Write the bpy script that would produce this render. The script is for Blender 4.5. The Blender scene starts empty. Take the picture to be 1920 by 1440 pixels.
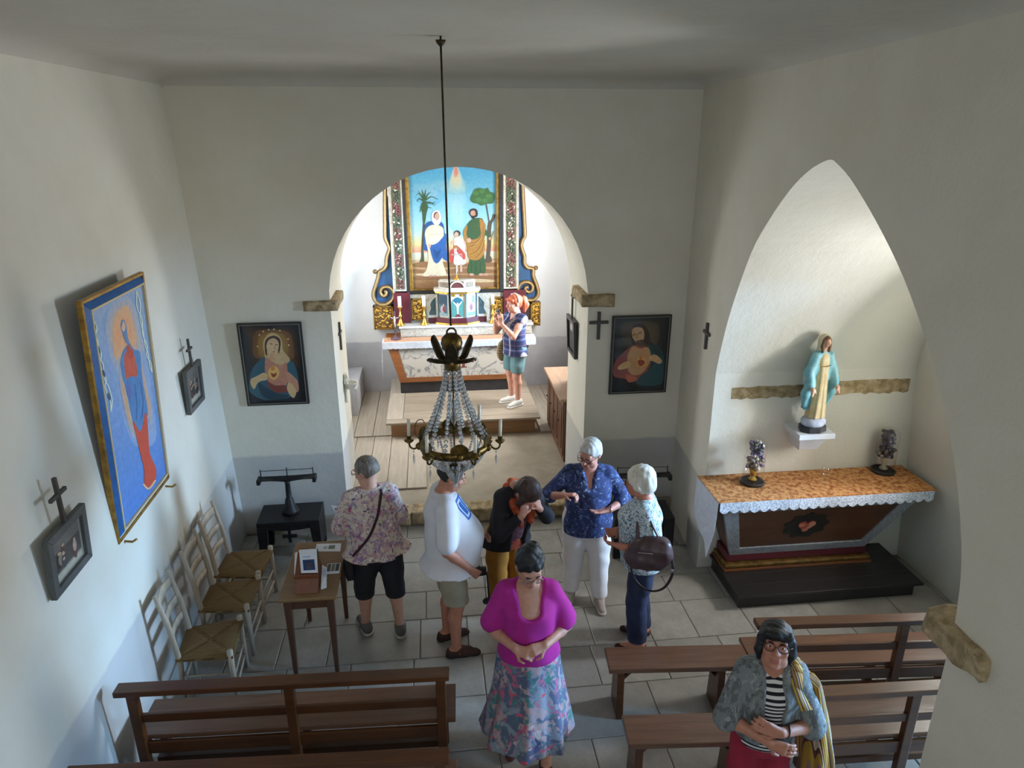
import bpy, bmesh, math, random
import numpy as np
from mathutils import Vector, Matrix, noise as mnoise
from mathutils.geometry import tessellate_polygon

random.seed(7)
SC = bpy.context.scene
COL = SC.collection
PI = math.pi

# ------------------------------------------------------------------ camera
F_PX = 1330.0
CAM_H = 4.0
_pitch = math.atan(465 / 1330.0)
_yaw = math.atan(163 / math.hypot(465, 1330))
FW = Vector((math.sin(_yaw) * math.cos(_pitch), math.cos(_yaw) * math.cos(_pitch), -math.sin(_pitch)))
RT = Vector((math.cos(_yaw), -math.sin(_yaw), 0))
UP = RT.cross(FW)
CAM = Vector((0, 0, CAM_H))
cam_d = bpy.data.cameras.new('camera')
cam_d.sensor_width = 36
cam_d.lens = F_PX / 1920 * 36
cam_d.clip_start = 0.05
cam = bpy.data.objects.new('view_point', cam_d)
COL.objects.link(cam)
m = Matrix((RT, UP, -FW)).transposed().to_4x4()
m.translation = CAM
cam.matrix_world = m
SC.camera = cam

# ------------------------------------------------------------------ world, daylight, exposure
W = bpy.data.worlds.new('world')
SC.world = W
W.use_nodes = True
bg = W.node_tree.nodes['Background']
bg.inputs['Color'].default_value = (0.55, 0.72, 1.0, 1)
bg.inputs['Strength'].default_value = 1.0


def area(name, loc, direction, sx, sy, power, col, spread=PI):
    l = bpy.data.lights.new(name, 'AREA')
    l.shape = 'RECTANGLE'
    l.size = sx
    l.size_y = sy
    l.energy = power
    l.color = col
    l.spread = spread
    o = bpy.data.objects.new(name, l)
    COL.objects.link(o)
    o.location = loc
    o.rotation_euler = Vector(direction).to_track_quat('-Z', 'Y').to_euler()
    return o


# daylight entering by the openings of the chapel, plus an added west fill
area('daylight_chancel_south', (2.62, 9.25, 2.35), (-1, 0.0, -0.15), 0.95, 1.5, 155, (0.96, 0.98, 1.0))
area('daylight_chancel_north', (-1.87, 9.35, 2.35), (1, 0.0, -0.15), 0.95, 1.5, 85, (0.96, 0.98, 1.0))
area('daylight_side_chapel', (5.10, 4.52, 2.15), (-1, 0.12, -0.1), 0.45, 0.85, 100, (0.97, 0.98, 1.0))
area('daylight_side_door', (14.0, 2.7, 4.1), (-1, 0.0, -0.15), 6.0, 3.8, 11800, (0.30, 0.60, 1.0))
area('fill_light_west', (0.2, -2.55, 3.3), (0, 1, -0.15), 2.2, 1.6, 64, (0.86, 0.93, 1.0))  # soft fill added behind the camera, from an assumed west opening

vs = SC.view_settings
vs.view_transform = 'Standard'
vs.look = 'None'
vs.gamma = 1
vs.use_curve_mapping = False
vs.exposure = 0.0
try:
    SC.cycles.use_denoising = True
    SC.cycles.denoiser = 'OPENIMAGEDENOISE'
    SC.cycles.max_bounces = 8
    SC.cycles.diffuse_bounces = 5
    SC.cycles.transparent_max_bounces = 16
    SC.cycles.sample_clamp_indirect = 6.0
    SC.cycles.caustics_refractive = False
    SC.cycles.caustics_reflective = False
except Exception:
    pass


# ------------------------------------------------------------------ pixel -> place
def ray(x, y):
    return FW * F_PX + RT * (x - 960) + UP * (720 - y)


def onz(x, y, z):
    d = ray(x, y)
    return CAM + d * ((z - CAM_H) / d.z)


def ony(x, y, Y):
    d = ray(x, y)
    return CAM + d * (Y / d.y)


def onx(x, y, X):
    d = ray(x, y)
    return CAM + d * (X / d.x)


def onp(x, y, A, n):
    d = ray(x, y)
    return CAM + d * ((A - CAM).dot(n) / d.dot(n))


# ------------------------------------------------------------------ colour and materials
def lin(c):
    if isinstance(c, str):
        c = c.lstrip('#')
        c = [int(c[i:i + 2], 16) / 255 for i in (0, 2, 4)]
    return tuple(((v / 12.92) if v <= 0.04045 else ((v + 0.055) / 1.055) ** 2.4) for v in c[:3])


def rgba(c):
    return (*lin(c), 1)


MATS = {}


class NT:
    def __init__(s, name):
        s.m = bpy.data.materials.new(name)
        s.m.use_nodes = True
        s.t = s.m.node_tree
        s.b = s.t.nodes['Principled BSDF']
        s.tc = s.t.nodes.new('ShaderNodeTexCoord')
        MATS[name] = s.m

    def n(s, kind, **kw):
        nd = s.t.nodes.new(kind)
        for k, v in kw.items():
            setattr(nd, k, v)
        return nd

    def link(s, a, b):
        s.t.links.new(a, b)

    def map(s, scale=(1, 1, 1), rot=(0, 0, 0), loc=(0, 0, 0), src='Object'):
        mp = s.n('ShaderNodeMapping')
        mp.inputs['Scale'].default_value = scale
        mp.inputs['Rotation'].default_value = rot
        mp.inputs['Location'].default_value = loc
        s.link(s.tc.outputs[src], mp.inputs['Vector'])
        return mp.outputs[0]

    def noise(s, vec, scale=5, detail=3, rough=0.55, dist=0):
        nd = s.n('ShaderNodeTexNoise')
        nd.inputs['Scale'].default_value = scale
        nd.inputs['Detail'].default_value = detail
        nd.inputs['Roughness'].default_value = rough
        nd.inputs['Distortion'].default_value = dist
        s.link(vec, nd.inputs['Vector'])
        return nd.outputs['Fac']

    def ramp(s, fac, stops, mode='LINEAR'):
        r = s.n('ShaderNodeValToRGB')
        r.color_ramp.interpolation = mode
        e = r.color_ramp.elements
        while len(e) < len(stops):
            e.new(0.5)
        for i, (p, c) in enumerate(stops):
            e[i].position = p
            e[i].color = rgba(c) if not isinstance(c, (int, float)) else (c, c, c, 1)
        s.link(fac, r.inputs[0])
        return r.outputs[0]

    def mix(s, fac, a, b, blend='MIX'):
        x = s.n('ShaderNodeMix', data_type='RGBA', blend_type=blend)
        for sock, v in ((x.inputs[0], fac), (x.inputs[6], a), (x.inputs[7], b)):
            if isinstance(v, (int, float)):
                sock.default_value = v
            elif isinstance(v, str):
                sock.default_value = rgba(v)
            elif isinstance(v, tuple):
                sock.default_value = v
            else:
                s.link(v, sock)
        return x.outputs[2]

    def math(s, op, a, b=None):
        x = s.n('ShaderNodeMath', operation=op)
        for i, v in enumerate((a, b)):
            if v is None:
                continue
            if isinstance(v, (int, float)):
                x.inputs[i].default_value = v
            else:
                s.link(v, x.inputs[i])
        return x.outputs[0]

    def bump(s, h, strength=0.3, dist=0.01):
        b = s.n('ShaderNodeBump')
        b.inputs['Strength'].default_value = strength
        b.inputs['Distance'].default_value = dist
        s.link(h, b.inputs['Height'])
        s.link(b.outputs[0], s.b.inputs['Normal'])

    def base(s, c):
        if isinstance(c, str):
            s.b.inputs['Base Color'].default_value = rgba(c)
        else:
            s.link(c, s.b.inputs['Base Color'])

    def set(s, rough=0.7, metal=0.0, **kw):
        s.b.inputs['Roughness'].default_value = rough
        s.b.inputs['Metallic'].default_value = metal
        for k, v in kw.items():
            s.b.inputs[k.replace('_', ' ')].default_value = v
        return s.m


def plain(name, c1, c2=None, rough=0.7, metal=0.0, scale=8, bump=0.15, bscale=60, bdist=0.004, stretch=(1, 1, 1), **kw):
    if name in MATS:
        return MATS[name]
    t = NT(name)
    v = t.map(stretch)
    if c2:
        t.base(t.ramp(t.noise(v, scale, 4), [(0.35, c1), (0.65, c2)]))
    else:
        t.base(c1)
    if bump:
        t.bump(t.noise(v, bscale, 3), bump, bdist)
    return t.set(rough, metal, **kw)


def wood(name, c1, c2, stretch=(1.2, 14, 14), rough=0.55, bump=0.25, scale=2.2):
    if name in MATS:
        return MATS[name]
    t = NT(name)
    v = t.map(stretch)
    f = t.noise(v, scale, 5, 0.6, 0.6)
    g = t.noise(t.map((1, 1, 1)), 1.7, 2)
    c = t.ramp(f, [(0.3, c1), (0.7, c2)])
    t.base(t.mix(t.ramp(g, [(0.3, 0.0), (0.75, 0.45)]), c, c1))
    t.bump(f, bump, 0.004)
    return t.set(rough)


def plaster(name, upper, lower=None, line=0.9, mott=None):
    """lime-washed wall; 'lower' is the painted grey dado up to the height 'line' in metres"""
    t = NT(name)
    v = t.map()
    n1 = t.noise(v, 1.6, 5, 0.6)
    n2 = t.noise(v, 7, 4, 0.6)
    c = t.mix(t.ramp(n1, [(0.35, 0.0), (0.7, 0.6)]), upper, mott or upper)
    if lower:
        sep = t.n('ShaderNodeSeparateXYZ')
        t.link(t.tc.outputs['Object'], sep.inputs[0])
        zz = t.math('ADD', sep.outputs[2], t.math('MULTIPLY', t.math('SUBTRACT', n2, 0.5), 0.05))
        edge = t.math('MULTIPLY', t.math('SUBTRACT', line, zz), 40)
        edge.node.use_clamp = True
        low = t.mix(t.ramp(n1, [(0.4, 0.0), (0.7, 0.5)]), lower, mott or upper)
        c = t.mix(edge, c, low)
    t.base(c)
    big = t.noise(v, 3.0, 3)
    h = t.math('ADD', t.math('MULTIPLY', big, 1.0), t.math('MULTIPLY', t.noise(v, 45, 4), 0.16))
    t.bump(h, 0.35, 0.03)
    return t.set(0.9)


def marble(name, c1, c2, scale=3.0, rough=0.4):
    t = NT(name)
    v = t.map()
    n = t.noise(v, scale, 6, 0.65, 1.6)
    t.base(t.ramp(n, [(0.36, c1), (0.47, c1), (0.50, c2), (0.53, c1), (0.75, c1)]))
    return t.set(rough)


def vcol(name='painted_picture', rough=0.6, grain=0.12, tone=1.0):
    """flat paint: colours come from the mesh's own colour attribute"""
    if name in MATS:
        return MATS[name]
    t = NT(name)
    a = t.n('ShaderNodeVertexColor', layer_name='Col')
    n = t.noise(t.map(), 26, 4)
    c = t.mix(grain, a.outputs[0], t.ramp(n, [(0.3, '#202020'), (0.7, '#ffffff')]), 'OVERLAY')
    t.base(c if tone == 1.0 else t.mix(1.0, c, (tone, tone, tone, 1), 'MULTIPLY'))
    return t.set(rough)


# ------------------------------------------------------------------ mesh building
class MB:
    def __init__(s):
        s.v = []
        s.f = []
        s.c = []          # optional colour per face
        s.col = None

    def add(s, vs, fs):
        o = len(s.v)
        s.v += [tuple(p) for p in vs]
        s.f += [tuple(i + o for i in f) for f in fs]
        s.c += [s.col] * len(fs)
        return s

    def box(s, c, d, rz=0, M=None):
        x, y, z = d[0] / 2, d[1] / 2, d[2] / 2
        P = [Vector((a * x, b * y, e * z)) for a in (-1, 1) for b in (-1, 1) for e in (-1, 1)]
        if rz:
            R = Matrix.Rotation(rz, 3, 'Z')
            P = [R @ p for p in P]
        if M is not None:
            P = [M @ p for p in P]
        P = [p + Vector(c) for p in P]
        return s.add(P, [(0, 1, 3, 2), (4, 6, 7, 5), (0, 4, 5, 1), (2, 3, 7, 6), (0, 2, 6, 4), (1, 5, 7, 3)])

    def b6(s, x0, x1, y0, y1, z0, z1):
        return s.box(((x0 + x1) / 2, (y0 + y1) / 2, (z0 + z1) / 2), (abs(x1 - x0), abs(y1 - y0), abs(z1 - z0)))

    def hexa(s, bottom, top):
        """eight corners: two loops of four, same order"""
        return s.add(list(bottom) + list(top), [(3, 2, 1, 0), (4, 5, 6, 7), (0, 1, 5, 4), (1, 2, 6, 5), (2, 3, 7, 6), (3, 0, 4, 7)])

    def poly(s, pts, ext=None):
        """flat outline (any plane); with ext (a vector) it gets thickness"""
        pts = [Vector(p) for p in pts]
        n = len(pts)
        tri = [tuple(t) for t in tessellate_polygon([pts])]
        if ext is None:
            return s.add(pts, tri)
        e = Vector(ext)
        s.add(pts + [p + e for p in pts],
              tri + [tuple(i + n for i in reversed(t)) for t in tri] +
              [(i, (i + 1) % n, (i + 1) % n + n, i + n) for i in range(n)])
        return s

    def lathe(s, prof, c=(0, 0, 0), n=20, a0=0, sy=1.0, M=None):
        c = Vector(c)
        vs = []
        for r, z in prof:
            for i in range(n):
                a = a0 + 2 * PI * i / n
                p = Vector((r * math.cos(a), r * math.sin(a) * sy, z))
                vs.append((M @ p if M is not None else p) + c)
        fs = []
        for j in range(len(prof) - 1):
            for i in range(n):
                fs.append((j * n + i, j * n + (i + 1) % n, (j + 1) * n + (i + 1) % n, (j + 1) * n + i))
        if prof[0][0] > 1e-5:
            fs.append(tuple(range(n - 1, -1, -1)))
        if prof[-1][0] > 1e-5:
            fs.append(tuple(range((len(prof) - 1) * n, len(prof) * n)))
        return s.add(vs, fs)

    def ball(s, c, r, n=10, k=7, M=None):
        r = (r, r, r) if isinstance(r, (int, float)) else r
        prof = [(math.sin(PI * i / k), -math.cos(PI * i / k)) for i in range(k + 1)]
        c = Vector(c)
        vs = []
        for pr, pz in prof:
            for i in range(n):
                a = 2 * PI * i / n
                p = Vector((pr * math.cos(a) * r[0], pr * math.sin(a) * r[1], pz * r[2]))
                vs.append((M @ p if M is not None else p) + c)
        fs = [(j * n + i, j * n + (i + 1) % n, (j + 1) * n + (i + 1) % n, (j + 1) * n + i) for j in range(k) for i in range(n)]
        return s.add(vs, fs)

    def tube(s, path, r, n=8, closed=False, flat=1.0):
        path = [Vector(p) for p in path]
        N = len(path)
        rs = r if isinstance(r, (list, tuple)) else [r] * N
        vs = []
        prev = None
        for i, p in enumerate(path):
            if closed:
                t = path[(i + 1) % N] - path[i - 1]
            else:
                t = path[min(i + 1, N - 1)] - path[max(i - 1, 0)]
            if t.length < 1e-9:
                t = Vector((0, 0, 1))
            t.normalize()
            if prev is None:
                a = Vector((0, 0, 1)) if abs(t.z) < 0.9 else Vector((1, 0, 0))
                u = t.cross(a).normalized()
            else:
                u = (prev - t * prev.dot(t))
                u = u.normalized() if u.length > 1e-6 else t.orthogonal().normalized()
            prev = u
            w = t.cross(u)
            for k in range(n):
                a = 2 * PI * k / n
                vs.append(p + (u * math.cos(a) + w * math.sin(a) * flat) * rs[i])
        fs = []
        for i in range(N if closed else N - 1):
            j = (i + 1) % N
            for k in range(n):
                fs.append((i * n + k, i * n + (k + 1) % n, j * n + (k + 1) % n, j * n + k))
        if not closed:
            fs.append(tuple(range(n - 1, -1, -1)))
            fs.append(tuple(range((N - 1) * n, N * n)))
        return s.add(vs, fs)

    def grid(s, fn, nu, nv):
        vs = [fn(i / nu, j / nv) for j in range(nv + 1) for i in range(nu + 1)]
        fs = [(j * (nu + 1) + i, j * (nu + 1) + i + 1, (j + 1) * (nu + 1) + i + 1, (j + 1) * (nu + 1) + i) for j in range(nv) for i in range(nu)]
        return s.add(vs, fs)

    def mesh(s, name, smooth=False):
        me = bpy.data.meshes.new(name)
        me.from_pydata(s.v, [], s.f)
        if any(c is not None for c in s.c):
            ca = me.color_attributes.new('Col', 'FLOAT_COLOR', 'CORNER')
            arr = []
            for p, c in zip(s.f, s.c):
                arr += list(rgba(c or '#888888')) * len(p)
            ca.data.foreach_set('color', arr)
        if smooth:
            me.polygons.foreach_set('use_smooth', [True] * len(me.polygons))
        me.update()
        return me

    def build(s, name, mat, parent=None, smooth=False, bevel=0, solid=0, world=False):
        o = bpy.data.objects.new(name, s.mesh(name, smooth))
        COL.objects.link(o)
        if mat:
            o.data.materials.append(mat)
        if parent is not None:
            o.parent = parent
            if world:     # vertices are given in room coordinates
                o.matrix_parent_inverse = (Matrix.Translation(parent.location) @ parent.rotation_euler.to_matrix().to_4x4()).inverted()
        if solid:
            md = o.modifiers.new('solid', 'SOLIDIFY')
            md.thickness = solid
            md.offset = 0
        if bevel:
            md = o.modifiers.new('bevel', 'BEVEL')
            md.width = bevel
            md.segments = 2
            md.limit_method = 'ANGLE'
            md.angle_limit = math.radians(40)
        return o


def tag(o, label, cat, group=None):
    o['label'] = label
    o['category'] = cat
    if group:
        o['group'] = group
    return o


def thing(name, label, cat, loc=(0, 0, 0), rz=0, group=None):
    o = bpy.data.objects.new(name, None)
    o.empty_display_size = 0.1
    COL.objects.link(o)
    o.location = loc
    o.rotation_euler = (0, 0, rz)
    return tag(o, label, cat, group)


def structure(o):
    o['kind'] = 'structure'
    return o


def copy_tree(o, parent=None):
    c = o.copy()
    COL.objects.link(c)
    c.parent = parent
    for ch in list(o.children):
        copy_tree(ch, c)
    return c


def spline(pts, per=6, closed=False):
    """Catmull-Rom through the points (any dimension)"""
    P = [np.array(p, float) for p in pts]
    n = len(P)
    out = []
    for i in range(n if closed else n - 1):
        p0 = P[i - 1] if (closed or i > 0) else P[i]
        p1, p2 = P[i], P[(i + 1) % n]
        p3 = P[(i + 2) % n] if (closed or i + 2 < n) else p2
        for k in range(per):
            t = k / per
            out.append(0.5 * ((2 * p1) + (-p0 + p2) * t + (2 * p0 - 5 * p1 + 4 * p2 - p3) * t * t + (-p0 + 3 * p1 - 3 * p2 + p3) * t ** 3))
    if not closed:
        out.append(P[-1])
    return [tuple(q) for q in out]


def mixhex(stops, t):
    for (a, ca), (b, cb) in zip(stops[:-1], stops[1:]):
        if t <= b:
            u = max(0, min(1, 0 if b == a else (t - a) / (b - a)))
            x = [int(ca[1 + i:3 + i], 16) for i in (0, 2, 4)]
            y = [int(cb[1 + i:3 + i], 16) for i in (0, 2, 4)]
            return '#%02x%02x%02x' % tuple(int(p + (q - p) * u) for p, q in zip(x, y))
    return stops[-1][1]


class Canvas:
    """flat paint layers on a plane, traced in photograph pixels and laid on the picture's own plane"""

    def __init__(s, A, n, ox=0, oy=0, sc=1.0, step=0.00007, M=None):
        s.A, s.n = Vector(A), Vector(n).normalized()
        s.ox, s.oy, s.sc = ox, oy, sc
        s.k = 1
        s.step = step
        s.mb = MB()

    def at(s, x, y, up=0.0):
        p = onp(s.ox + x / s.sc, s.oy + y / s.sc, s.A, s.n)
        return p + s.n * up

    def ground(s, C, stops, n=24):
        """fill the sheet itself (TL,TR,BR,BL in room coordinates) from top to bottom"""
        C = [Vector(c) for c in C]
        for i in range(n):
            q = [[C[0].lerp(C[3], t), C[1].lerp(C[2], t)] for t in (i / n, (i + 1) / n)]
            s.mb.col = mixhex(stops, (i + .5) / n)
            s.mb.add([p + s.n * s.step * .5 for p in (q[0][0], q[0][1], q[1][1], q[1][0])], [(0, 1, 2, 3)])

    def shape(s, color, pts, smooth=True, per=4):
        q = spline(pts, per, True) if smooth and len(pts) > 2 else pts
        s.mb.col = color
        s.mb.poly([s.at(x, y, s.k * s.step) for x, y in q])
        s.k += 1

    def soft(s, c_out, c_in, pts, n=6, lo=.45):
        """brushed-out patch: nested outlines from the ground colour to the full colour"""
        cx, cy = sum(p[0] for p in pts) / len(pts), sum(p[1] for p in pts) / len(pts)
        for i in range(n):
            f = 1 - (1 - lo) * i / (n - 1)
            s.shape(mixhex([(0, c_out), (1, c_in)], (i + 1) / n), [(cx + (x - cx) * f, cy + (y - cy) * f) for x, y in pts])

    def ell(s, color, cx, cy, rx, ry, rot=0, n=16):
        c, d = math.cos(rot), math.sin(rot)
        pts = [(cx + rx * math.cos(2 * PI * i / n) * c - ry * math.sin(2 * PI * i / n) * d,
                cy + rx * math.cos(2 * PI * i / n) * d + ry * math.sin(2 * PI * i / n) * c) for i in range(n)]
        s.shape(color, pts, False)

    def stroke(s, color, pts, w, smooth=True, taper=False):
        q = spline(pts, 5) if smooth and len(pts) > 2 else pts
        L, R = [], []
        for i, (x, y) in enumerate(q):
            a, b = q[max(i - 1, 0)], q[min(i + 1, len(q) - 1)]
            dx, dy = b[0] - a[0], b[1] - a[1]
            l = math.hypot(dx, dy) or 1
            ww = w * (1 - 0.85 * i / (len(q) - 1) if taper else 1) / 2
            L.append((x - dy / l * ww, y + dx / l * ww))
            R.append((x + dy / l * ww, y - dx / l * ww))
        s.mb.col = color
        up = s.k * s.step
        for i in range(len(q) - 1):
            s.mb.add([s.at(*L[i], up), s.at(*L[i + 1], up), s.at(*R[i + 1], up), s.at(*R[i], up)], [(0, 1, 2, 3)])
        s.k += 1

    def build(s, name, parent, world=True, mat=None):
        return s.mb.build(name, mat or vcol(), parent, world=world)

# ================================================================== THE SETTING
M_wall = plaster('limewash_nave', '#dad5c6', '#b6b4b0', 0.9, '#cfc8b4')
M_wallL = plaster('limewash_north', '#dcdacf', '#c3c3c2', 0.9, '#d0cab8')
M_chan = plaster('limewash_chancel', '#e6e6e4', '#b4b4b8', 1.0, '#dfdeda')
M_chap = plaster('limewash_side_chapel', '#e0dccf', None, 0.9, '#d6d0be')
M_ceil = plaster('ceiling_plaster', '#c9c6bd', None, 0.9, '#bdb8a8')
M_stone = plain('bare_sandstone', '#b9a482', '#85724f', 0.9, scale=16, bump=0.8, bscale=34, bdist=0.02)
ZC = 4.476
LX = lambda z: -2.05 - 0.0415 * z        # north wall leans out a little
RXY = lambda y: 2.2 + (y - 2.7) * (0.4 / 4.2)

# floor bed
floor = structure(MB().b6(-2.35, 5.2, -2.7, 6.9, -0.12, -0.014).build('floor', plain('mortar_bed', '#857a67', '#74695a', 0.95)))

# flagstones, one object each
t = NT('flagstone')
v = t.map()
oi = t.n('ShaderNodeObjectInfo')
n1 = t.noise(v, 5, 5, 0.65)
n2 = t.noise(v, 28, 4, 0.6)
c = t.ramp(n1, [(0.3, '#8f8a81'), (0.7, '#a8a39a')])
c = t.mix(t.ramp(oi.outputs['Random'], [(0.0, 0.0), (1.0, 0.5)]), c, '#827d77')
c = t.mix(t.ramp(n2, [(0.55, 0.0), (0.75, 0.35)]), c, '#6f6552')
t.base(c)
t.bump(t.math('ADD', n1, t.math('MULTIPLY', n2, 0.5)), 0.25, 0.01)
M_flag = t.set(0.42)
slab_meshes = {}


def slab(w, d, parent, x, y, z=0.0, mat=None, name='flagstone'):
    key = (round(w * 20), round(d * 20), name)
    if key not in slab_meshes:
        g = 0.003
        b = MB()
        W_, D_ = key[0] / 20 / 2, key[1] / 20 / 2
        rnd = random.Random(str(key))
        def ring(k, zz):
            return [Vector((sx * (W_ - k) , sy * (D_ - k), zz)) for sx, sy in ((-1, -1), (1, -1), (1, 1), (-1, 1))]
        r0, r1, r2 = ring(g, -0.05), ring(g, -0.004), ring(g + 0.006, 0)
        b.add(r0 + r1 + r2, [(0, 1, 5, 4), (1, 2, 6, 5), (2, 3, 7, 6), (3, 0, 4, 7), (4, 5, 9, 8), (5, 6, 10, 9), (6, 7, 11, 10), (7, 4, 8, 11), (8, 9, 10, 11)])
        me = b.mesh(name)
        me.materials.append(mat or M_flag)
        slab_meshes[key] = me
    o = bpy.data.objects.new(name, slab_meshes[key])
    COL.objects.link(o)
    o.parent = parent
    o.location = (x, y, z + random.uniform(-0.003, 0.0))
    o.rotation_euler = (random.uniform(-0.002, 0.002), random.uniform(-0.002, 0.002), 0)


y = 1.65
while y < 6.8:
    d = random.choice([0.4, 0.45, 0.5])
    if y + d > 6.75:
        d = round((6.86 - y) * 20) / 20
    x = -2.10 + random.choice([0, 0.0, -0.05])
    off = random.choice([0.25, 0.35, 0.5])
    first = True
    lim = 4.6 if y + d < 5.8 else 2.65
    while x < lim:
        w = off if first else random.choice([0.4, 0.5, 0.55, 0.65, 0.75])
        first = False
        slab(w, d, floor, x + w / 2, y + d / 2)
        x += w
    y += d

# ceiling with a small cove
def ceil_pt(u, v_):
    Y = -2.7 + 9.62 * v_
    x0, x1 = LX(ZC) - 0.02, RXY(Y) + 0.04
    X = x0 + (x1 - x0) * u
    d = min(X - x0, x1 - X, 6.92 - Y)
    zz = ZC + 0.02 - 0.11 * math.exp(-max(0, d) / 0.07)
    return (X, Y, zz)
us = [0, .004, .009, .015, .022, .03, .04, .06, .1, .2, .35, .5, .65, .8, .9, .94, .96, .97, .978, .985, .991, .996, 1]
vsn = [0, .2, .4, .6, .8, .9, .94, .96, .97, .98, .985, .99, .995, 1]
b = MB()
b.v = [ceil_pt(u, w) for w in vsn for u in us]
nu = len(us)
b.f = [(j * nu + i, j * nu + i + 1, (j + 1) * nu + i + 1, (j + 1) * nu + i) for j in range(len(vsn) - 1) for i in range(nu - 1)]
b.c = [None] * len(b.f)
ceiling = structure(b.build('ceiling', M_ceil, smooth=True))
structure(MB().b6(-2.6, 3.0, -2.75, 7.0, ZC + 0.03, ZC + 0.2).build('ceiling_boards', M_ceil))

# north (left) wall
wl = MB()
zs = [-0.1, 0.9, 2.0, 3.2, ZC + 0.1]
wl.grid(lambda u, v_: (LX(-0.1 + (ZC + 0.2) * v_), -2.7 + 9.65 * u, -0.1 + (ZC + 0.2) * v_), 12, 8)
wl.b6(-2.75, -2.31, -2.7, 6.95, -0.1, ZC + 0.1)
wall_left = structure(wl.build('wall_left', M_wallL, smooth=False))

# front wall with the round chancel arch
AX, AR, AZ = 0.29, 1.272, 2.458
prof = [(-0.962, -0.1), (-0.97, 1.2)] + [(AX - AR * math.cos(PI * i / 28), AZ + AR * math.sin(PI * i / 28)) for i in range(29)] + [(1.585, 1.2), (1.60, -0.1)]
Y0, Y1 = 6.9, 7.87


def arch_wall(prof, x0, x1, z0, z1, fn, fn2, soffit=True):
    """two faces with the opening cut out and the soffit between them"""
    b = MB()
    for f, flip in ((fn, False), (fn2, True))[:2 if soffit else 1]:
        quads = []
        quads.append([(x0, z0), (prof[0][0], z0), (prof[0][0], z1), (x0, z1)])
        for (xa, za), (xb, zb) in zip(prof[:-1], prof[1:]):
            if abs(xb - xa) > 1e-6:
                quads.append([(xa, za), (xb, zb), (xb, z1), (xa, z1)])
        quads.append([(prof[-1][0], z0), (x1, z0), (x1, z1), (prof[-1][0], z1)])
        for q in quads:
            P = [f(*p) for p in q]
            b.add(P if not flip else P[::-1], [(0, 1, 2, 3)])
    for pa, pb in zip(prof[:-1], prof[1:]) if soffit else ():
        b.add([fn(*pa), fn2(*pa), fn2(*pb), fn(*pb)], [(0, 1, 2, 3)])
    return b


# jamb sides below the springing are straight enough: keep the profile single-valued in x
prof_f = [(-0.975, -0.1)] + [p for p in prof[2:-2]] + [(1.575, -0.1)]
prof_f[1] = (-0.975, AZ)
prof_f[-2] = (1.575, AZ)
bw = arch_wall(prof_f, -2.5, 2.95, -0.1, ZC + 0.1, lambda x, z: (x, Y0, z), lambda x, z: (x, Y1, z))
wall_front = structure(bw.build('wall_front', M_wall))
# impost stones of the arch
def roughbox(x0, x1, y0, y1, z0, z1, amp=0.008, n=5):
    b = MB()
    r = random.Random(x0 + y0 * 3)
    me = bmesh.new()
    bmesh.ops.create_cube(me, size=1)
    bmesh.ops.subdivide_edges(me, edges=me.edges[:], cuts=n, use_grid_fill=True)
    for v_ in me.verts:
        p = Vector((x0 + (v_.co.x + .5) * (x1 - x0), y0 + (v_.co.y + .5) * (y1 - y0), z0 + (v_.co.z + .5) * (z1 - z0)))
        nz = mnoise.noise_vector(p * 9)
        q = Vector((abs(v_.co.x), abs(v_.co.y), abs(v_.co.z)))
        edge = sum(1 for a in q if a > 0.49)
        p += nz * amp
        if edge >= 2:
            cc = Vector(((x0 + x1) / 2, (y0 + y1) / 2, (z0 + z1) / 2))
            p += (cc - p).normalized() * 0.012
        v_.co = p
    me.verts.index_update()
    b.add([v_.co.copy() for v_ in me.verts], [[w.index for w in f.verts] for f in me.faces])
    me.free()
    return b


for (x0, x1, za, zb) in ((-1.235, -0.90, 2.40, 2.50), (1.50, 1.845, 2.37, 2.50)):
    roughbox(x0, x1, Y0 - 0.05, Y0 + 0.50, za, zb).build('impost_stone', M_stone, wall_front, smooth=True)

# south (right) wall with the pointed arch of the side chapel
pa = [(5.74, -0.1), (5.74, 2.0), (5.66, 2.28), (5.50, 2.66), (5.19, 3.16), (4.90, 3.44), (4.60, 3.665), (4.34, 3.80), (4.12, 3.865), (4.03, 3.868),
      (3.80, 3.78), (3.45, 3.585), (3.12, 3.36), (2.83, 3.10), (2.61, 2.85), (2.44, 2.585), (2.33, 2.33), (2.285, 2.1), (2.28, 1.9), (2.28, -0.1)]
up_ = spline(pa[1:10], 4) + spline(pa[9:19], 4)[1:]
prof_r = [(-5.74, -0.1)] + [(-a, z) for a, z in up_] + [(-2.28, -0.1)]
prof_r[-2] = (-2.28, prof_r[-2][1])
XE = 4.5
bw = arch_wall(prof_r, -6.95, 2.7, -0.1, ZC + 0.1, lambda a, z: (RXY(-a), -a, z), None, False)
wall_right = structure(bw.build('wall_right', M_wall))
# the chapel beyond: its far wall, vault and near wall in one run of plaster
bc = MB()
for (a0, z0), (a1, z1) in zip(prof_r[:-1], prof_r[1:]):
    xa = lambda z: XE + 0.12 - 0.10 * max(0, z)
    bc.add([(RXY(-a0), -a0, z0), (xa(z0), -a0, z0), (xa(z1), -a1, z1), (RXY(-a1), -a1, z1)], [(0, 1, 2, 3)])
wall_chapel = structure(bc.build('wall_side_chapel', M_chap))
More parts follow.
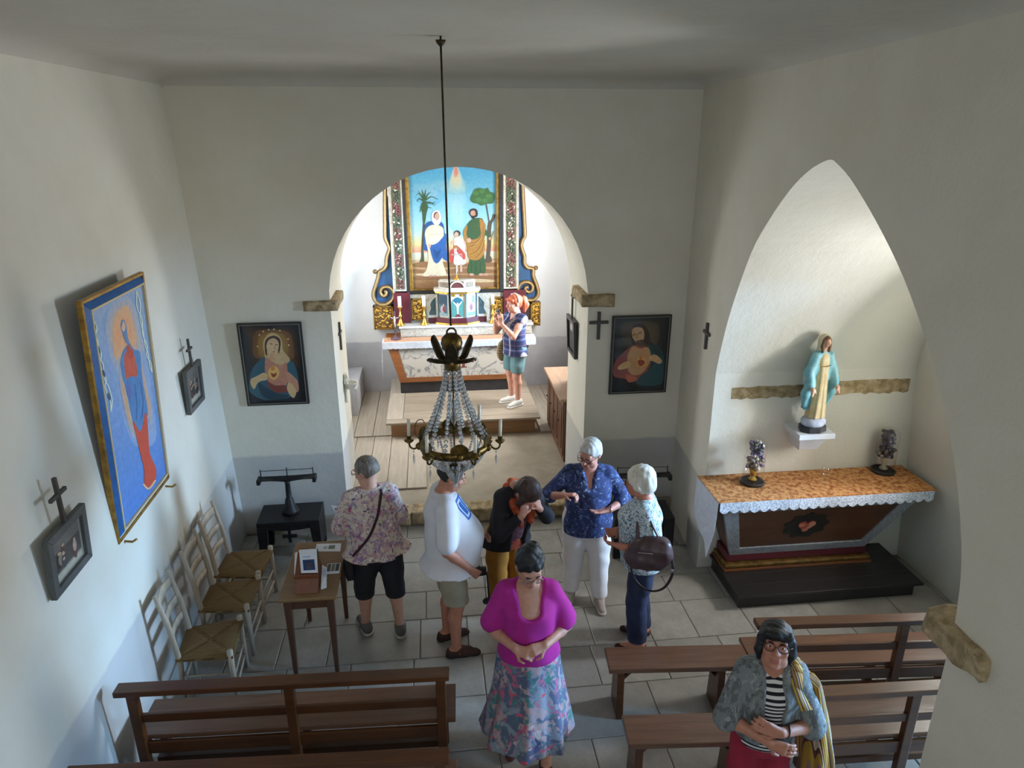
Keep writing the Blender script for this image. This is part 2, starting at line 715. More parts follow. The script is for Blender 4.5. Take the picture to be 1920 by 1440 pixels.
# end wall of the chapel with a window and a door opening
ys = [2.0, 2.33, 3.2, 4.18, 4.9, 6.0]
zz = [-0.1, 1.45, 2.12, 2.85, 4.3]
be = MB()
def leanbox(b, ya, yb, za, zb):
    f = lambda z: XE + 0.12 - 0.10 * max(0, z) - 0.01
    b.hexa([(f(za), ya, za), (5.05, ya, za), (5.05, yb, za), (f(za), yb, za)], [(f(zb), ya, zb), (5.05, ya, zb), (5.05, yb, zb), (f(zb), yb, zb)])
for i in range(5):
    for j in range(4):
        if (i == 3 and j in (1, 2)) or (i == 1 and j in (0, 1)):
            continue
        leanbox(be, ys[i], ys[i + 1], zz[j], zz[j + 1])
wall_end = structure(be.build('wall_side_chapel_end', M_chap))
# rough sandstone course let into the chapel's far wall
bb = MB()
top, bot = [], []
r = random.Random(3)
N = 36
for i in range(N + 1):
    x = 2.66 + (4.37 - 2.66) * i / N
    top.append((x, 5.736, 1.875 + r.uniform(-.006, .006) + (0.012 if x > 3.55 else -0.01)))
    bot.append((x, 5.736, 1.755 + r.uniform(-.012, .012)))
bb.poly(top + bot[::-1], (0, 0.03, 0))
bb.build('stone_band', M_stone, wall_chapel)
# small set-off of the plaster where the vault starts
roughbox(2.66, 4.25, 5.722, 5.76, 2.655, 2.672, 0.003, 8).build('plaster_ledge', M_chap, wall_chapel, smooth=True)
# impost stone at the near side of the pointed arch
roughbox(2.10, 2.40, 2.04, 2.40, 1.93, 2.05, 0.022, 9).build('impost_stone', M_stone, wall_right, smooth=True)

# west wall behind the gallery, with an unseen opening added for the fill light
bz = MB()
xs_ = [-2.6, -0.9, 1.3, 3.0]
z_ = [-0.1, 2.5, 4.1, 4.6]
for i in range(3):
    for j in range(3):
        if i == 1 and j == 1:
            continue
        bz.b6(xs_[i], xs_[i + 1], -2.95, -2.6, z_[j], z_[j + 1])
structure(bz.build('wall_back', M_wall))

# chancel
ZF = 0.16
cf = MB().b6(-1.9, 2.6, 6.86, 11.0, -0.1, ZF - 0.004)
floor_ch = structure(cf.build('floor_chancel', plain('worn_screed', '#a39784', '#8f8372', 0.75, scale=3, bump=0.3, bscale=14, bdist=0.01), bevel=0.012))
# worn stone nosing of the step
x = -1.0
while x < 1.6:
    w = random.choice([0.7, 0.85, 0.6])
    w = min(w, 1.62 - x)
    roughbox(x + 0.003, x + w - 0.003, 6.83, 7.05, 0.015, ZF + 0.004, 0.006, 5).build('step_stone', M_stone, floor_ch, smooth=True)
    x += w
# pale boards laid over the left of the chancel floor, and the strip beside the altar step
M_board = wood('scrubbed_board', '#b7ab9a', '#9d907f', (14, 1.0, 14), 0.6)
for i in range(5):
    xx = -1.28 + i * 0.23
    MB().b6(xx, xx + 0.224, 7.40, 8.93, ZF - 0.004, ZF + 0.018).build('floor_board', M_board, floor_ch, bevel=0.003)
for i in range(4):
    xx = -1.6 + i * 0.25
    MB().b6(xx, xx + 0.244, 8.94, 10.74, ZF - 0.004, ZF + 0.03).build('floor_board', M_board, floor_ch, bevel=0.003)
for i in range(3):
    xx = 1.42 + i * 0.28
    MB().b6(xx, xx + 0.274, 8.86, 10.74, ZF - 0.004, ZF + 0.03).build('floor_board', M_board, floor_ch, bevel=0.003)

CBY = 10.76
structure(MB().b6(-1.95, 2.75, CBY, 11.1, -0.1, 4.5).build('wall_chancel_back', M_chan))


def side_wall(name, x0, x1, yw0, yw1, zw0, zw1, mat):
    b = MB()
    ys = [7.8, yw0, yw1, 10.9]
    zs = [-0.1, zw0, zw1, 4.5]
    for i in range(3):
        for j in range(3):
            if i == 1 and j == 1:
                continue
            b.b6(x0, x1, ys[i], ys[i + 1], zs[j], zs[j + 1])
    return structure(b.build(name, mat))


side_wall('wall_chancel_left', -1.85, -1.5, 8.85, 9.85, 1.55, 3.15, M_chan)
side_wall('wall_chancel_right', 2.25, 2.6, 8.75, 9.75, 1.55, 3.15, M_chan)
structure(MB().b6(-1.95, 2.75, 7.8, 11.1, 4.3, 4.5).build('ceiling_chancel', M_chan))

# ================================================================== WALL PICTURES AND CROSSES
M_dkframe = wood('dark_stained_frame', '#20201f', '#2f2d2a', rough=0.4)
M_grframe = wood('grey_painted_frame', '#5c5e5c', '#474a48', (14, 3, 3), 0.6)
M_gilt = plain('dull_gilding', '#a98236', '#7c5a22', 0.42, 0.55, scale=20, bump=0.3, bscale=90)
M_gold = plain('bright_gilding', '#d9ad52', '#b8862f', 0.3, 0.75, scale=25, bump=0.25, bscale=120)
M_bluef = plain('blue_frame_paint', '#1f5f9e', '#1b4f86', 0.45, scale=14)
M_iron = plain('black_iron', '#15151a', '#1f1d1d', 0.5, 0.3, bump=0.3, bscale=80)
M_cross = wood('grey_brown_cross_wood', '#4c4844', '#3a3632', (9, 9, 2), 0.6)


def frame_on(parent, C, w, thick, mat, name='frame', world=True, proud=0.0):
    """a mitred frame from four outer corners (TL,TR,BR,BL as Vectors) and its facing normal"""
    TL, TR, BR, BL = [Vector(c) for c in C]
    n = (BL - TL).cross(TR - TL).normalized()
    out = [TL, TR, BR, BL]
    ctr = (TL + TR + BR + BL) / 4
    ux = ((TR - TL) + (BR - BL)).normalized()
    uz = ((TL - BL) + (TR - BR)).normalized()
    inn = [TL + ux * w - uz * w, TR - ux * w - uz * w, BR - ux * w + uz * w, BL + ux * w + uz * w]
    b = MB()
    for i in range(4):
        j = (i + 1) % 4
        lo = [out[i], out[j], inn[j], inn[i]]
        b.hexa(lo, [p + n * thick for p in lo])
    return b.build(name, mat, parent, bevel=0.004, world=world), n, inn


def backing(parent, C, n, thick, mat, name='backboard'):
    b = MB()
    C = [Vector(c) for c in C]
    b.hexa([p for p in C], [p + n * thick for p in C])
    return b.build(name, mat, parent, world=True)


# --- dark framed print of a praying woman with a blue mantle (left of the arch)
def corners_on_y(px, Y):
    return [ony(x, y, Y) for x, y in px]


def picture_front(name, label, px, Y, draw, ox, oy, sc, tiltin=0.02):
    C = corners_on_y(px, Y)
    # straighten into a rectangle on the wall plane, leaning out slightly at the top
    cx = sum(c.x for c in C) / 4
    cz = sum(c.z for c in C) / 4
    w = ((C[1].x - C[0].x) + (C[2].x - C[3].x)) / 4
    h = ((C[0].z - C[3].z) + (C[1].z - C[2].z)) / 4
    Cn = [Vector((cx - w, Y - tiltin, cz + h)), Vector((cx + w, Y - tiltin, cz + h)), Vector((cx + w, Y, cz - h)), Vector((cx - w, Y, cz - h))]
    T = thing(name, label, 'picture', (cx, Y, cz - h))
    fr, n, inn = frame_on(T, Cn, 0.026, 0.03, M_dkframe)
    # thin pale line of the inner moulding
    C2 = [p + n * 0.03 for p in inn]
    ctr = sum(C2, Vector()) / 4
    C3 = [p + (p - ctr).normalized() * 0.012 for p in C2]
    frame_on(T, [p - n * 0.006 for p in C3], 0.006, 0.010, plain('silvered_line', '#9a9588', None, 0.4, 0.6), 'inner_moulding')
    backing(T, inn, n, 0.012, M_dkframe)
    cv = Canvas(inn[0] + n * 0.0125, n, ox, oy, sc)
    cv.C = [p + n * 0.0125 for p in inn]
    draw(cv)
    cv.build('picture_sheet', T)
    # glazing
    g = MB()
    C4 = [p + n * 0.024 for p in inn]
    g.hexa(C4, [p + n * 0.003 for p in C4])
    g.build('glass_pane', MATS['picture_glass'], T, world=True)
    return T


def clear_glass(name, edge, face):
    t = NT(name)
    tr = t.n('ShaderNodeBsdfTransparent')
    gl = t.n('ShaderNodeBsdfGlossy')
    gl.inputs['Roughness'].default_value = 0.04
    lw = t.n('ShaderNodeLayerWeight')
    lw.inputs['Blend'].default_value = .5
    fac = t.math('ADD', t.math('MULTIPLY', t.math('POWER', lw.outputs['Facing'], 3.0), edge), face)
    mx = t.n('ShaderNodeMixShader')
    t.link(fac, mx.inputs[0])
    t.link(tr.outputs[0], mx.inputs[1])
    t.link(gl.outputs[0], mx.inputs[2])
    t.link(mx.outputs[0], t.t.nodes['Material Output'].inputs['Surface'])


clear_glass('picture_glass', .25, .012)
clear_glass('blown_glass', .45, .05)


def draw_mary(c):
    c.ground(c.C, [(0, '#15171f'), (0.5, '#171a20'), (1, '#141922')])
    c.soft('#241a14', '#6d4420', [(180, 140), (560, 165), (930, 190), (1000, 420), (1050, 760), (960, 800), (640, 700), (300, 740), (230, 480)])
    c.soft('#6d4420', '#8a662a', [(330, 230), (600, 190), (860, 240), (930, 430), (930, 660), (640, 640), (330, 640), (290, 420)])
    c.soft('#8a662a', '#a07c38', [(400, 300), (600, 230), (800, 300), (850, 480), (800, 620), (420, 620), (370, 460)])
    c.shape('#2c5a68', [(500, 620), (360, 720), (270, 840), (230, 1040), (240, 1180), (420, 1300), (640, 1310), (880, 1270), (1000, 1100), (1000, 900), (930, 720), (800, 650)])
    c.shape('#1d3b4a', [(380, 1040), (520, 1130), (700, 1210), (860, 1240), (760, 1300), (560, 1300), (420, 1220)])
    c.shape('#c8a878', [(470, 560), (450, 420), (490, 310), (580, 250), (680, 270), (750, 370), (770, 520), (880, 680), (730, 770), (560, 720), (490, 660)])
    c.shape('#b97f66', [(500, 640), (600, 700), (720, 760), (820, 720), (840, 900), (830, 1060), (700, 1130), (560, 1060), (490, 900), (480, 740)])
    c.shape('#c28b70', [(830, 860), (960, 960), (1010, 1040), (1010, 1180), (900, 1160), (840, 1010)])
    c.shape('#7f3c33', [(520, 1010), (640, 1080), (800, 1080), (860, 1170), (700, 1200), (560, 1130)])
    c.shape('#3a2616', [(485, 560), (480, 410), (520, 330), (620, 290), (715, 340), (730, 440), (700, 580), (680, 460), (640, 400), (540, 420), (515, 500), (515, 610)])
    c.shape('#d3b083', [(505, 450), (540, 360), (620, 330), (690, 380), (700, 470), (670, 560), (620, 610), (560, 590), (520, 530)])
    c.shape('#c79f74', [(560, 570), (640, 580), (660, 660), (560, 670)])
    c.stroke('#5a3b26', [(560, 420), (600, 425)], 14)
    c.stroke('#5a3b26', [(645, 430), (685, 435)], 14)
    c.stroke('#a87f5b', [(630, 440), (645, 500), (625, 512)], 12)
    c.stroke('#a3564a', [(605, 545), (645, 548)], 12)
    c.shape('#d0b180', [(460, 880), (340, 940), (260, 980), (255, 1060), (310, 1140), (360, 1050), (420, 1010), (510, 990), (520, 920)])
    c.shape('#d0b180', [(860, 1040), (930, 1080), (980, 1180), (940, 1280), (870, 1220), (830, 1120)])
    c.ell('#e0b060', 620, 880, 90, 110)
    c.shape('#8c3b23', [(580, 880), (620, 895), (665, 880), (660, 920), (620, 955), (585, 925)])
    c.ell('#d08a3a', 605, 805, 34, 40)
    for x, y in ((455, 225), (540, 195), (625, 190), (720, 210), (395, 280), (850, 345), (860, 440), (365, 460)):
        c.ell('#d8c89a', x, y, 13, 13)


def draw_christ(c):
    c.ground(c.C, [(0, '#141519'), (0.55, '#15181c'), (1, '#11161d')])
    c.soft('#17181b', '#463b2c', [(220, 150), (640, 150), (1000, 170), (980, 440), (960, 680), (640, 640), (220, 700), (230, 420)])
    c.soft('#463b2c', '#5c4c35', [(330, 240), (640, 190), (900, 240), (920, 480), (800, 600), (400, 600), (320, 440)])
    c.shape('#8a4740', [(540, 580), (400, 650), (220, 830), (170, 980), (190, 1100), (330, 1130), (560, 1180), (700, 1050), (800, 850), (760, 640)])
    c.shape('#1d4a52', [(740, 600), (800, 540), (930, 620), (1000, 780), (1000, 1000), (960, 1220), (640, 1250), (540, 1180), (660, 1060), (820, 900)])
    c.shape('#163338', [(800, 560), (930, 640), (960, 760), (840, 720), (780, 650)])
    c.shape('#c08f5d', [(500, 600), (620, 640), (740, 620), (790, 760), (760, 880), (660, 1030), (540, 1080), (430, 1030), (400, 880), (420, 720)])
    c.shape('#b6624f', [(380, 1060), (540, 1100), (560, 1160), (420, 1190)])
    c.shape('#2d1d12', [(480, 560), (460, 400), (490, 290), (580, 235), (690, 260), (760, 380), (780, 520), (840, 570), (760, 590), (690, 560), (640, 500), (520, 500), (540, 580)])
    c.shape('#c39a6b', [(475, 400), (490, 320), (560, 290), (650, 310), (680, 390), (670, 490), (620, 560), (550, 540), (495, 470)])
    c.shape('#5d3f26', [(545, 520), (600, 500), (665, 500), (650, 590), (610, 605), (570, 575)])
    c.stroke('#4e3523', [(490, 425), (535, 405)], 14)
    c.stroke('#4e3523', [(585, 390), (640, 375)], 14)
    c.stroke('#8c6743', [(565, 400), (555, 465), (575, 475)], 12)
    c.stroke('#8b4a3d', [(565, 520), (610, 515)], 11)
    c.shape('#cfa573', [(420, 850), (340, 870), (250, 940), (260, 985), (360, 975), (440, 940), (470, 890)])
    c.shape('#cfa573', [(770, 770), (860, 740), (950, 810), (970, 860), (920, 890), (830, 850), (770, 830)])
    c.ell('#d9a04a', 630, 860, 72, 88)
    c.shape('#93371c', [(578, 840), (630, 820), (685, 850), (670, 900), (620, 930), (585, 900)])
    c.ell('#c97a2c', 625, 785, 26, 34)


picture_front('framed_print', 'dark framed print of a veiled woman in a blue mantle, beside black stand and chairs',
              [(445, 605), (566, 601), (581, 755), (465, 760)], 6.9, draw_mary, 440, 595, 1271 / 150)
picture_front('framed_print', 'dark framed print of a bearded man touching his glowing heart, beside a plain wall cross',
              [(1147, 591), (1259, 588), (1246, 734), (1140, 738)], 6.9, draw_christ, 1130, 580, 1222 / 140)


# --- the tall blue-framed painting on the north wall
def tall_painting():
    T = thing('tall_painting', 'tall painting of a haloed figure in blue and gold frame on side wall', 'painting', (-2.12, 5.03, 1.36))
    A_, B_ = Vector((-2.03, 4.5, 2.985)), Vector((-2.10, 4.5, 1.385))
    nn = Vector((0, 1, 0)).cross(A_ - B_).normalized()
    q = [onp(x, y, A_, nn) for x, y in ((141, 573), (260, 514), (328, 880), (237, 1012))]
    y0, y1 = (q[0].y + q[3].y) / 2, (q[1].y + q[2].y) / 2
    zt, zb = (q[0].z + q[1].z) / 2, (q[2].z + q[3].z) / 2
    fx = lambda z: A_.x + (B_.x - A_.x) * (A_.z - z) / (A_.z - B_.z)
    C = [Vector((fx(zt), y0, zt)), Vector((fx(zt), y1, zt)), Vector((fx(zb), y1, zb)), Vector((fx(zb), y0, zb))]
    C = [c - nn * 0.04 for c in C]
    fr, n, inn = frame_on(T, C, 0.022, 0.035, M_gilt, 'outer_frame')
    ux, uz = (inn[1] - inn[0]).normalized(), (inn[0] - inn[3]).normalized()
    hi = 0.05
    w = 0.042
    inn2 = [inn[0] + ux * w - uz * w, inn[1] - ux * w - uz * w, inn[2] - ux * w + uz * w, inn[3] + ux * w + uz * w]
    b = MB()
    for i in range(4):
        j = (i + 1) % 4
        b.hexa([inn[i], inn[j], inn2[j], inn2[i]], [inn[i] + n * .02, inn[j] + n * .02, inn2[j] + n * hi, inn2[i] + n * hi])
    b.build('blue_frame', M_bluef, T, world=True)
    f3, n, inn3 = frame_on(T, [p + n * (hi - .03) for p in inn2], 0.014, 0.036, plain('cream_slip', '#c9b48a', None, 0.5), 'inner_moulding')
    backing(T, [p - n * (hi - .03) for p in inn3], n, hi - 0.012, M_dkframe)
    P0 = [p + n * 0.0185 for p in inn3]
    cv = Canvas(P0[0], n, 130, 505, 587 / 210)
    c = cv
    c.ground(P0, [(0, '#93a8c4'), (0.35, '#809ec8'), (0.7, '#658dc6'), (1, '#4f7cc0')])
    c.soft('#7f9dc6', '#a3adc2', [(180, 240), (340, 130), (390, 330), (440, 700), (450, 900), (340, 920), (260, 700), (210, 450)])
    c.soft('#94abce', '#d3a77e', [(190, 300), (220, 190), (300, 140), (350, 210), (375, 330), (395, 430), (320, 480), (250, 540), (205, 420)])
    c.soft('#d3a77e', '#dd9f73', [(225, 340), (240, 240), (300, 190), (330, 270), (350, 380), (280, 430), (240, 470)])
    c.soft('#9aabc6', '#caa17c', [(270, 480), (295, 640), (330, 800), (350, 880), (320, 860), (280, 700), (258, 560)])
    c.soft('#9aabc6', '#caa17c', [(370, 440), (405, 620), (430, 720), (430, 820), (405, 760), (385, 600)])
    c.shape('#4c7fb2', [(268, 470), (300, 400), (340, 420), (370, 440), (378, 560), (410, 740), (395, 790), (375, 845), (335, 800), (305, 660), (275, 560)])
    c.shape('#c0553f', [(285, 460), (305, 430), (330, 430), (350, 500), (352, 560), (320, 560), (295, 570)])
    c.shape('#b8452f', [(300, 400), (318, 390), (336, 440), (320, 470), (300, 450)])
    c.shape('#5d7fa6', [(266, 290), (280, 262), (296, 290), (306, 360), (330, 430), (310, 400), (292, 380), (280, 350)])
    c.shape('#c9ad96', [(272, 300), (282, 272), (292, 296), (288, 322), (278, 322)])
    c.shape('#c24b35', [(332, 795), (372, 850), (395, 750), (408, 800), (420, 960), (452, 1040), (450, 1100), (420, 1140), (392, 1130), (390, 1050), (362, 930)])
    c.stroke('#e2b58a', [(385, 1125), (415, 1150), (450, 1105)], 9)
    c.shape('#5a6ea8', [(300, 580), (322, 640), (318, 680), (300, 650)])
    c.stroke('#395f96', [(340, 600), (352, 700), (350, 790)], 5)
    c.stroke('#395f96', [(370, 590), (385, 690), (378, 780)], 5)
    for pts in ([(112, 245), (142, 310), (130, 370), (165, 440), (158, 500), (190, 570), (185, 620), (212, 690), (215, 745)],
                [(112, 245), (120, 320), (148, 380), (150, 450), (175, 500), (180, 570), (205, 620), (222, 690), (215, 745)]):
        c.stroke('#cfe0d0', pts, 6)
    for pts in ([(350, 115), (370, 180), (368, 260), (385, 330), (395, 400), (410, 440), (418, 500), (432, 540)],
                [(350, 115), (352, 200), (378, 260), (382, 340), (405, 400), (402, 450), (425, 490), (432, 540)]):
        c.stroke('#cfe0d0', pts, 5)
    for x, y in ((130, 295), (152, 420), (178, 545), (205, 665)):
        c.ell('#3b4f66', x, y, 6, 22, -0.3)
    cv.build('picture_sheet', T)
    # two little hooks the frame stands on
    for yy in (y0 + 0.09, y1 - 0.09):
        MB().tube([(-2.16, yy, zb - 0.02), (-2.06, yy, zb - 0.035), (-2.03, yy, zb - 0.015)], 0.008).build('support_hook', M_gilt, T, world=True)
    return T


tall_painting()


# --- stations: small grey framed scene with a cross above
def station_frame(label, px, X, back, lean, seed):
    """px: TL,TR,BR,BL pixels on the north wall"""
    P = [onx(x, y, X) for x, y in px]
    ym0, ym1 = (P[0].y + P[3].y) / 2, (P[1].y + P[2].y) / 2
    zt, zb = (P[0].z + P[1].z) / 2, (P[2].z + P[3].z) / 2
    T = thing('station_picture', label, 'picture', (LX(zb), (ym0 + ym1) / 2, zb), group=None)
    C = [Vector((LX(zt) + lean, ym0, zt)), Vector((LX(zt) + lean, ym1, zt)), Vector((LX(zb) + 0.012, ym1, zb)), Vector((LX(zb) + 0.012, ym0, zb))]
    fr, n, inn = frame_on(T, C, 0.048, 0.035, M_grframe)
    backing(T, inn, n, 0.012, M_grframe)
    # the sheet: a dim scene above a pale caption strip
    O, ux, uz = inn[3] + n * 0.0125, inn[2] - inn[3], inn[0] - inn[3]
    b = MB()
    def q(u0, u1, v0, v1, colr, k):
        b.col = colr
        b.add([O + ux * u0 + uz * v0 + n * k, O + ux * u1 + uz * v0 + n * k, O + ux * u1 + uz * v1 + n * k, O + ux * u0 + uz * v1 + n * k], [(0, 1, 2, 3)])
    q(0, 1, 0, 1, '#8d8d84', 0)
    q(0.08, 0.94, 0.05, 0.18, '#b9b7a6', 0.0004)
    q(0.08, 0.94, 0.22, 0.92, '#4a4442', 0.0004)
    r = random.Random(seed)
    q(0.08, 0.94, 0.66, 0.92, '#6d6a64', 0.0006)
    for i in range(9):
        cx, cy, rx, ry = r.uniform(.2, .82), r.uniform(.28, .6), r.uniform(.05, .09), r.uniform(.09, .18)
        b.col = r.choice(['#2c2725', '#8d7c70', '#5a3b3a', '#a79b8c', '#3a4048'])
        pts = [O + ux * (cx + rx * math.cos(a * PI / 6)) + uz * (cy + ry * math.sin(a * PI / 6)) + n * (0.0008 + i * 0.0002) for a in range(12)]
        b.poly(pts)
        b.col = '#c0a68c'
        b.poly([O + ux * (cx + 0.04 * math.cos(a * PI / 4)) + uz * (cy + ry + 0.035 * math.sin(a * PI / 4)) + n * (0.003 + i * 0.0001) for a in range(8)])
    b.build('picture_sheet', vcol(), T, world=True)
    g = MB()
    C4 = [p + n * 0.026 for p in inn]
    g.hexa(C4, [p + n * 0.003 for p in C4])
    g.build('glass_pane', MATS['picture_glass'], T, world=True)
    # cross standing on the frame
    ctr = (C[0] + C[1]) / 2 + n * 0.018
    hgt, arm, th = back
    c = MB()
    c.box(ctr + Vector((0, 0, hgt / 2)), (th, th, hgt))
    c.box(ctr + Vector((0, 0, hgt * 0.62)), (th * 0.9, arm, th))
    c.build('wall_cross', M_cross, T, bevel=0.003, world=True)
    return T


station_frame('small grey framed station picture under a cross, low on side wall above the long bench',
              [(60, 1015), (142, 947), (160, 1050), (95, 1118)], -2.11, (0.27, 0.17, 0.022), 0.05, 4)
station_frame('small grey framed station picture under a cross, between tall painting and veiled woman print',
              [(335, 690), (368, 683), (378, 750), (352, 775)], -2.11, (0.24, 0.13, 0.02), 0.04, 9)

# --- station frame on the right jamb of the chancel arch, faces -X
T = thing('station_picture', 'black framed station picture on the inner face of chancel arch, with cross above', 'picture', (1.57, 7.4, 1.7))
P = [onx(1071, 618, 1.56), onx(1091, 628, 1.56), onx(1090, 682, 1.56), onx(1072, 660, 1.56)]
zt, zb = 2.10, 1.68
ya, yb = 7.75, 7.32
C = [Vector((1.55, ya, zt)), Vector((1.55, yb, zt)), Vector((1.57, yb, zb)), Vector((1.57, ya, zb))]
fr, n, inn = frame_on(T, C, 0.045, 0.035, M_dkframe)
backing(T, inn, n, 0.012, plain('dim_print', '#4d4a44', '#2d2b29', 0.5, scale=14))
MB().hexa([inn[0] + n * .0124 + Vector((0, -.1, -.02)), inn[0] + n * .0124 + Vector((0, -.22, -.02)), inn[0] + n * .0124 + Vector((0, -.22, -.1)), inn[0] + n * .0124 + Vector((0, -.1, -.1))],
          [inn[0] + n * .0134 + Vector((0, -.1, -.02)), inn[0] + n * .0134 + Vector((0, -.22, -.02)), inn[0] + n * .0134 + Vector((0, -.22, -.1)), inn[0] + n * .0134 + Vector((0, -.1, -.1))]).build('caption_card', plain('old_card', '#b9b5a8', None, 0.7), T, world=True)
c = MB()
c.box((1.54, 7.53, 2.10 + 0.17), (0.02, 0.02, 0.34)).box((1.54, 7.53, 2.10 + 0.24), (0.018, 0.14, 0.02))
c.build('wall_cross', M_cross, T, bevel=0.003, world=True)


# --- plain crosses
def wall_cross(label, ctr, along, h, arm, th, mat=M_cross, zbar=0.62, figure=False):
    T = thing('wall_cross', label, 'cross', ctr)
    a = Vector(along).normalized()
    rz = math.atan2(a.y, a.x)
    MB().box((0, 0, 0), (th, th * 0.7, h), rz).build('upright', mat, T, bevel=0.003)
    MB().box((0, 0, h * (zbar - 0.5)), (arm, th * 0.72, th), rz).build('crossbar', mat, T, bevel=0.003)
    return T


p = ony(1123, 611, 6.88)
wall_cross('plain grey wooden cross between the arch stone and the dark framed bearded man print', (p.x, 6.885, p.z), (1, 0, 0), 0.29, 0.20, 0.032)
wd = Vector((0.4, 4.2, 0)).normalized()
p = onp(1323, 630, Vector((2.58, 6.9, 0)), Vector((-4.2, 0.4, 0)).normalized())
wall_cross('plain grey wooden cross on the narrow wall beside the side chapel opening', (RXY(p.y) - 0.015, p.y, p.z), wd, 0.25, 0.17, 0.03)
T = wall_cross('dark wooden cross on the white left inner face of the chancel arch', (-0.962, 7.35, 2.02), (0, 1, 0), 0.30, 0.16, 0.028)
# candle bracket of white plaster on the left inner face
T = thing('holy_water_stoup', 'small white plaster bracket with a cross shape on left arch pier', 'stoup', (-0.97, 7.42, 1.45))
M_wp = plain('white_plaster', '#d8d6cc', '#c9c6b8', 0.8)
MB().lathe([(0.001, -0.06), (0.03, -0.05), (0.055, -0.02), (0.075, 0.02), (0.075, 0.03), (0.06, 0.03), (0.045, 0.01), (0.001, 0.0)], (0.07, 0, 0), 18).build('bowl', M_wp, T, smooth=True)
MB().box((0.02, 0, 0.06), (0.04, 0.07, 0.14)).box((0.02, 0, 0.055), (0.04, 0.15, 0.05)).box((0.012, 0, -0.1), (0.024, 0.055, 0.2)).build('back_plate', M_wp, T, bevel=0.01)

# ================================================================== BENCHES, CHAIRS, TABLE
M_bench = wood('bench_oak', '#5a3214', '#3a1f0c', (1.0, 12, 12), 0.34)
M_bench2 = wood('worn_bench_oak', '#6e4c38', '#503626', (1.0, 12, 12), 0.28)


def back_bench(label, p0, p1, seatdir, posts, h=0.85, mat=M_bench, group=None):
    """p0,p1: ends of the top rail on plan; the seat lies 0.02..0.33 m to the side 'seatdir'"""
    p0, p1 = Vector((*p0, 0)), Vector((*p1, 0))
    u = (p1 - p0)
    L = u.length
    rz = math.atan2(u.y, u.x)
    T = thing('bench', label, 'bench', p0, rz, group)
    s = seatdir
    MB().b6(-0.04, L + 0.0, -0.045, 0.045, h - 0.04, h).build('top_rail', mat, T, bevel=0.005)
    MB().b6(0.02, L - 0.03, -0.012, 0.012, 0.585, 0.645).build('back_rail', mat, T, bevel=0.004)
    MB().b6(-0.0, L + 0.03, s * 0.02, s * 0.33, 0.42, 0.455).build('seat_board', M_bench2, T, bevel=0.005)
    MB().b6(0.03, L - 0.04, s * -0.005, s * 0.02, 0.33, 0.42).build('seat_rail', mat, T, bevel=0.004)
    MB().b6(0.05, L - 0.05, s * 0.12, s * 0.16, 0.12, 0.17).build('stretcher', mat, T, bevel=0.004)
    for x in posts:
        MB().box((x * L, 0, (h - 0.04) / 2), (0.06, 0.05, h - 0.04)).build('back_post', mat, T, bevel=0.005)
        MB().box((x * L, s * 0.28, 0.21), (0.055, 0.05, 0.42)).build('front_leg', mat, T, bevel=0.005)
        MB().box((x * L, s * 0.155, 0.385), (0.04, 0.25, 0.05)).build('bearer', mat, T, bevel=0.004)
    return T


a, bb_ = onz(222, 1290, .85), onz(842, 1258, .85)
back_bench('long dark bench with open back facing the altar, just in front of the rush chairs', (a.x + .02, a.y), (bb_.x, bb_.y), 1, (0.025, 0.5, 0.972), group=None)
a, bb_ = onz(310, 1440, .85), onz(842, 1412, .85)
back_bench('long dark bench with open back, one row behind the bench by the rush chairs', (a.x - .48, a.y + .03), (bb_.x, bb_.y), 1, (0.025, 0.5, 0.975))
a, bb_ = onz(1428, 1165, .85), onz(1800, 1157, .85)
back_bench('dark open backed bench inside the side chapel, right below the altar platform', (a.x, a.y), (bb_.x + .25, bb_.y), 1, (0.02, 0.62, 0.97))
a, bb_ = onz(1540, 1295, .85), onz(1757, 1288, .85)
back_bench('dark open backed bench at the stone pier, behind woman with striped bag', (a.x - .06, a.y), (bb_.x + .5, bb_.y), 1, (0.02, 0.52, 0.97))


def plank_bench(label, px, z, legs=(0.09, 0.80)):
    P = [onz(x, y, z) for x, y in px]           # far-left, far-right, near-right, near-left
    c = (P[0] + P[3]) / 2
    u = ((P[1] - P[0]) + (P[2] - P[3])) / 2
    L = u.length
    wd = ((P[0] - P[3]).length + (P[1] - P[2]).length) / 2
    T = thing('plank_bench', label, 'bench', (c.x, c.y, 0), math.atan2(u.y, u.x))
    MB().b6(0, L, -wd / 2, wd / 2, z - 0.04, z).build('seat_board', M_bench2, T, bevel=0.006)
    for f in legs:
        b = MB()
        x = f * L
        b.hexa([(x - .025, -wd / 2 - .0, 0), (x + .025, -wd / 2 - .0, 0), (x + .025, wd / 2, 0), (x - .025, wd / 2, 0)],
               [(x - .025, -wd / 2 + .03, z - .04), (x + .025, -wd / 2 + .03, z - .04), (x + .025, wd / 2 - .03, z - .04), (x - .025, wd / 2 - .03, z - .04)])
        b.build('leg_board', M_bench, T, bevel=0.005)
        s = 1 if f < .5 else -1
        MB().hexa([(x, -.02, z - .2), (x + .02, -.02, z - .2), (x + .02, .02, z - .2), (x, .02, z - .2)],
                  [(x + s * .13, -.02, z - .04), (x + s * .16, -.02, z - .04), (x + s * .16, .02, z - .04), (x + s * .13, .02, z - .04)]).build('brace', M_bench, T)
    return T


plank_bench('short backless plank bench standing next to the woman in navy jeans', [(1133, 1213), (1397, 1208), (1407, 1249), (1143, 1256)], .45)
plank_bench('short backless plank bench next to the woman with arms folded over stripes', [(1165, 1340), (1420, 1334), (1430, 1389), (1180, 1397)], .45, (0.09, 0.8))


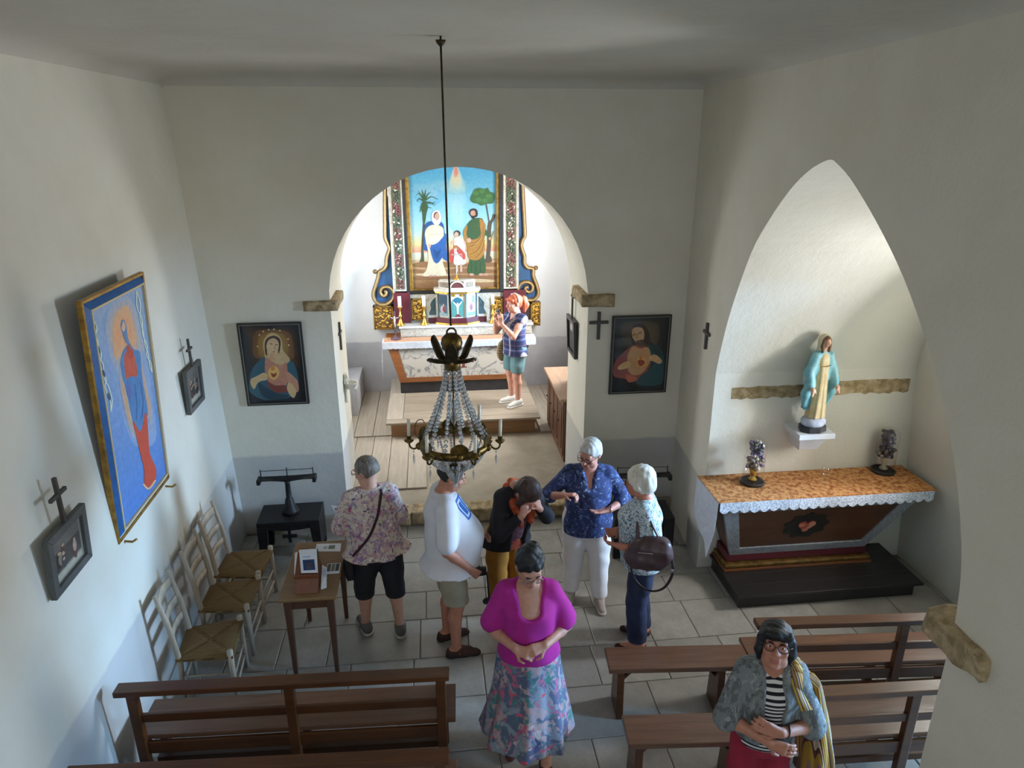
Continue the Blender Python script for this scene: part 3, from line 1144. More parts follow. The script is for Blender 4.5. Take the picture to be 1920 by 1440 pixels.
# --- rush chairs
t = NT('rush_seat')
v = t.map()
w = t.n('ShaderNodeTexWave', wave_type='BANDS', bands_direction='Y')
w.inputs['Scale'].default_value = 26
w.inputs['Distortion'].default_value = 2.5
w.inputs['Detail'].default_value = 2
t.link(v, w.inputs['Vector'])
t.base(t.mix(t.noise(v, 9), t.ramp(w.outputs[1], [(0.2, '#503a1b'), (0.8, '#8c6a38')]), '#66502a'))
t.bump(w.outputs[1], 0.6, 0.008)
M_rush = t.set(0.8)
M_chair = wood('bleached_chair_wood', '#b9ac99', '#948672', (12, 12, 1.5), 0.55)


def make_chair():
    """faces +X; origin on the floor under the middle of the seat"""
    T = thing('rush_chair', '', 'chair')
    for s in (-1, 1):
        MB().tube([(0.19, s * 0.20, 0), (0.185, s * 0.20, 0.30), (0.185, s * 0.20, 0.485)], [0.016, 0.02, 0.022], 10).build('front_leg', M_chair, T, smooth=True)
        MB().tube([(-0.19, s * 0.165, 0), (-0.17, s * 0.165, 0.40), (-0.20, s * 0.165, 0.70), (-0.255, s * 0.165, 0.98)], [0.016, 0.02, 0.019, 0.015], 10).build('back_post', M_chair, T, smooth=True)
        for z in (0.15, 0.28):
            MB().tube([(-0.18, s * 0.167, z), (0.187, s * 0.2, z)], 0.009, 8).build('side_stretcher', M_chair, T, smooth=True)
    for z in (0.13, 0.24):
        MB().tube([(0.187, -0.2, z), (0.187, 0.2, z)], 0.010, 8).build('front_stretcher', M_chair, T, smooth=True)
    MB().tube([(-0.18, -0.165, 0.2), (-0.18, 0.165, 0.2)], 0.010, 8).build('rear_stretcher', M_chair, T, smooth=True)
    for z, h in ((0.60, 0.05), (0.74, 0.055), (0.89, 0.07)):
        x = -0.17 - 0.085 * ((z - 0.4) / 0.58) ** 1.3 - 0.003
        def sl(u, v_, x=x, z=z, h=h):
            yy = -0.165 + 0.33 * u
            return (x - 0.022 * math.sin(PI * u) - 0.1 * (v_ - .5) * h, yy, z - h / 2 + h * v_ + (0.012 * math.sin(PI * u) if v_ > .5 else 0))
        MB().grid(sl, 8, 2).build('back_slat', M_chair, T, smooth=True, solid=0.012)
    # four rush triangles meeting in the middle, slightly pillowed
    b = MB()
    out = [(-0.19, -0.18), (0.205, -0.215), (0.205, 0.215), (-0.19, 0.18)]
    def seat(u, v_):
        x0 = -0.195 + 0.40 * u
        half = 0.185 + 0.035 * u
        yy = -half + 2 * half * v_
        d = min(u, 1 - u, v_, 1 - v_)
        crease = abs(min(u, 1 - u) - min(v_, 1 - v_))
        return (x0, yy, 0.445 + 0.022 * min(1, d * 6) ** .5 - 0.012 * d * 2 - 0.012 * math.exp(-crease / 0.03) * min(1, d * 6))
    b.grid(seat, 24, 24)
    b.grid(lambda u, v_: (seat(u, v_)[0], seat(u, v_)[1], 0.425), 1, 1)
    ring = [(u, v_) for u, v_ in ((0, 0), (1, 0), (1, 1), (0, 1))]
    for i in range(4):
        (u0, v0), (u1, v1) = ring[i], ring[(i + 1) % 4]
        b.add([(seat(u0, v0)[0], seat(u0, v0)[1], .425), (seat(u1, v1)[0], seat(u1, v1)[1], .425), seat(u1, v1), seat(u0, v0)], [(0, 1, 2, 3)])
    b.build('rush_seat', M_rush, T, smooth=False)
    MB().tube([(0.197, -0.2, 0.437), (0.197, 0.2, 0.437)], 0.016, 8).build('seat_front_rail', M_rush, T, smooth=True)
    return T


chair0 = make_chair()
spots = [((392, 1199), 4, 'ladder back rush chair against side wall, right behind the long bench'),
         ((430, 1115), 0, 'ladder back rush chair against side wall, the middle one of three'),
         ((456, 1055), -3, 'ladder back rush chair against side wall, next to the black stand')]
for i, ((x, y), a, lab) in enumerate(spots):
    p = onz(x, y, 0.45)
    o = chair0 if i == 0 else copy_tree(chair0)
    o.location = (p.x, p.y, 0)
    o.rotation_euler = (0, 0, math.radians(a))
    tag(o, lab, 'chair', 'rush chairs along the side wall')

# --- leaflet table
M_table = wood('table_walnut', '#8a6a45', '#6d5034', (2, 12, 12), 0.45)
M_tleg = wood('table_leg_wood', '#5a3926', '#43291a', (10, 10, 1.5), 0.5)
TX0, TX1, TY0, TY1 = -1.215, -0.79, 4.60, 5.40
T = thing('leaflet_table', 'small wooden table with tapered legs carrying leaflets, beside woman in floral blouse', 'table', ((TX0 + TX1) / 2, (TY0 + TY1) / 2, 0))
MB().b6(TX0, TX1, TY0, TY1, 0.725, 0.75).build('table_top', M_table, T, bevel=0.005, world=True)
ap = 0.045
for nm, bx in (('apron', (TX0 + ap, TX1 - ap, TY0 + ap, TY0 + ap + .02)), ('apron', (TX0 + ap, TX1 - ap, TY1 - ap - .02, TY1 - ap)),
               ('apron', (TX0 + ap, TX0 + ap + .02, TY0 + ap, TY1 - ap)), ('apron', (TX1 - ap - .02, TX1 - ap, TY0 + ap, TY1 - ap))):
    MB().b6(*bx, 0.63, 0.725).build(nm, M_tleg, T, bevel=0.003, world=True)
for sx in (0, 1):
    for sy in (0, 1):
        x = TX0 + 0.055 if sx == 0 else TX1 - 0.055
        y = TY0 + 0.055 if sy == 0 else TY1 - 0.055
        MB().hexa([(x - .015, y - .015, 0), (x + .015, y - .015, 0), (x + .015, y + .015, 0), (x - .015, y + .015, 0)],
                  [(x - .027, y - .027, .726), (x + .027, y - .027, .726), (x + .027, y + .027, .726), (x - .027, y + .027, .726)]).build('leg', M_tleg, T, bevel=0.003, world=True)

M_paper = plain('white_paper', '#dedfe0', None, 0.8, bump=0)


def printed_sheet(name, label, cat, corners, marks, thick=0.002):
    """corners FL,FR,NR,NL Vectors; marks: (u0,u1,v0,v1,colour) printed on its upper face"""
    C = [Vector(c) for c in corners]
    n = (C[1] - C[0]).cross(C[3] - C[0]).normalized()
    if n.z < 0:
        n = -n
    T = thing(name, label, cat, sum(C, Vector()) / 4)
    MB().hexa(C, [c + n * thick for c in C]).build('sheet', M_paper, T, world=True)
    b = MB()
    for u0, u1, v0, v1, colr in marks:
        b.col = colr
        q = lambda u, w: C[0] + (C[1] - C[0]) * u + (C[3] - C[0]) * w + n * (thick + .0004)
        b.add([q(u0, v0), q(u1, v0), q(u1, v1), q(u0, v1)], [(0, 1, 2, 3)])
    if marks:
        b.build('print', vcol(), T, world=True)
    return T


tz = 0.7505
printed_sheet('paper_sheet', 'white sheet with a small grey photo lying flat at end of table', 'paper',
              [onz(594, 1020, tz), onz(640, 1019, tz), onz(638, 1034, tz), onz(590, 1034, tz)],
              [(.52, .78, .25, .75, '#77766a'), (.3, .48, .45, .6, '#9aa0a8'), (.36, .44, .32, .75, '#a9aeb6')])
# wooden sloping book desk
M_red = wood('reddish_stained_wood', '#7d4424', '#5c2f19', (10, 2, 10), 0.45)
D = thing('book_desk', 'reddish brown wooden sloping stand holding leaflets on the table', 'stand', (-1.06, 4.86, .75))
b = MB()
b.hexa([(-1.105, 4.66, .751), (-0.93, 4.66, .751), (-0.93, 4.98, .751), (-1.105, 4.98, .751)],
       [(-1.105, 4.72, .86), (-0.93, 4.72, .86), (-0.96, 4.90, .97), (-1.10, 4.90, .97)])
b.build('desk_body', M_red, D, bevel=0.004, world=True)
MB().b6(-1.15, -1.02, 4.98, 5.22, .751, .80).build('desk_tray', M_red, D, bevel=0.004, world=True)
MB().b6(-1.105, -0.93, 4.70, 4.715, .855, .885).build('ledge', M_red, D, bevel=0.003, world=True)
printed_sheet('leaflet', 'white leaflet with dark blue photo lying on the sloping stand', 'leaflet',
              [(-1.09, 4.915, .977), (-0.955, 4.905, .983), (-0.93, 4.73, .883), (-1.055, 4.74, .882)], [(.15, .8, .45, .9, '#1e3a66'), (.35, .62, .55, .85, '#8d7a70'), (.15, .6, .3, .36, '#9db6d8')])
printed_sheet('leaflet', 'pale leaflet fanned out under the photo leaflet on the stand', 'leaflet',
              [(-1.12, 4.90, .962), (-1.05, 4.93, .970), (-1.03, 4.75, .870), (-1.11, 4.75, .868)], [(.1, .9, .1, .3, '#8fa9c8')])
b = MB().hexa([(-1.06, 4.95, .801), (-0.99, 4.93, .801), (-0.97, 5.05, .801), (-1.05, 5.07, .801)], [(-1.06, 4.96, .88), (-0.99, 4.94, .88), (-0.97, 5.04, .90), (-1.05, 5.06, .90)])
tag(b.build('card_box', plain('grey_green_card', '#6d7a72', '#5e6a64', 0.7), bevel=0.003), 'small grey green card box standing behind the photo leaflet', 'box')
bb = MB().b6(-0.905, -0.80, 4.90, 5.02, .751, .772)
o = bb.build('postcard_stack', M_paper, bevel=0.002)
tag(o, 'small stack of grey picture postcards at the table edge', 'postcards')
b = MB()
for i in range(3):
    b.col = ['#5b5c56', '#77776c', '#4a4b48'][i]
    b.add([(-0.90 + i * .033, 4.905, .7725), (-0.872 + i * .033, 4.905, .7725), (-0.872 + i * .033, 5.01, .7725), (-0.90 + i * .033, 5.01, .7725)], [(0, 1, 2, 3)])
b.build('picture', vcol(), o)
# folded white leaflet tipping over the table edge
printed_sheet('folded_leaflet', 'folded white leaflet leaning against foot of the sloping stand', 'leaflet',
              [(-0.925, 4.90, .84), (-0.885, 4.87, .83), (-0.875, 4.72, .752), (-0.915, 4.70, .752)], [(.1, .9, .1, .4, '#b9c6dd')])


# --- black iron candle stands
def black_stand(label, x, y, rz):
    T = thing('candle_stand', label, 'stand', (x, y, 0), rz)
    w, d, h = 0.30, 0.19, 0.44
    MB().b6(-w, w, -d, d, h - 0.05, h).build('table_top', M_iron, T, bevel=0.006)
    for sx in (-1, 1):
        for sy in (-1, 1):
            b = MB()
            b.hexa([(sx * w - sx * .07, sy * d, 0), (sx * w, sy * d, 0), (sx * w, sy * (d - .06), 0), (sx * w - sx * .07, sy * (d - .06), 0)],
                   [(sx * w - sx * .10, sy * d, h - .05), (sx * w, sy * d, h - .05), (sx * w, sy * (d - .05), h - .05), (sx * w - sx * .10, sy * (d - .05), h - .05)])
            b.build('leg', M_iron, T, bevel=0.005)
        MB().hexa([(sx * w - sx * .02, -d + .05, .10), (sx * w, -d + .05, .10), (sx * w, d - .05, .10), (sx * w - sx * .02, d - .05, .10)],
                  [(sx * w - sx * .02, -d + .05, h - .05), (sx * w, -d + .05, h - .05), (sx * w, d - .05, h - .05), (sx * w - sx * .02, d - .05, h - .05)]).build('side_panel', M_iron, T)
    # curved apron with a small cross hanging below
    pts = [(-w + .02, -d + .01, h - .05)] + [(-w + .02 + (2 * w - .04) * i / 14, -d + .01, h - .05 - .055 * math.sin(PI * i / 14) ** .5) for i in range(1, 14)] + [(w - .02, -d + .01, h - .05)]
    MB().poly(pts, (0, .02, 0)).build('apron', M_iron, T)
    MB().box((0, -d + .02, h - .165), (.03, .02, .15)).box((0, -d + .02, h - .17), (.14, .02, .035)).build('hanging_cross', M_iron, T, bevel=.004)
    MB().lathe([(.085, h), (.08, h + .03), (.05, h + .09), (.04, h + .15), (.028, h + .17), (.024, h + .33), (.03, h + .35)], (0, 0, 0), 14).build('stem', M_iron, T, smooth=True)
    # shallow boat-shaped tray with turned-down ends and a thin back rail
    zb = h + .35
    def tray(u, v_):
        x = -.255 + .51 * u
        k = 1 - abs(2 * u - 1)
        return (x, -.045 + .09 * v_, zb + .035 - .04 * k * math.sin(PI * v_))
    MB().grid(tray, 16, 4).build('tray', M_iron, T, solid=.012)
    for s in (-1, 1):
        MB().box((s * .265, 0, zb + .018), (.035, .11, .055)).build('tray_end', M_iron, T, bevel=.008)
        MB().box((s * .25, .03, zb + .07), (.008, .008, .10)).build('rail_pin', M_iron, T)
    MB().box((0, .03, zb + .07), (.008, .008, .12)).build('rail_pin', M_iron, T)
    MB().tube([(-.25, .03, zb + .105), (.25, .03, zb + .105)], .003, 6).build('back_rail', M_iron, T)
    return T


black_stand('black iron candle stand with boat shaped tray, under the veiled woman print', -1.48, 6.50, math.radians(1))
black_stand('black iron candle stand with boat shaped tray, behind white haired woman with handbag', 2.02, 6.15, math.radians(-3))

# ================================================================== CHANDELIER
M_brass = plain('old_brass', '#7b6330', '#4e3d1c', 0.38, 0.85, scale=30, bump=0.35, bscale=90)
M_bronze = plain('dark_bronze_leaf', '#4b3f26', '#2f2718', 0.5, 0.6, scale=30, bump=0.4, bscale=70)
M_wax = plain('candle_wax', '#e6e2d2', None, 0.45, bump=0, Subsurface_Weight=0.1)
t = NT('cut_crystal')
M_crys = t.set(0.04, 0.0, Transmission_Weight=0.72, IOR=1.5, Coat_Weight=1.0)
t.base('#f4f6f8')
CX, CY = 0.112, 4.13
CH = thing('chandelier', 'brass and crystal chandelier with white candles hanging from the ceiling by a long rod', 'chandelier', (CX, CY, ZC))
H0 = -ZC     # children use room heights relative to the ceiling point


def cz(z):
    return z - ZC


MB().tube([(-.012, 0, 0.03), (-.006, 0, cz(3.4)), (-.002, 0, cz(2.93))], .0055, 8).build('hanging_rod', M_bronze, CH, smooth=True)
MB().lathe([(.001, cz(ZC)), (.028, cz(ZC)), (.022, cz(ZC) - .015), (.008, cz(ZC) - .03)], (-.012, 0, 0), 12).build('ceiling_rose', M_bronze, CH, smooth=True)
MB().tube([(0.028 * math.sin(a * PI / 8) - .0, 0, cz(2.885) + .03 * math.cos(a * PI / 8)) for a in range(16)], .006, 7, closed=True).build('hook_ring', M_bronze, CH, smooth=True)
# crown: bulb and four upswept leaves
MB().lathe([(.001, cz(2.885)), (.035, cz(2.88)), (.06, cz(2.855)), (.066, cz(2.82)), (.056, cz(2.785)), (.03, cz(2.765)), (.028, cz(2.75)), (.042, cz(2.735)), (.048, cz(2.715)),
            (.05, cz(2.70)), (.05, cz(2.665)), (.046, cz(2.655)), (.001, cz(2.655))], (0, 0, 0), 18).build('crown', M_brass, CH, smooth=True)
for k in range(6):
    a = 2 * PI * k / 6 + 0.45
    R = Matrix.Rotation(a, 3, 'Z')
    path = [(.035, 2.70), (.075, 2.725), (.10, 2.775), (.125, 2.83), (.128, 2.845)] if k % 2 == 0 else [(.035, 2.70), (.075, 2.715), (.115, 2.725), (.145, 2.735), (.15, 2.728)]
    q = spline(path, 4)
    def leaf(u, v_, q=q, R=R):
        i = min(int(u * (len(q) - 1)), len(q) - 1)
        r_, z_ = q[i]
        w = .036 * math.sin(PI * min(1, .12 + u * .82)) ** .7
        s = (v_ - .5) * 2
        return R @ Vector((r_ + .006 * abs(s), s * w, cz(z_) + .012 * (1 - s * s)))
    MB().grid(leaf, len(q) - 1, 6).build('crown_leaf', M_bronze, CH, smooth=True, solid=.008)
# ring
ZR = 2.165
RR = 0.215
b = MB()
n = 48
for i in range(n):
    pass
b.lathe([(RR - .012, cz(ZR) - .022), (RR + .004, cz(ZR) - .026), (RR + .014, cz(ZR)), (RR + .006, cz(ZR) + .026), (RR - .012, cz(ZR) + .022), (RR - .012, cz(ZR) - .022)], (0, 0, 0), 48)
b.f = [f for f in b.f if len(f) == 4]
b.c = [None] * len(b.f)
b.build('ring', M_brass, CH, smooth=True)
for k in range(12):     # embossed palmettes on the ring
    a = 2 * PI * k / 12 + .1
    MB().ball(((RR + .01) * math.cos(a), (RR + .01) * math.sin(a), cz(ZR)), (.022, .022, .024), 8, 5).build('ring_boss', M_brass, CH, smooth=True)
for k in range(6):      # upright plates standing on the ring
    a = 2 * PI * k / 6 + .62
    R = Matrix.Rotation(a, 3, 'Z')
    pts = [R @ Vector((RR, y_, cz(ZR) + z_)) for y_, z_ in spline([(-.05, .02), (-.055, .05), (-.03, .075), (0, .085), (.03, .075), (.055, .05), (.05, .02)], 4)]
    MB().poly(pts, R @ Vector((.008, 0, 0))).build('ring_plate', M_brass, CH)


def crystal(b, p, r, h, n=6):
    p = Vector(p)
    vs = [p + Vector((0, 0, h))]
    for z, rr in ((.3 * h, r), (-.3 * h, r)):
        vs += [p + Vector((rr * math.cos(2 * PI * i / n), rr * math.sin(2 * PI * i / n), z)) for i in range(n)]
    vs.append(p + Vector((0, 0, -h)))
    f = [(0, 1 + i, 1 + (i + 1) % n) for i in range(n)]
    f += [(1 + i, 1 + n + i, 1 + n + (i + 1) % n, 1 + (i + 1) % n) for i in range(n)]
    f += [(1 + 2 * n, 1 + n + (i + 1) % n, 1 + n + i) for i in range(n)]
    b.add(vs, f)


# upper strings from crown to ring
for k in range(12):
    a = 2 * PI * k / 12 + .2
    b = MB()
    N = 18
    for i in range(N + 1):
        u = i / N
        r_ = .046 + (.155) * u ** 1.45
        z_ = 2.655 + (2.20 - 2.655) * u
        crystal(b, (r_ * math.cos(a), r_ * math.sin(a), cz(z_)), .0105 + .0035 * u, .0125 + .004 * u)
    o = b.build('crystal_string', M_crys, CH)
for k in range(6):
    a = 2 * PI * k / 6 + .2 + PI / 12
    q = [((.04 + .165 * u ** 1.45) * math.cos(a), (.04 + .165 * u ** 1.45) * math.sin(a), cz(2.66 + (2.19 - 2.66) * u)) for u in [i / 10 for i in range(11)]]
    MB().tube(q, .0022, 5).build('stay_rod', M_bronze, CH)
# inner crystal stem and flower
MB().lathe([(.001, cz(2.47)), (.016, cz(2.45)), (.022, cz(2.41)), (.012, cz(2.385)), (.026, cz(2.36)), (.018, cz(2.32)), (.006, cz(2.29)), (.001, cz(2.28))], (0, 0, 0), 10).build('glass_stem', M_crys, CH, smooth=False)
MB().tube([(0, 0, cz(2.66)), (0, 0, cz(1.99))], .004, 6).build('central_rod', M_bronze, CH)
b = MB()
for k in range(5):
    a = 2 * PI * k / 5
    b.ball((.03 * math.cos(a), .03 * math.sin(a), cz(2.255)), (.02, .02, .012), 7, 5)
b.build('bronze_flower', M_brass, CH, smooth=True)
# lower basket
for k in range(16):
    a = 2 * PI * k / 16 + .1
    b = MB()
    N = 13
    for i in range(N + 1):
        u = i / N
        r_ = .20 * (1 - u) + .055 * u + .012 * math.sin(PI * u)
        z_ = (2.14) * (1 - u) + 2.00 * u - .03 * math.sin(PI * u)
        crystal(b, (r_ * math.cos(a), r_ * math.sin(a), cz(z_)), .0095, .012)
    b.build('crystal_string', M_crys, CH)
b = MB().lathe([(.05, cz(2.005)), (.058, cz(2.0)), (.058, cz(1.985)), (.05, cz(1.98)), (.05, cz(2.005))], (0, 0, 0), 20)
b.f = [f for f in b.f if len(f) == 4]
b.c = [None] * len(b.f)
b.build('lower_ring', M_brass, CH, smooth=True)
for k in range(10):
    a = 2 * PI * k / 10
    b = MB()
    for i in range(7):
        u = i / 6
        r_ = .052 * (1 - u) ** .6 + .006
        crystal(b, (r_ * math.cos(a), r_ * math.sin(a), cz(1.98 - .085 * u)), .0095, .012)
    b.build('crystal_string', M_crys, CH)
b = MB()
b.ball((0, 0, cz(1.87)), .017, 8, 6)
b.build('crystal_ball', M_crys, CH)
# six candle arms
for k in range(6):
    a = 2 * PI * k / 6 - .12
    R = Matrix.Rotation(a, 3, 'Z')
    q = [R @ Vector((r_, 0, cz(z_))) for r_, z_ in spline([(.222, 2.165), (.24, 2.135), (.262, 2.125), (.283, 2.14), (.288, 2.17)], 4)]
    A = MB().tube(q, .0065, 7).build('candle_arm', M_brass, CH, smooth=True)
    e = R @ Vector((.288, 0, 0))
    MB().lathe([(.001, cz(2.165)), (.012, cz(2.165)), (.03, cz(2.18)), (.032, cz(2.186)), (.014, cz(2.19)), (.016, cz(2.215)), (.001, cz(2.215))], e, 10).build('drip_pan', M_brass, A, smooth=True)
    MB().tube([e + Vector((0, 0, cz(2.21))), e + Vector((.003, 0, cz(2.325)))], .0105, 10).build('candle', M_wax, A, smooth=True)
    b = MB()
    d = R @ Vector((.262, 0, 0))
    crystal(b, d + Vector((0, 0, cz(2.055))), .007, .04)
    crystal(b, d + Vector((0, 0, cz(2.105))), .006, .008)
    b.build('drop', M_crys, A)
    # small curled wire with a bead above the ring
    if k in (1, 3):
        q = [R @ Vector((r_, 0, cz(z_))) for r_, z_ in spline([(.222, 2.19), (.25, 2.24), (.235, 2.31), (.20, 2.325), (.185, 2.30)], 4)]
        MB().tube(q, .003, 5).build('wire_curl', M_bronze, A)

# ================================================================== CHANCEL: PLATFORM, ALTAR, RETABLE
M_plat = wood('platform_board', '#a99b88', '#8d7e6c', (1.0, 12, 12), 0.6)
M_platr = wood('platform_riser', '#a07a55', '#85623f', (1.0, 12, 12), 0.6)
PZ = 0.40
T = thing('altar_platform', 'wide low wooden platform step before the main altar in the chancel', 'platform', (.37, 8.9, ZF))
MB().b6(-0.60, 1.35, 8.90, 10.70, ZF, PZ - .03).build('riser', M_platr, T, bevel=.004, world=True)
MB().b6(-0.66, 1.41, 8.835, 8.98, PZ - .03, PZ).build('nosing_board', M_plat, T, bevel=.006, world=True)
for x0, x1 in ((-0.66, -0.44),):
    MB().b6(x0, x1, 8.985, 10.70, PZ - .03, PZ).build('edge_board', M_board, T, bevel=.004, world=True)
for i in range(6):
    y0 = 8.985 + i * .286
    MB().b6(-0.435, 1.41, y0, y0 + .281, PZ - .03, PZ - .001).build('top_board', M_plat, T, bevel=.003, world=True)

M_mar = marble('painted_marble', '#b4aea3', '#5d636c', 3.2)
M_mar2 = marble('pale_marble', '#bab4a6', '#8f8674', 5.0)
M_orng = wood('orange_brown_moulding', '#8c5426', '#70401c', (1, 9, 9), 0.5)
M_blk = plain('black_plinth_paint', '#2b2b2d', '#37353a', 0.5)
M_maroon = plain('maroon_paint', '#5e2029', '#4a1820', 0.45, scale=5)
AZT = 1.165
fl, frt = onz(717, 642, AZT), onz(1006, 636, AZT)
AY0 = (fl.y + frt.y) / 2
AX0, AX1 = fl.x, frt.x
A = thing('main_altar', 'main altar with sloping marbled front under the large holy family painting', 'altar', ((AX0 + AX1) / 2, 10.1, PZ))
pb0, pb1 = ony(750, 734, 10.0), ony(962, 728, 10.0)
MB().b6(-0.50, 1.16, 10.0, 10.55, PZ, PZ + .17).build('plinth', M_blk, A, bevel=.006, world=True)
# inverted trapezoid body
zb_, zt_ = PZ + .17, AZT - .045
yb_, yt_ = 9.99, AY0 + .06
xb0, xb1, xt0, xt1 = -0.50, 1.165, AX0 + .06, AX1 - .06
MB().hexa([(xb0 + .02, yb_ + .02, zb_), (xb1 - .02, yb_ + .02, zb_), (xb1 - .02, 10.6, zb_), (xb0 + .02, 10.6, zb_)],
          [(xt0 + .02, yt_ + .02, zt_), (xt1 - .02, yt_ + .02, zt_), (xt1 - .02, 10.6, zt_), (xt0 + .02, 10.6, zt_)]).build('altar_body', M_orng, A, world=True)
BLc, BRc, TRc, TLc = Vector((xb0, yb_, zb_)), Vector((xb1, yb_, zb_)), Vector((xt1, yt_, zt_)), Vector((xt0, yt_, zt_))
nA = (BRc - BLc).cross(TLc - BLc).normalized()
def lerp2(u, v_):
    return BLc.lerp(BRc, u).lerp(TLc.lerp(TRc, u), v_)
for nm, (u0, u1, v0, v1) in (('bottom_rail', (0, 1, 0, .13)), ('top_rail', (0, 1, .93, 1)), ('stile', (0, .065, .13, .93)), ('stile', (.935, 1, .13, .93))):
    q = [lerp2(u0, v0), lerp2(u1, v0), lerp2(u1, v1), lerp2(u0, v1)]
    MB().hexa([p - nA * .03 for p in q], [p + nA * .012 for p in q]).build(nm, M_orng, A, bevel=.004, world=True)
q = [lerp2(.06, .12), lerp2(.94, .12), lerp2(.94, .94), lerp2(.06, .94)]
MB().hexa([p - nA * .03 for p in q], [p - nA * .004 for p in q]).build('marbled_panel', M_mar, A, world=True)
# the painted letter M in the middle of the panel
b = MB()
u_ = (BRc - BLc).normalized()
w_ = (lerp2(.5, 1) - lerp2(.5, 0)).normalized()
o0 = lerp2(.5, .52) + nA * -.003
def let(p):
    return [o0 + u_ * x + w_ * y for x, y in p]
for p in ([(-.10, -.10), (-.06, -.10), (-.06, .10), (-.10, .10)], [(.06, -.10), (.10, -.10), (.10, .10), (.06, .10)],
          [(-.10, .10), (-.05, .10), (.02, -.04), (-.02, -.04)], [(.10, .10), (.05, .10), (-.02, -.04), (.02, -.04)],
          [(-.13, -.10), (-.03, -.10), (-.03, -.085), (-.13, -.085)], [(.03, -.10), (.13, -.10), (.13, -.085), (.03, -.085)]):
    b.poly(let(p), nA * .003)
b.build('letter_m', plain('brown_lettering', '#6e3a28', None, .6), A, world=True)
# mensa slab
MB().b6(AX0 + .03, AX1 - .03, AY0 + .03, 10.62, AZT - .045, AZT - .004).build('altar_slab', M_orng, A, bevel=.004, world=True)

# altar cloth with lace edge and an orange runner
M_linen = plain('white_linen', '#c9cdd5', '#b9bfca', 0.85, scale=18, bump=.3, bscale=140)
t = NT('orange_damask')
v = t.map()
vo = t.n('ShaderNodeTexVoronoi')
vo.inputs['Scale'].default_value = 34
t.link(v, vo.inputs['Vector'])
t.base(t.mix(t.ramp(t.noise(v, 22, 4), [(.42, 0.0), (.6, .8)]), t.ramp(vo.outputs['Distance'], [(0.2, '#b4793f'), (0.6, '#84491f')]), '#c89862'))
M_damask = t.set(.8)
t = NT('peach_damask')
v = t.map()
vo = t.n('ShaderNodeTexVoronoi')
vo.inputs['Scale'].default_value = 30
t.link(v, vo.inputs['Vector'])
t.base(t.mix(t.noise(v, 34, 4), t.ramp(vo.outputs['Distance'], [(0.2, '#b98660'), (0.6, '#a46f48')]), '#c4a082'))
M_peach = t.set(.8)


def lace(x0, x1, y0, y1, z0, z1, n, drop=.012, thick=.003, rag=.012):
    """hanging strip with scalloped lower edge from (x0,y0) to (x1,y1)"""
    pts_t, pts_b = [], []
    N = n * 6
    for i in range(N + 1):
        u = i / N
        x, y = x0 + (x1 - x0) * u, y0 + (y1 - y0) * u
        wv = .008 * math.sin(u * n * 1.3)
        zlow = z0 - abs(math.sin(PI * u * n)) * drop
        pts_t.append((x, y - .001, z1))
        pts_b.append((x, y - .006 + wv * .6, zlow))
    b = MB()
    for i in range(N):
        b.add([pts_b[i], pts_b[i + 1], pts_t[i + 1], pts_t[i]], [(0, 1, 2, 3)])
    return b


Cl = thing('altar_cloth', 'white lace edged cloth with peach runner covering the main altar top', 'cloth', ((AX0 + AX1) / 2, 10.1, AZT))
MB().b6(AX0, AX1, AY0, 10.31, AZT - .003, AZT + .004).build('linen', M_linen, Cl, world=True)
MB().b6(AX0 + .02, AX1 - .25, AY0 + .03, 10.31, AZT + .0045, AZT + .008).build('runner', M_peach, Cl, world=True)
lace(AX0, AX1, AY0, AY0, AZT - .085, AZT + .003, 30).build('lace_edge', M_linen, Cl, world=True, solid=.003)
MB().poly([(AX0 - .002, AY0, AZT), (AX0 - .002, 10.30, AZT), (AX0 - .012, 10.28, AZT - .10), (AX0 - .015, 10.05, AZT - .24), (AX0 - .02, AY0 + .02, AZT - .52), (AX0 - .01, AY0 - .0, AZT - .3)], (-.004, 0, 0)).build('side_flap', M_linen, Cl, world=True)

# gradine (shelf) behind
gy = 10.32
zg = ony(850, 610, gy).z
xg0, xg1 = ony(748, 612, gy).x, ony(1000, 604, gy).x
G = thing('altar_shelf', 'marbled shelf at the back of the main altar carrying candlesticks', 'shelf', ((xg0 + xg1) / 2, gy, AZT))
MB().b6(xg0 + .02, xg1 - .02, gy + .02, 10.54, AZT + .005, zg - .03).build('shelf_front', M_mar2, G, world=True)
MB().b6(xg0, xg1, gy - .005, 10.54, zg - .03, zg).build('shelf_top', plain('white_marble_top', '#c9c8c4', None, .35, bump=0), G, bevel=.005, world=True)

# ---- retable
RY = 10.62
R_ = thing('altarpiece', 'tall painted altarpiece with holy family picture, floral pillars, blue scrolls', 'altarpiece', (.4, RY, 1.2))
ZTOP = 4.0
M_blue = plain('azure_paint', '#26527e', '#204668', .55, scale=6)
M_tan = plain('gilded_moulding_tan', '#86683e', '#684c2b', .45, .35, scale=30)
def X_(x, y, Y=RY):
    return ony(x, y, Y).x
pL, pR = X_(772.5, 480), X_(931, 480)
z_pb = ony(850, 540, RY).z
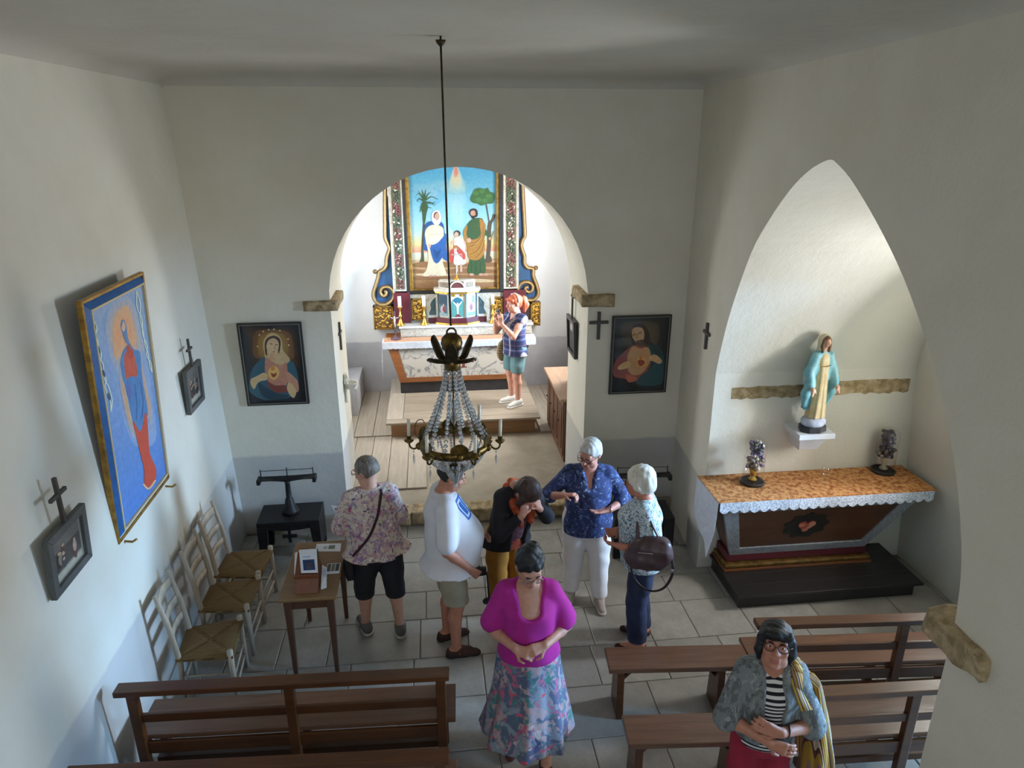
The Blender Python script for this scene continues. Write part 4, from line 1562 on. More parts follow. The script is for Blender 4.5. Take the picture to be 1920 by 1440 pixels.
# canvas
cb = [Vector((pL, RY, ZTOP)), Vector((pR, RY, ZTOP)), Vector((pR, RY, z_pb)), Vector((pL, RY, z_pb))]
MB().b6(pL - .02, pR + .02, RY + .002, RY + .05, z_pb - .02, ZTOP).build('canvas_back', M_dkframe, R_, world=True)
c = Canvas(Vector((0, RY, 0)), (0, -1, 0), 760, 310, 5.76, step=.00009)
c.ground(cb, [(0, '#4aa0cc'), (.22, '#55b0d8'), (.45, '#8fd0e2'), (.60, '#b9dbe0'), (.69, '#e8d48e'), (.745, '#e89a78'), (.752, '#dcd8bf'), (.80, '#d8cda8'), (.81, '#c9a272'), (.9, '#b98f62'), (1, '#a8794e')], 60)
k = c
k.soft('#6fbcd8', '#8cc6dc', [(90, 210), (250, 190), (400, 160), (430, 300), (350, 420), (180, 420), (80, 330)])
k.soft('#74bedb', '#93c9dc', [(300, 230), (460, 150), (640, 160), (680, 270), (560, 320), (380, 300)])
k.soft('#8fd0e2', '#aedae3', [(440, 280), (640, 270), (660, 700), (600, 760), (470, 640)])
k.soft('#8cc9dc', '#c0dcd4', [(505, 60), (545, 0), (590, 60), (650, 230), (640, 300), (540, 320), (450, 290), (460, 220)])
k.soft('#c0dcd4', '#e2d8b0', [(515, 60), (545, 0), (580, 70), (610, 190), (550, 240), (480, 200)])
k.soft('#e2c8a8', '#e08878', [(518, 60), (545, -20), (575, 60), (565, 120), (530, 130)])
for pts in ([(95, 1060), (300, 1030), (600, 1060), (980, 1050), (985, 1090), (600, 1100), (100, 1100)],
            [(95, 1120), (300, 1135), (640, 1110), (985, 1130), (980, 1160), (500, 1170), (95, 1160)],
            [(95, 1200), (400, 1180), (980, 1190), (985, 1225), (500, 1230), (95, 1240)]):
    k.shape('#96683f', pts)
for pts in ([(100, 1035), (400, 1010), (980, 1030), (975, 1045), (400, 1040)], [(100, 1180), (300, 1160), (500, 1185), (300, 1200)], [(600, 1240), (800, 1225), (985, 1250), (800, 1265)]):
    k.shape('#d9bb8c', pts)
# palm
k.shape('#4c4a33', [(192, 600), (210, 600), (205, 760), (195, 900), (205, 1040), (150, 1045), (170, 1000), (178, 800)], False)
k.shape('#3d5a35', [(165, 440), (205, 380), (245, 440), (228, 520), (212, 620), (190, 620), (182, 520)])
for pts in ([(200, 380), (160, 310), (115, 320)], [(205, 370), (185, 290), (180, 262)], [(205, 370), (215, 290), (222, 255)], [(210, 370), (245, 310), (275, 290)],
            [(212, 380), (280, 340), (355, 370)], [(215, 400), (270, 400), (320, 440)], [(215, 400), (290, 410), (325, 395)], [(200, 390), (150, 360), (125, 395)],
            [(205, 410), (240, 450), (290, 460)], [(195, 420), (170, 440), (162, 480)], [(198, 460), (165, 480), (155, 510)], [(205, 370), (170, 330), (140, 275)]):
    k.stroke('#3f6338', pts, 20, taper=True)
# tree
k.stroke('#5a4a38', [(885, 1045), (905, 860), (905, 700), (915, 620)], 42)
k.stroke('#5a4a38', [(905, 640), (945, 580), (960, 530)], 30)
k.stroke('#54503c', [(905, 620), (890, 520), (868, 400)], 13)
k.shape('#5a4a38', [(862, 1045), (880, 980), (920, 980), (935, 1040)])
k.shape('#3f6f3a', [(700, 360), (725, 300), (750, 260), (800, 245), (850, 255), (890, 245), (915, 285), (955, 300), (965, 360), (940, 410), (880, 415), (820, 435), (780, 415), (720, 400)])
for x, y in ((760, 300), (830, 280), (900, 330), (790, 370), (860, 380)):
    k.ell('#4f8545', x, y, 34, 24)
# woman
k.shape('#2d5a92', [(215, 640), (260, 605), (320, 610), (400, 620), (425, 720), (440, 860), (460, 1030), (440, 1030), (300, 940), (215, 920), (200, 900), (205, 740)])
k.shape('#e6d3ae', [(250, 660), (330, 640), (400, 670), (415, 740), (400, 1000), (420, 1100), (440, 1180), (330, 1190), (190, 1195), (230, 1120), (250, 1000), (240, 900), (210, 740)])
k.shape('#2d5f9c', [(265, 850), (340, 840), (400, 780), (440, 740), (440, 900), (400, 990), (350, 1055), (310, 1040), (280, 960)])
k.shape('#234c80', [(300, 900), (340, 930), (390, 900), (350, 1000), (320, 980)])
k.shape('#e9d9b8', [(250, 690), (300, 660), (380, 680), (412, 720), (390, 790), (320, 850), (260, 840)])
k.stroke('#cdb28a', [(255, 745), (330, 750), (405, 735)], 5)
k.shape('#f0ece4', [(290, 600), (285, 530), (310, 495), (345, 485), (375, 510), (385, 590), (360, 640), (320, 640)])
k.shape('#5b3a2a', [(308, 570), (310, 520), (340, 500), (360, 520), (350, 545), (330, 560)])
k.shape('#d6a98c', [(318, 540), (340, 508), (365, 525), (365, 570), (340, 595), (320, 575)])
k.shape('#e6d3ae', [(250, 740), (220, 760), (225, 850), (255, 880), (270, 860)])
k.ell('#d9aa8a', 262, 868, 16, 20)
# child
k.shape('#c84a3c', [(480, 940), (520, 900), (530, 960), (510, 1050), (485, 1040)])
k.shape('#e8eaea', [(530, 790), (570, 775), (620, 800), (645, 850), (640, 960), (650, 1060), (530, 1070), (530, 960), (525, 860)])
k.shape('#cc4f3f', [(545, 860), (600, 900), (645, 960), (640, 1020), (600, 990), (555, 930)])
k.shape('#b7733c', [(530, 860), (570, 880), (580, 910), (545, 910), (525, 890)])
k.ell('#4a2f20', 560, 735, 36, 34)
k.ell('#d8ab8e', 552, 748, 24, 30)
k.shape('#d8ab8e', [(500, 820), (530, 810), (535, 840), (500, 850)])
k.shape('#d8ab8e', [(630, 820), (680, 810), (690, 835), (640, 850)])
for x in (555, 600):
    k.stroke('#d8ab8e', [(x, 1065), (x + 3, 1150)], 24)
for x in (550, 580, 610):
    k.stroke('#c3c9cf', [(x, 950), (x + 2, 1065)], 4)
# bearded man
k.shape('#3a5a2e', [(690, 610), (740, 575), (820, 570), (850, 620), (870, 690), (920, 770), (905, 790), (860, 760), (850, 960), (860, 1160), (680, 1165), (690, 1040), (700, 860), (660, 730), (640, 690)])
k.shape('#b07a2e', [(640, 680), (670, 650), (660, 760), (700, 800), (790, 780), (815, 700), (800, 580), (840, 600), (868, 660), (850, 760), (860, 900), (820, 1000), (740, 1025), (680, 990), (670, 880), (640, 800), (625, 730)])
for pts in ([(800, 640), (815, 760), (740, 860), (690, 880)], [(840, 680), (835, 800), (780, 920), (700, 960)], [(850, 800), (830, 920), (760, 1000)], [(700, 840), (760, 830), (810, 780)]):
    k.stroke('#8a5a1f', pts, 9)
    k.stroke('#cc9a4c', [(x + 9, y + 8) for x, y in pts], 5)
for x in (710, 760, 810):
    k.stroke('#2b4722', [(x, 1040), (x + 3, 1155)], 7)
k.shape('#33231a', [(690, 520), (700, 480), (740, 465), (775, 485), (780, 540), (760, 560), (720, 560)])
k.shape('#cf9f80', [(703, 520), (712, 492), (745, 488), (757, 515), (752, 548), (720, 552)])
k.shape('#33231a', [(712, 540), (735, 545), (755, 538), (752, 565), (730, 578), (715, 562)])
k.ell('#cf9f80', 685, 808, 26, 26)
k.ell('#cf9f80', 918, 790, 20, 18)
k.stroke('#7a5630', [(955, 710), (925, 800), (915, 840)], 8)
for x in (715, 820, 870):
    k.ell('#cf9f80', x, 1178, 28, 14)
for x in (275, 320):
    k.ell('#c98f7a', x, 1195, 22, 10)
c.build('holy_family_picture', R_, mat=vcol('altarpiece_oil_paint', .5, .12, .55))
# frame of the picture
for nm, x0, x1, mat, pr in (('frame_side', X_(765, 480), pL, M_gilt, .04), ('frame_side', pR, X_(936, 480), M_gilt, .04)):
    MB().b6(x0, x1, RY - pr, RY + .05, z_pb - .06, ZTOP).build(nm, mat, R_, bevel=.006, world=True)
for x0, x1 in ((X_(760, 480), X_(765.2, 480)), (X_(935.8, 480), X_(943, 480))):
    MB().b6(x0, x1, RY - .055, RY + .05, z_pb - .06, ZTOP).build('frame_outer', M_dkframe, R_, bevel=.004, world=True)
MB().b6(X_(760, 480), X_(943, 480), RY - .045, RY + .05, z_pb - .075, z_pb - .02).build('frame_bottom', M_dkframe, R_, bevel=.005, world=True)
MB().b6(pL, pR, RY - .03, RY + .05, z_pb - .02, z_pb).build('frame_bottom', M_gilt, R_, bevel=.004, world=True)
# pillars with carved fruit garlands
GC = ['#7c4640', '#5b6450', '#93605a', '#47503c', '#b5aa92', '#6e5044', '#6c7560', '#a08c70', '#7d4a46']


def garland(b, x0, x1, z0, z1, y, r, n):
    for i in range(n):
        z = z0 + (z1 - z0) * (i + r.random()) / n
        x = r.uniform(x0 + .012, x1 - .012)
        band = math.sin(z * 17 + (x - x0) * 9)
        b.col = r.choice(GC[0:1] + GC[2:3] + GC[8:9]) if band > .35 else (r.choice([GC[1], GC[3], GC[6]]) if band < -.1 else r.choice(GC))
        if r.random() < .12:
            b.col = '#e3dcc4'
        s = r.uniform(.008, .017)
        b.ball((x, y - .006, z), (s * 1.2, s, s), 6, 4, Matrix.Rotation(r.random() * 3, 3, 'Y'))


zpil0 = ony(745, 545, RY).z
for (xa, xb, fa, fb) in ((734, 759.5, 741, 756), (943.5, 971.5, 949, 966)):
    x0, x1, g0, g1 = X_(xa, 480), X_(xb, 480), X_(fa, 480), X_(fb, 480)
    P = MB().b6(x0, x1, RY - .06, RY + .05, zpil0, ZTOP).build('pillar', M_mar2, R_, bevel=.006, world=True)
    MB().b6(g0 - .008, g1 + .008, RY - .064, RY - .058, zpil0 + .03, ZTOP).build('pillar_panel', plain('dark_panel_ground', '#6d6a52', '#55523c', .7), P)
    b = MB()
    garland(b, g0, g1, zpil0 + .04, ZTOP - .02, RY - .066, random.Random(int(xa)), 520)
    o = b.build('carved_garland', vcol('garland_paint', .6, .12, .7), P, smooth=True)
    o['kind'] = 'stuff'
# blue scrolled wings
def cropA(p):
    return [ony(690 + x / 4.36, 310 + y / 4.36, RY) for x, y in p]
def cropB(p):
    return [ony(920 + x / 4.3625, 310 + y / 4.3625, RY) for x, y in p]
bluA = cropA([(150, 250), (192, 250), (200, 600), (208, 1000), (215, 1090), (150, 1140), (80, 1125), (50, 1060), (72, 960), (85, 890), (140, 850), (158, 780), (170, 700), (165, 640), (148, 600), (145, 420)])
bluA = [Vector((bluA[0].x - .02, RY, ZTOP)), Vector((bluA[1].x - .03, RY, ZTOP))] + bluA
MB().poly(bluA, (0, .05, 0)).build('blue_wing', M_blue, R_, world=True)
bluB = cropB([(262, 250), (272, 420), (280, 580), (262, 640), (268, 710), (285, 820), (345, 850), (352, 920), (388, 1000), (385, 1060), (330, 1100), (250, 1080), (222, 1020), (226, 600), (230, 250)])
bluB = bluB + [Vector((bluB[-1].x, RY, ZTOP)), Vector((bluB[0].x + .02, RY, ZTOP))]
MB().poly(bluB, (0, .05, 0)).build('blue_wing', M_blue, R_, world=True)
pathA = cropA(spline([(140, 130), (138, 300), (139, 480), (141, 590), (160, 635), (176, 680), (158, 735), (150, 780), (148, 820), (125, 850), (92, 872), (82, 920), (62, 985), (45, 1045), (55, 1100), (100, 1135), (155, 1130), (200, 1095), (212, 1045), (190, 1005), (150, 990), (112, 1005), (104, 1040), (122, 1064), (147, 1055), (148, 1032), (134, 1028)], 4))
pathA = [Vector((pathA[0].x - .03, RY, ZTOP))] + pathA
pathB = cropB(spline([(258, 130), (266, 300), (274, 440), (279, 570), (262, 605), (250, 655), (262, 705), (276, 745), (276, 800), (300, 835), (345, 846), (348, 905), (374, 975), (388, 1040), (372, 1080), (330, 1100), (272, 1090), (228, 1050), (226, 1000), (252, 962), (300, 952), (338, 975), (340, 1015), (310, 1035), (282, 1018), (286, 995), (304, 996)], 4))
pathB = [Vector((pathB[0].x + .03, RY, ZTOP))] + pathB
for pth in (pathA, pathB):
    MB().tube([p + Vector((0, -.012, 0)) for p in pth], .038, 8, flat=.8).build('scroll_moulding', M_tan, R_, smooth=True, world=True)
    MB().tube([p + Vector((0, -.045, 0)) for p in pth], .013, 6).build('scroll_bead', plain('pale_gilt_line', '#a98f5e', None, .4, .3), R_, smooth=True, world=True)
for tip, cr in (((58, 866), cropA), ((368, 836), cropB)):
    p = cr([tip])[0]
    MB().ball(p + Vector((0, -.02, 0)), .035, 10, 7).build('scroll_tip', M_tan, R_, smooth=True, world=True)


# predella: maroon blocks, pierced gilt panels, marble strip
def gilt_panel(px0, px1, py0, py1, Y, seed):
    a, b_ = ony(px0, py0, Y), ony(px1, py1, Y)
    o = MB().b6(a.x, b_.x, Y, Y + .12, b_.z, a.z).build('gilt_panel', plain('panel_ground_brown', '#6f4c1f', '#573915', .6), R_, bevel=.004, world=True)
    r = random.Random(seed)
    m_ = MB()
    for i in range(60):
        x, z = r.uniform(a.x + .03, b_.x - .03), r.uniform(b_.z + .03, a.z - .03)
        m_.ball((x, Y - .004, z), (r.uniform(.012, .026), .01, r.uniform(.008, .02)), 6, 4, Matrix.Rotation(r.random() * 3, 3, 'Y'))
    q = m_.build('pierced_carving', M_gold, o, smooth=True)
    q['kind'] = 'stuff'
    f = MB()
    for (x0, x1, z0, z1) in ((a.x, b_.x, a.z - .02, a.z), (a.x, b_.x, b_.z, b_.z + .02), (a.x, a.x + .02, b_.z, a.z), (b_.x - .02, b_.x, b_.z, a.z)):
        f.b6(x0, x1, Y - .012, Y + .01, z0, z1)
    f.build('panel_frame', M_gilt, o)


gilt_panel(699, 739, 574, 617, RY - .02, 1)
gilt_panel(995, 1013, 567, 610, RY - .02, 2)
gilt_panel(771, 795, 560, 600, RY - .05, 3)
gilt_panel(923, 942, 557, 597, RY - .05, 4)
zs0 = zg - .01
RYB = 10.55
za_ = ony(745, 548, RY).z
for xa, xb in ((739, 770), (943, 985)):
    MB().b6(X_(xa, 570), X_(xb, 570), RY - .07, RY + .05, zs0, za_ + .005).build('maroon_block', M_maroon, R_, bevel=.005, world=True)
MB().b6(X_(769, 570), X_(944, 570), RY - .03, RY + .05, zs0, z_pb - .06).build('predella', M_mar2, R_, bevel=.004, world=True)

# ---- tabernacle
tb = ony(860, 603, 10.36)
TBX = ony(858, 580, 10.40).x
TB = thing('tabernacle', 'small white and gold tabernacle with painted panels on the altar shelf', 'tabernacle', (TBX, 10.44, zg))
def prism(plan, z0, z1, g=0.0):
    P = []
    for x, y in plan:
        l = math.hypot(x, y + .0) or 1
        P.append((x * (1 + g / abs(x) if abs(x) > .01 else 1), y - (g if y < 0.05 else 0)))
    n_ = len(P)
    b = MB()
    b.add([(x, y, z0) for x, y in P] + [(x, y, z1) for x, y in P], [tuple(range(n_ - 1, -1, -1)), tuple(range(n_, 2 * n_))] + [(i, (i + 1) % n_, (i + 1) % n_ + n_, i + n_) for i in range(n_)])
    return b
plan = [(-.30, .02), (-.115, -.09), (.115, -.09), (.30, .02), (.30, .10), (-.30, .10)]
wing = [(-.44, .03), (.44, .03), (.44, .12), (-.44, .12)]
prism(plan, 0, .025, .03).build('gold_step', M_gold, TB, bevel=.003)
prism(plan, .025, .10, .018).build('maroon_base', M_maroon, TB, bevel=.003)
prism(wing, 0.0, .09).build('maroon_base', M_maroon, TB, bevel=.003)
M_twhite = plain('white_gesso', '#c2bdb0', '#b0aa9a', .5, scale=14)
prism(plan, .10, .47, 0).build('body', M_twhite, TB, bevel=.003)
prism(plan, .47, .50, .03).build('cornice', M_gold, TB, bevel=.004)
prism(plan, .50, .545, .045).build('cornice', M_twhite, TB, bevel=.005)
prism([(x * .8, y * .85) for x, y in plan], .545, .56, .03).build('balustrade_floor', M_twhite, TB)
# balustrade: posts and little pierced rails
for (xa, ya, xb, yb) in ((-.26, -.0, -.11, -.085), (.11, -.085, .26, -.0)):
    for i in range(8):
        u = i / 7
        MB().box((xa + (xb - xa) * u, ya + (yb - ya) * u, .60), (.010 if 0 < i < 7 else .022, .012, .08)).build('baluster', M_twhite, TB)
    L = math.hypot(xb - xa, yb - ya)
    MB().box(((xa + xb) / 2, (ya + yb) / 2, .645), (L + .03, .02, .014), math.atan2(yb - ya, xb - xa)).build('rail', M_twhite, TB)
prism([(x * .85, y * .8) for x, y in plan], .652, .662).build('top_slab', M_twhite, TB)
# arched niche over the door
pts = [(-.10, 0)] + [(-.10 * math.cos(PI * i / 12), .10 * math.sin(PI * i / 12)) for i in range(13)] + [(.10, 0)]
MB().poly([(x, -.085, .545 + z) for x, z in pts], (0, -.012, 0)).build('niche_back', plain('niche_maroon', '#5a2622', None, .6), TB)
MB().tube([(.105 * -math.cos(PI * i / 12), -.10, .545 + .105 * math.sin(PI * i / 12)) for i in range(13)], .012, 6).build('niche_arch', M_twhite, TB, smooth=True)
# wings with dark scroll panels
for s in (-1, 1):
    pts = [(s * .30, .09), (s * .44, .09), (s * .44, .14), (s * .40, .22), (s * .41, .30), (s * .36, .38), (s * .30, .44)]
    pts = pts[:2] + spline(pts[2:], 4)
    o = MB().poly([(x, .03, z) for x, z in pts], (0, .05, 0)).build('wing', M_twhite, TB)
    c2 = sum(x for x, z in pts) / len(pts), sum(z for x, z in pts) / len(pts)
    MB().poly([(c2[0] + (x - c2[0]) * .72, .026, c2[1] + (z - c2[1]) * .78) for x, z in pts], (0, .004, 0)).build('wing_panel', plain('dark_green_panel', '#3f5558', '#2c3d40', .5, scale=30), o)
# little columns
for x, y in ((-.29, .005), (-.125, -.10), (.125, -.10), (.29, .005)):
    MB().lathe([(.018, .10), (.018, .12), (.012, .125), (.012, .44), (.018, .455), (.018, .47)], (x, y, 0), 10).build('column', plain('slate_column', '#5f7376', None, .4), TB, smooth=True)
# three painted panels
def facepanel(x0, y0, x1, y1, z0, z1, shapes, name):
    b = MB()
    u = Vector((x1 - x0, y1 - y0, 0))
    n_ = Vector((u.y, -u.x, 0)).normalized()
    if n_.y > 0:
        n_ = -n_
    for i, (colr, pts) in enumerate(shapes):
        b.col = colr
        b.poly([Vector((x0, y0, z0)) + u * a + Vector((0, 0, (z1 - z0) * c_)) + n_ * (.003 + i * .0008) for a, c_ in pts])
    return b.build(name, vcol('garland_paint', .6, .12, .7), TB)
sq = [(0, 0), (1, 0), (1, 1), (0, 1)]
el = lambda cx, cy, rx, ry: [(cx + rx * math.cos(i * PI / 6), cy + ry * math.sin(i * PI / 6)) for i in range(12)]
facepanel(-.27, -.002, -.15, -.068, .13, .45, [('#4c6d80', sq), ('#2c4a60', [(0, .55), (1, .5), (1, 1), (0, 1)]), ('#c9b8b6', el(.4, .3, .25, .18)), ('#8d3a48', el(.6, .32, .2, .14)), ('#d9a58d', el(.55, .52, .09, .06)), ('#8fb0b8', [(0, 0), (1, 0), (1, .12), (0, .16)])], 'painted_panel')
facepanel(.15, -.068, .27, -.002, .13, .45, [('#d5dcea', sq), ('#7d8bb0', el(.7, .75, .22, .2)), ('#b08a8c', el(.35, .5, .22, .2)), ('#8c5a62', el(.45, .38, .18, .16)), ('#6aa5ad', [(0, 0), (1, 0), (1, .18), (0, .12)]), ('#e0b8a0', el(.4, .66, .08, .06))], 'painted_panel')
dome = [(0, 0), (1, 0), (1, .72), (.9, .85), (.7, .96), (.5, 1), (.3, .96), (.1, .85), (0, .72)]
facepanel(-.09, -.09, .09, -.09, .12, .42, [('#4f9188', dome), ('#2a6a80', [(.15, .7), (.85, .7), (.8, .9), (.5, .98), (.2, .9)]), ('#7a2f2f', [(.2, 0), (.8, 0), (.55, .15), (.45, .15)]),
          ('#e9e3da', [(.44, .15), (.56, .15), (.58, .45), (.62, .55), (.88, .75), (.85, .79), (.55, .62), (.45, .62), (.15, .79), (.12, .75), (.38, .55), (.42, .45)]), ('#e0c8b4', el(.5, .68, .06, .05))], 'door_panel')
for s in (-1, 1):
    MB().ball((s * .055, -.094, .445), (.028, .008, .018), 8, 6).build('gold_boss', M_gold, TB, smooth=True)
# small crucifix on top
X = thing('standing_crucifix', 'thin silvery crucifix standing on top of the tabernacle', 'crucifix', (TBX + .0, 10.44, zg + .662))
MB().lathe([(.05, 0), (.045, .015), (.015, .03), (.01, .08), (.001, .085)], (0, 0, 0), 12).build('foot', M_gold, X, smooth=True)
MB().box((0, 0, .26), (.014, .012, .42)).box((0, 0, .37), (.14, .012, .014)).build('cross', plain('silver_grey_metal', '#b5aea0', None, .35, .7), X, bevel=.003)


# ---- candlesticks on the shelf
def candlestick(label, x, y, z, h, first=[None]):
    if first[0] is None:
        T = thing('candlestick', label, 'candlestick')
        MB().lathe([(.060, 0), (.058, .012), (.035, .04), (.018, .09), (.014, .12), (.026, .135), (.026, .15), (.013, .165), (.012, .24), (.02, .265), (.04, .28), (.042, .287), (.001, .287)], (0, 0, 0), 14).build('stem', M_gold, T, smooth=True)
        for k in range(3):
            a = 2 * PI * k / 3 + .4
            MB().ball((.055 * math.cos(a), .055 * math.sin(a), .012), (.02, .02, .012), 8, 5).build('foot', M_gold, T, smooth=True)
        MB().tube([(0, 0, .285), (0, 0, .44)], .026, 14).build('candle', M_wax, T, smooth=True)
        first[0] = T
    else:
        T = copy_tree(first[0])
        T['label'] = label
    T['group'] = 'candlesticks on the altar shelf'
    T.location = (x, y, z)
    return T


for (x, y, lab) in ((752, 605, 'gold candlestick with white candle at crucifix end of the altar shelf'), (796, 605, 'gold candlestick with white candle, on the shelf by tabernacle wing facing crucifix'),
                    (922, 600, 'gold candlestick with white candle between tabernacle and photographing woman'), (958, 598, 'gold candlestick with white candle behind the red haired woman')):
    p = onz(x, y, zg)
    candlestick(lab, p.x, min(p.y, 10.405), zg, .5)

p = onz(742, 636, AZT + .008)
X = thing('altar_crucifix', 'dark purple brown crucifix standing at corner of the main altar cloth', 'crucifix', (p.x, p.y, AZT + .008))
M_pur = wood('purple_brown_wood', '#5f4650', '#4a343c', (8, 8, 2), .5)
MB().lathe([(.075, 0), (.07, .02), (.03, .03), (.02, .06), (.001, .06)], (0, 0, 0), 14).build('foot', M_pur, X, smooth=True)
MB().box((0, 0, .23), (.028, .02, .38)).box((0, 0, .32), (.15, .02, .028)).build('cross', M_pur, X, bevel=.003)
f = MB()
f.ball((0, -.02, .335), (.012, .012, .015), 8, 6).ball((0, -.018, .285), (.014, .01, .035), 8, 6).tube([(0, -.018, .26), (.004, -.018, .19)], .008, 6).tube([(-.055, -.016, .335), (0, -.018, .31), (.055, -.016, .335)], .005, 6)
f.build('figure', plain('ivory_figure', '#cfc3b0', None, .5, bump=0), X, smooth=True)

# ---- chancel cupboard, open door leaf and seat block
M_cup = wood('cupboard_walnut', '#6e4a33', '#573823', (9, 9, 1.6), .5)
K = thing('vestment_cupboard', 'long low wooden cupboard with panelled doors along right side of chancel', 'cupboard', (1.8, 8.5, ZF))
CZ = 1.0
MB().b6(1.56, 2.2, 7.90, 9.12, ZF, CZ - .035).build('body', M_cup, K, bevel=.004, world=True)
MB().b6(1.50, 2.22, 7.885, 9.17, CZ - .035, CZ).build('worktop', wood('cupboard_top', '#a4866c', '#8b6d55', (9, 1, 9), .5), K, bevel=.006, world=True)
for i in range(4):
    y0 = 7.93 + i * .297
    D_ = MB().b6(1.545, 1.562, y0, y0 + .28, ZF + .08, CZ - .06).build('door', M_cup, K, bevel=.003, world=True)
    MB().b6(1.537, 1.548, y0 + .06, y0 + .22, ZF + .15, CZ - .13).build('door_panel', M_tleg, D_, bevel=.006)
    MB().ball((1.535, y0 + .245, .62), .012, 8, 6).build('knob', M_iron, D_, smooth=True)
L_ = MB().b6(1.74, 1.78, 7.9, 8.6, 1.002, 2.42)
o = L_.build('cabinet_door_leaf', wood('red_brown_door', '#7b4a3c', '#63382c', (9, 9, 1.4), .5), bevel=.004)
tag(o, 'tall red brown wooden panel standing on the cupboard behind the arch pier', 'panel')
MB().b6(1.734, 1.74, 7.97, 8.53, 1.12, 2.30).build('raised_panel', MATS['red_brown_door'], o, bevel=.004)
S_ = roughbox(-1.49, -1.10, 9.70, 10.755, ZF + .025, .60, .005, 5).build('seat_block', M_chan, smooth=False)
tag(S_, 'white plastered masonry seat block against left chancel wall', 'seat')

# ================================================================== SMOOTH SOLID SHAPES (signed distance -> one closed mesh)
class Solid:
    def __init__(s, k=0.02):
        s.p = []       # (op, fn, lo, hi, k)
        s.k = k
        s.rs = 1.0

    def _add(s, op, fn, lo, hi, k):
        s.p.append((op, fn, np.array(lo, float), np.array(hi, float), s.k if k is None else k))
        return s

    def cone(s, a, b, r1, r2=None, k=None, op='u'):
        r2 = r1 if r2 is None else r2
        r1, r2 = r1 * s.rs, r2 * s.rs
        a, b = np.array(a, float), np.array(b, float)
        d = b - a
        L2 = max(float(d @ d), 1e-12)

        def fn(X, Y, Z):
            x, y, z = X - a[0], Y - a[1], Z - a[2]
            t = np.clip((x * d[0] + y * d[1] + z * d[2]) / L2, 0, 1)
            return np.sqrt((x - t * d[0]) ** 2 + (y - t * d[1]) ** 2 + (z - t * d[2]) ** 2) - (r1 + (r2 - r1) * t)
        m_ = max(r1, r2)
        return s._add(op, fn, np.minimum(a, b) - m_, np.maximum(a, b) + m_, k)

    def chain(s, pts, rs, k=None, op='u'):
        for i in range(len(pts) - 1):
            s.cone(pts[i], pts[i + 1], rs[i], rs[i + 1], k, op)
        return s

    def ell(s, c, r, M=None, k=None, op='u'):
        c, r = np.array(c, float), np.array(r, float) * s.rs
        R = None if M is None else np.array(M, float).T     # world -> local

        def fn(X, Y, Z):
            x, y, z = X - c[0], Y - c[1], Z - c[2]
            if R is not None:
                x, y, z = (R[0, 0] * x + R[0, 1] * y + R[0, 2] * z, R[1, 0] * x + R[1, 1] * y + R[1, 2] * z, R[2, 0] * x + R[2, 1] * y + R[2, 2] * z)
            k0 = np.sqrt((x / r[0]) ** 2 + (y / r[1]) ** 2 + (z / r[2]) ** 2)
            k1 = np.sqrt((x / r[0] ** 2) ** 2 + (y / r[1] ** 2) ** 2 + (z / r[2] ** 2) ** 2)
            return k0 * (k0 - 1) / np.maximum(k1, 1e-6)
        e = r if M is None else np.full(3, r.max())
        return s._add(op, fn, c - e, c + e, k)

    def loft(s, rows, k=None, op='u', folds=None):
        """rows of (z, cx, cy, rx, ry); folds=(count, amp0, amp1, phase): ripples growing from top to bottom"""
        rows = sorted(rows)
        A = np.array(rows, float)
        z0, z1 = A[0, 0], A[-1, 0]
        zz = np.linspace(z0, z1, 80)
        # smooth interpolation
        from_pts = spline(rows, 10)
        S = np.array(from_pts)
        S = S[np.argsort(S[:, 0])]

        def fn(X, Y, Z):
            zc = np.clip(Z, z0, z1)
            cx, cy = np.interp(zc, S[:, 0], S[:, 1]), np.interp(zc, S[:, 0], S[:, 2])
            rx, ry = np.interp(zc, S[:, 0], S[:, 3]), np.interp(zc, S[:, 0], S[:, 4])
            x, y = X - cx, Y - cy
            if folds:
                n, a0, a1, ph = folds
                th = np.arctan2(y / ry, x / rx)
                t = (z1 - zc) / (z1 - z0)
                g = 1 + (a0 + (a1 - a0) * t) * (np.sin(n * th + ph + 1.3 * t) + .45 * np.sin((n * 2 - 1) * th + 2 * ph))
                rx, ry = rx * g, ry * g
            q = np.sqrt((x / rx) ** 2 + (y / ry) ** 2)
            g2 = np.sqrt((x / rx ** 2) ** 2 + (y / ry ** 2) ** 2)
            d = np.where(q > 1e-4, q * (q - 1) / np.maximum(g2, 1e-5), -np.minimum(rx, ry))
            dz = np.maximum(z0 - Z, Z - z1)
            return np.where(dz > 0, np.sqrt(np.maximum(d, 0) ** 2 + dz ** 2) + np.minimum(d, 0) * 0, np.maximum(d, dz))
        ex = 1.0 + ((abs(folds[1]) + abs(folds[2])) * 1.5 if folds else 0)
        lo = [(A[:, 1] - A[:, 3] * ex).min(), (A[:, 2] - A[:, 4] * ex).min(), z0]
        hi = [(A[:, 1] + A[:, 3] * ex).max(), (A[:, 2] + A[:, 4] * ex).max(), z1]
        return s._add(op, fn, lo, hi, k)

    def half(s, point, normal, k=0.004):
        """keep only the side the normal points away from"""
        p, n = np.array(point, float), np.array(normal, float)
        n = n / np.linalg.norm(n)
        return s._add('i', lambda X, Y, Z: (X - p[0]) * n[0] + (Y - p[1]) * n[1] + (Z - p[2]) * n[2], [-9] * 3, [9] * 3, k)

    def wrinkle(s, amp, fx, fy, fz, ph=0.0):
        s._add('w', lambda X, Y, Z: amp * (np.sin(X * fx + Y * fy * .7 + 1.7 * np.sin(Z * fz * .5) + ph) * np.sin(Z * fz + Y * fy + 1.3 * np.sin(X * fx * .6))), [-9] * 3, [9] * 3, 0)
        return s

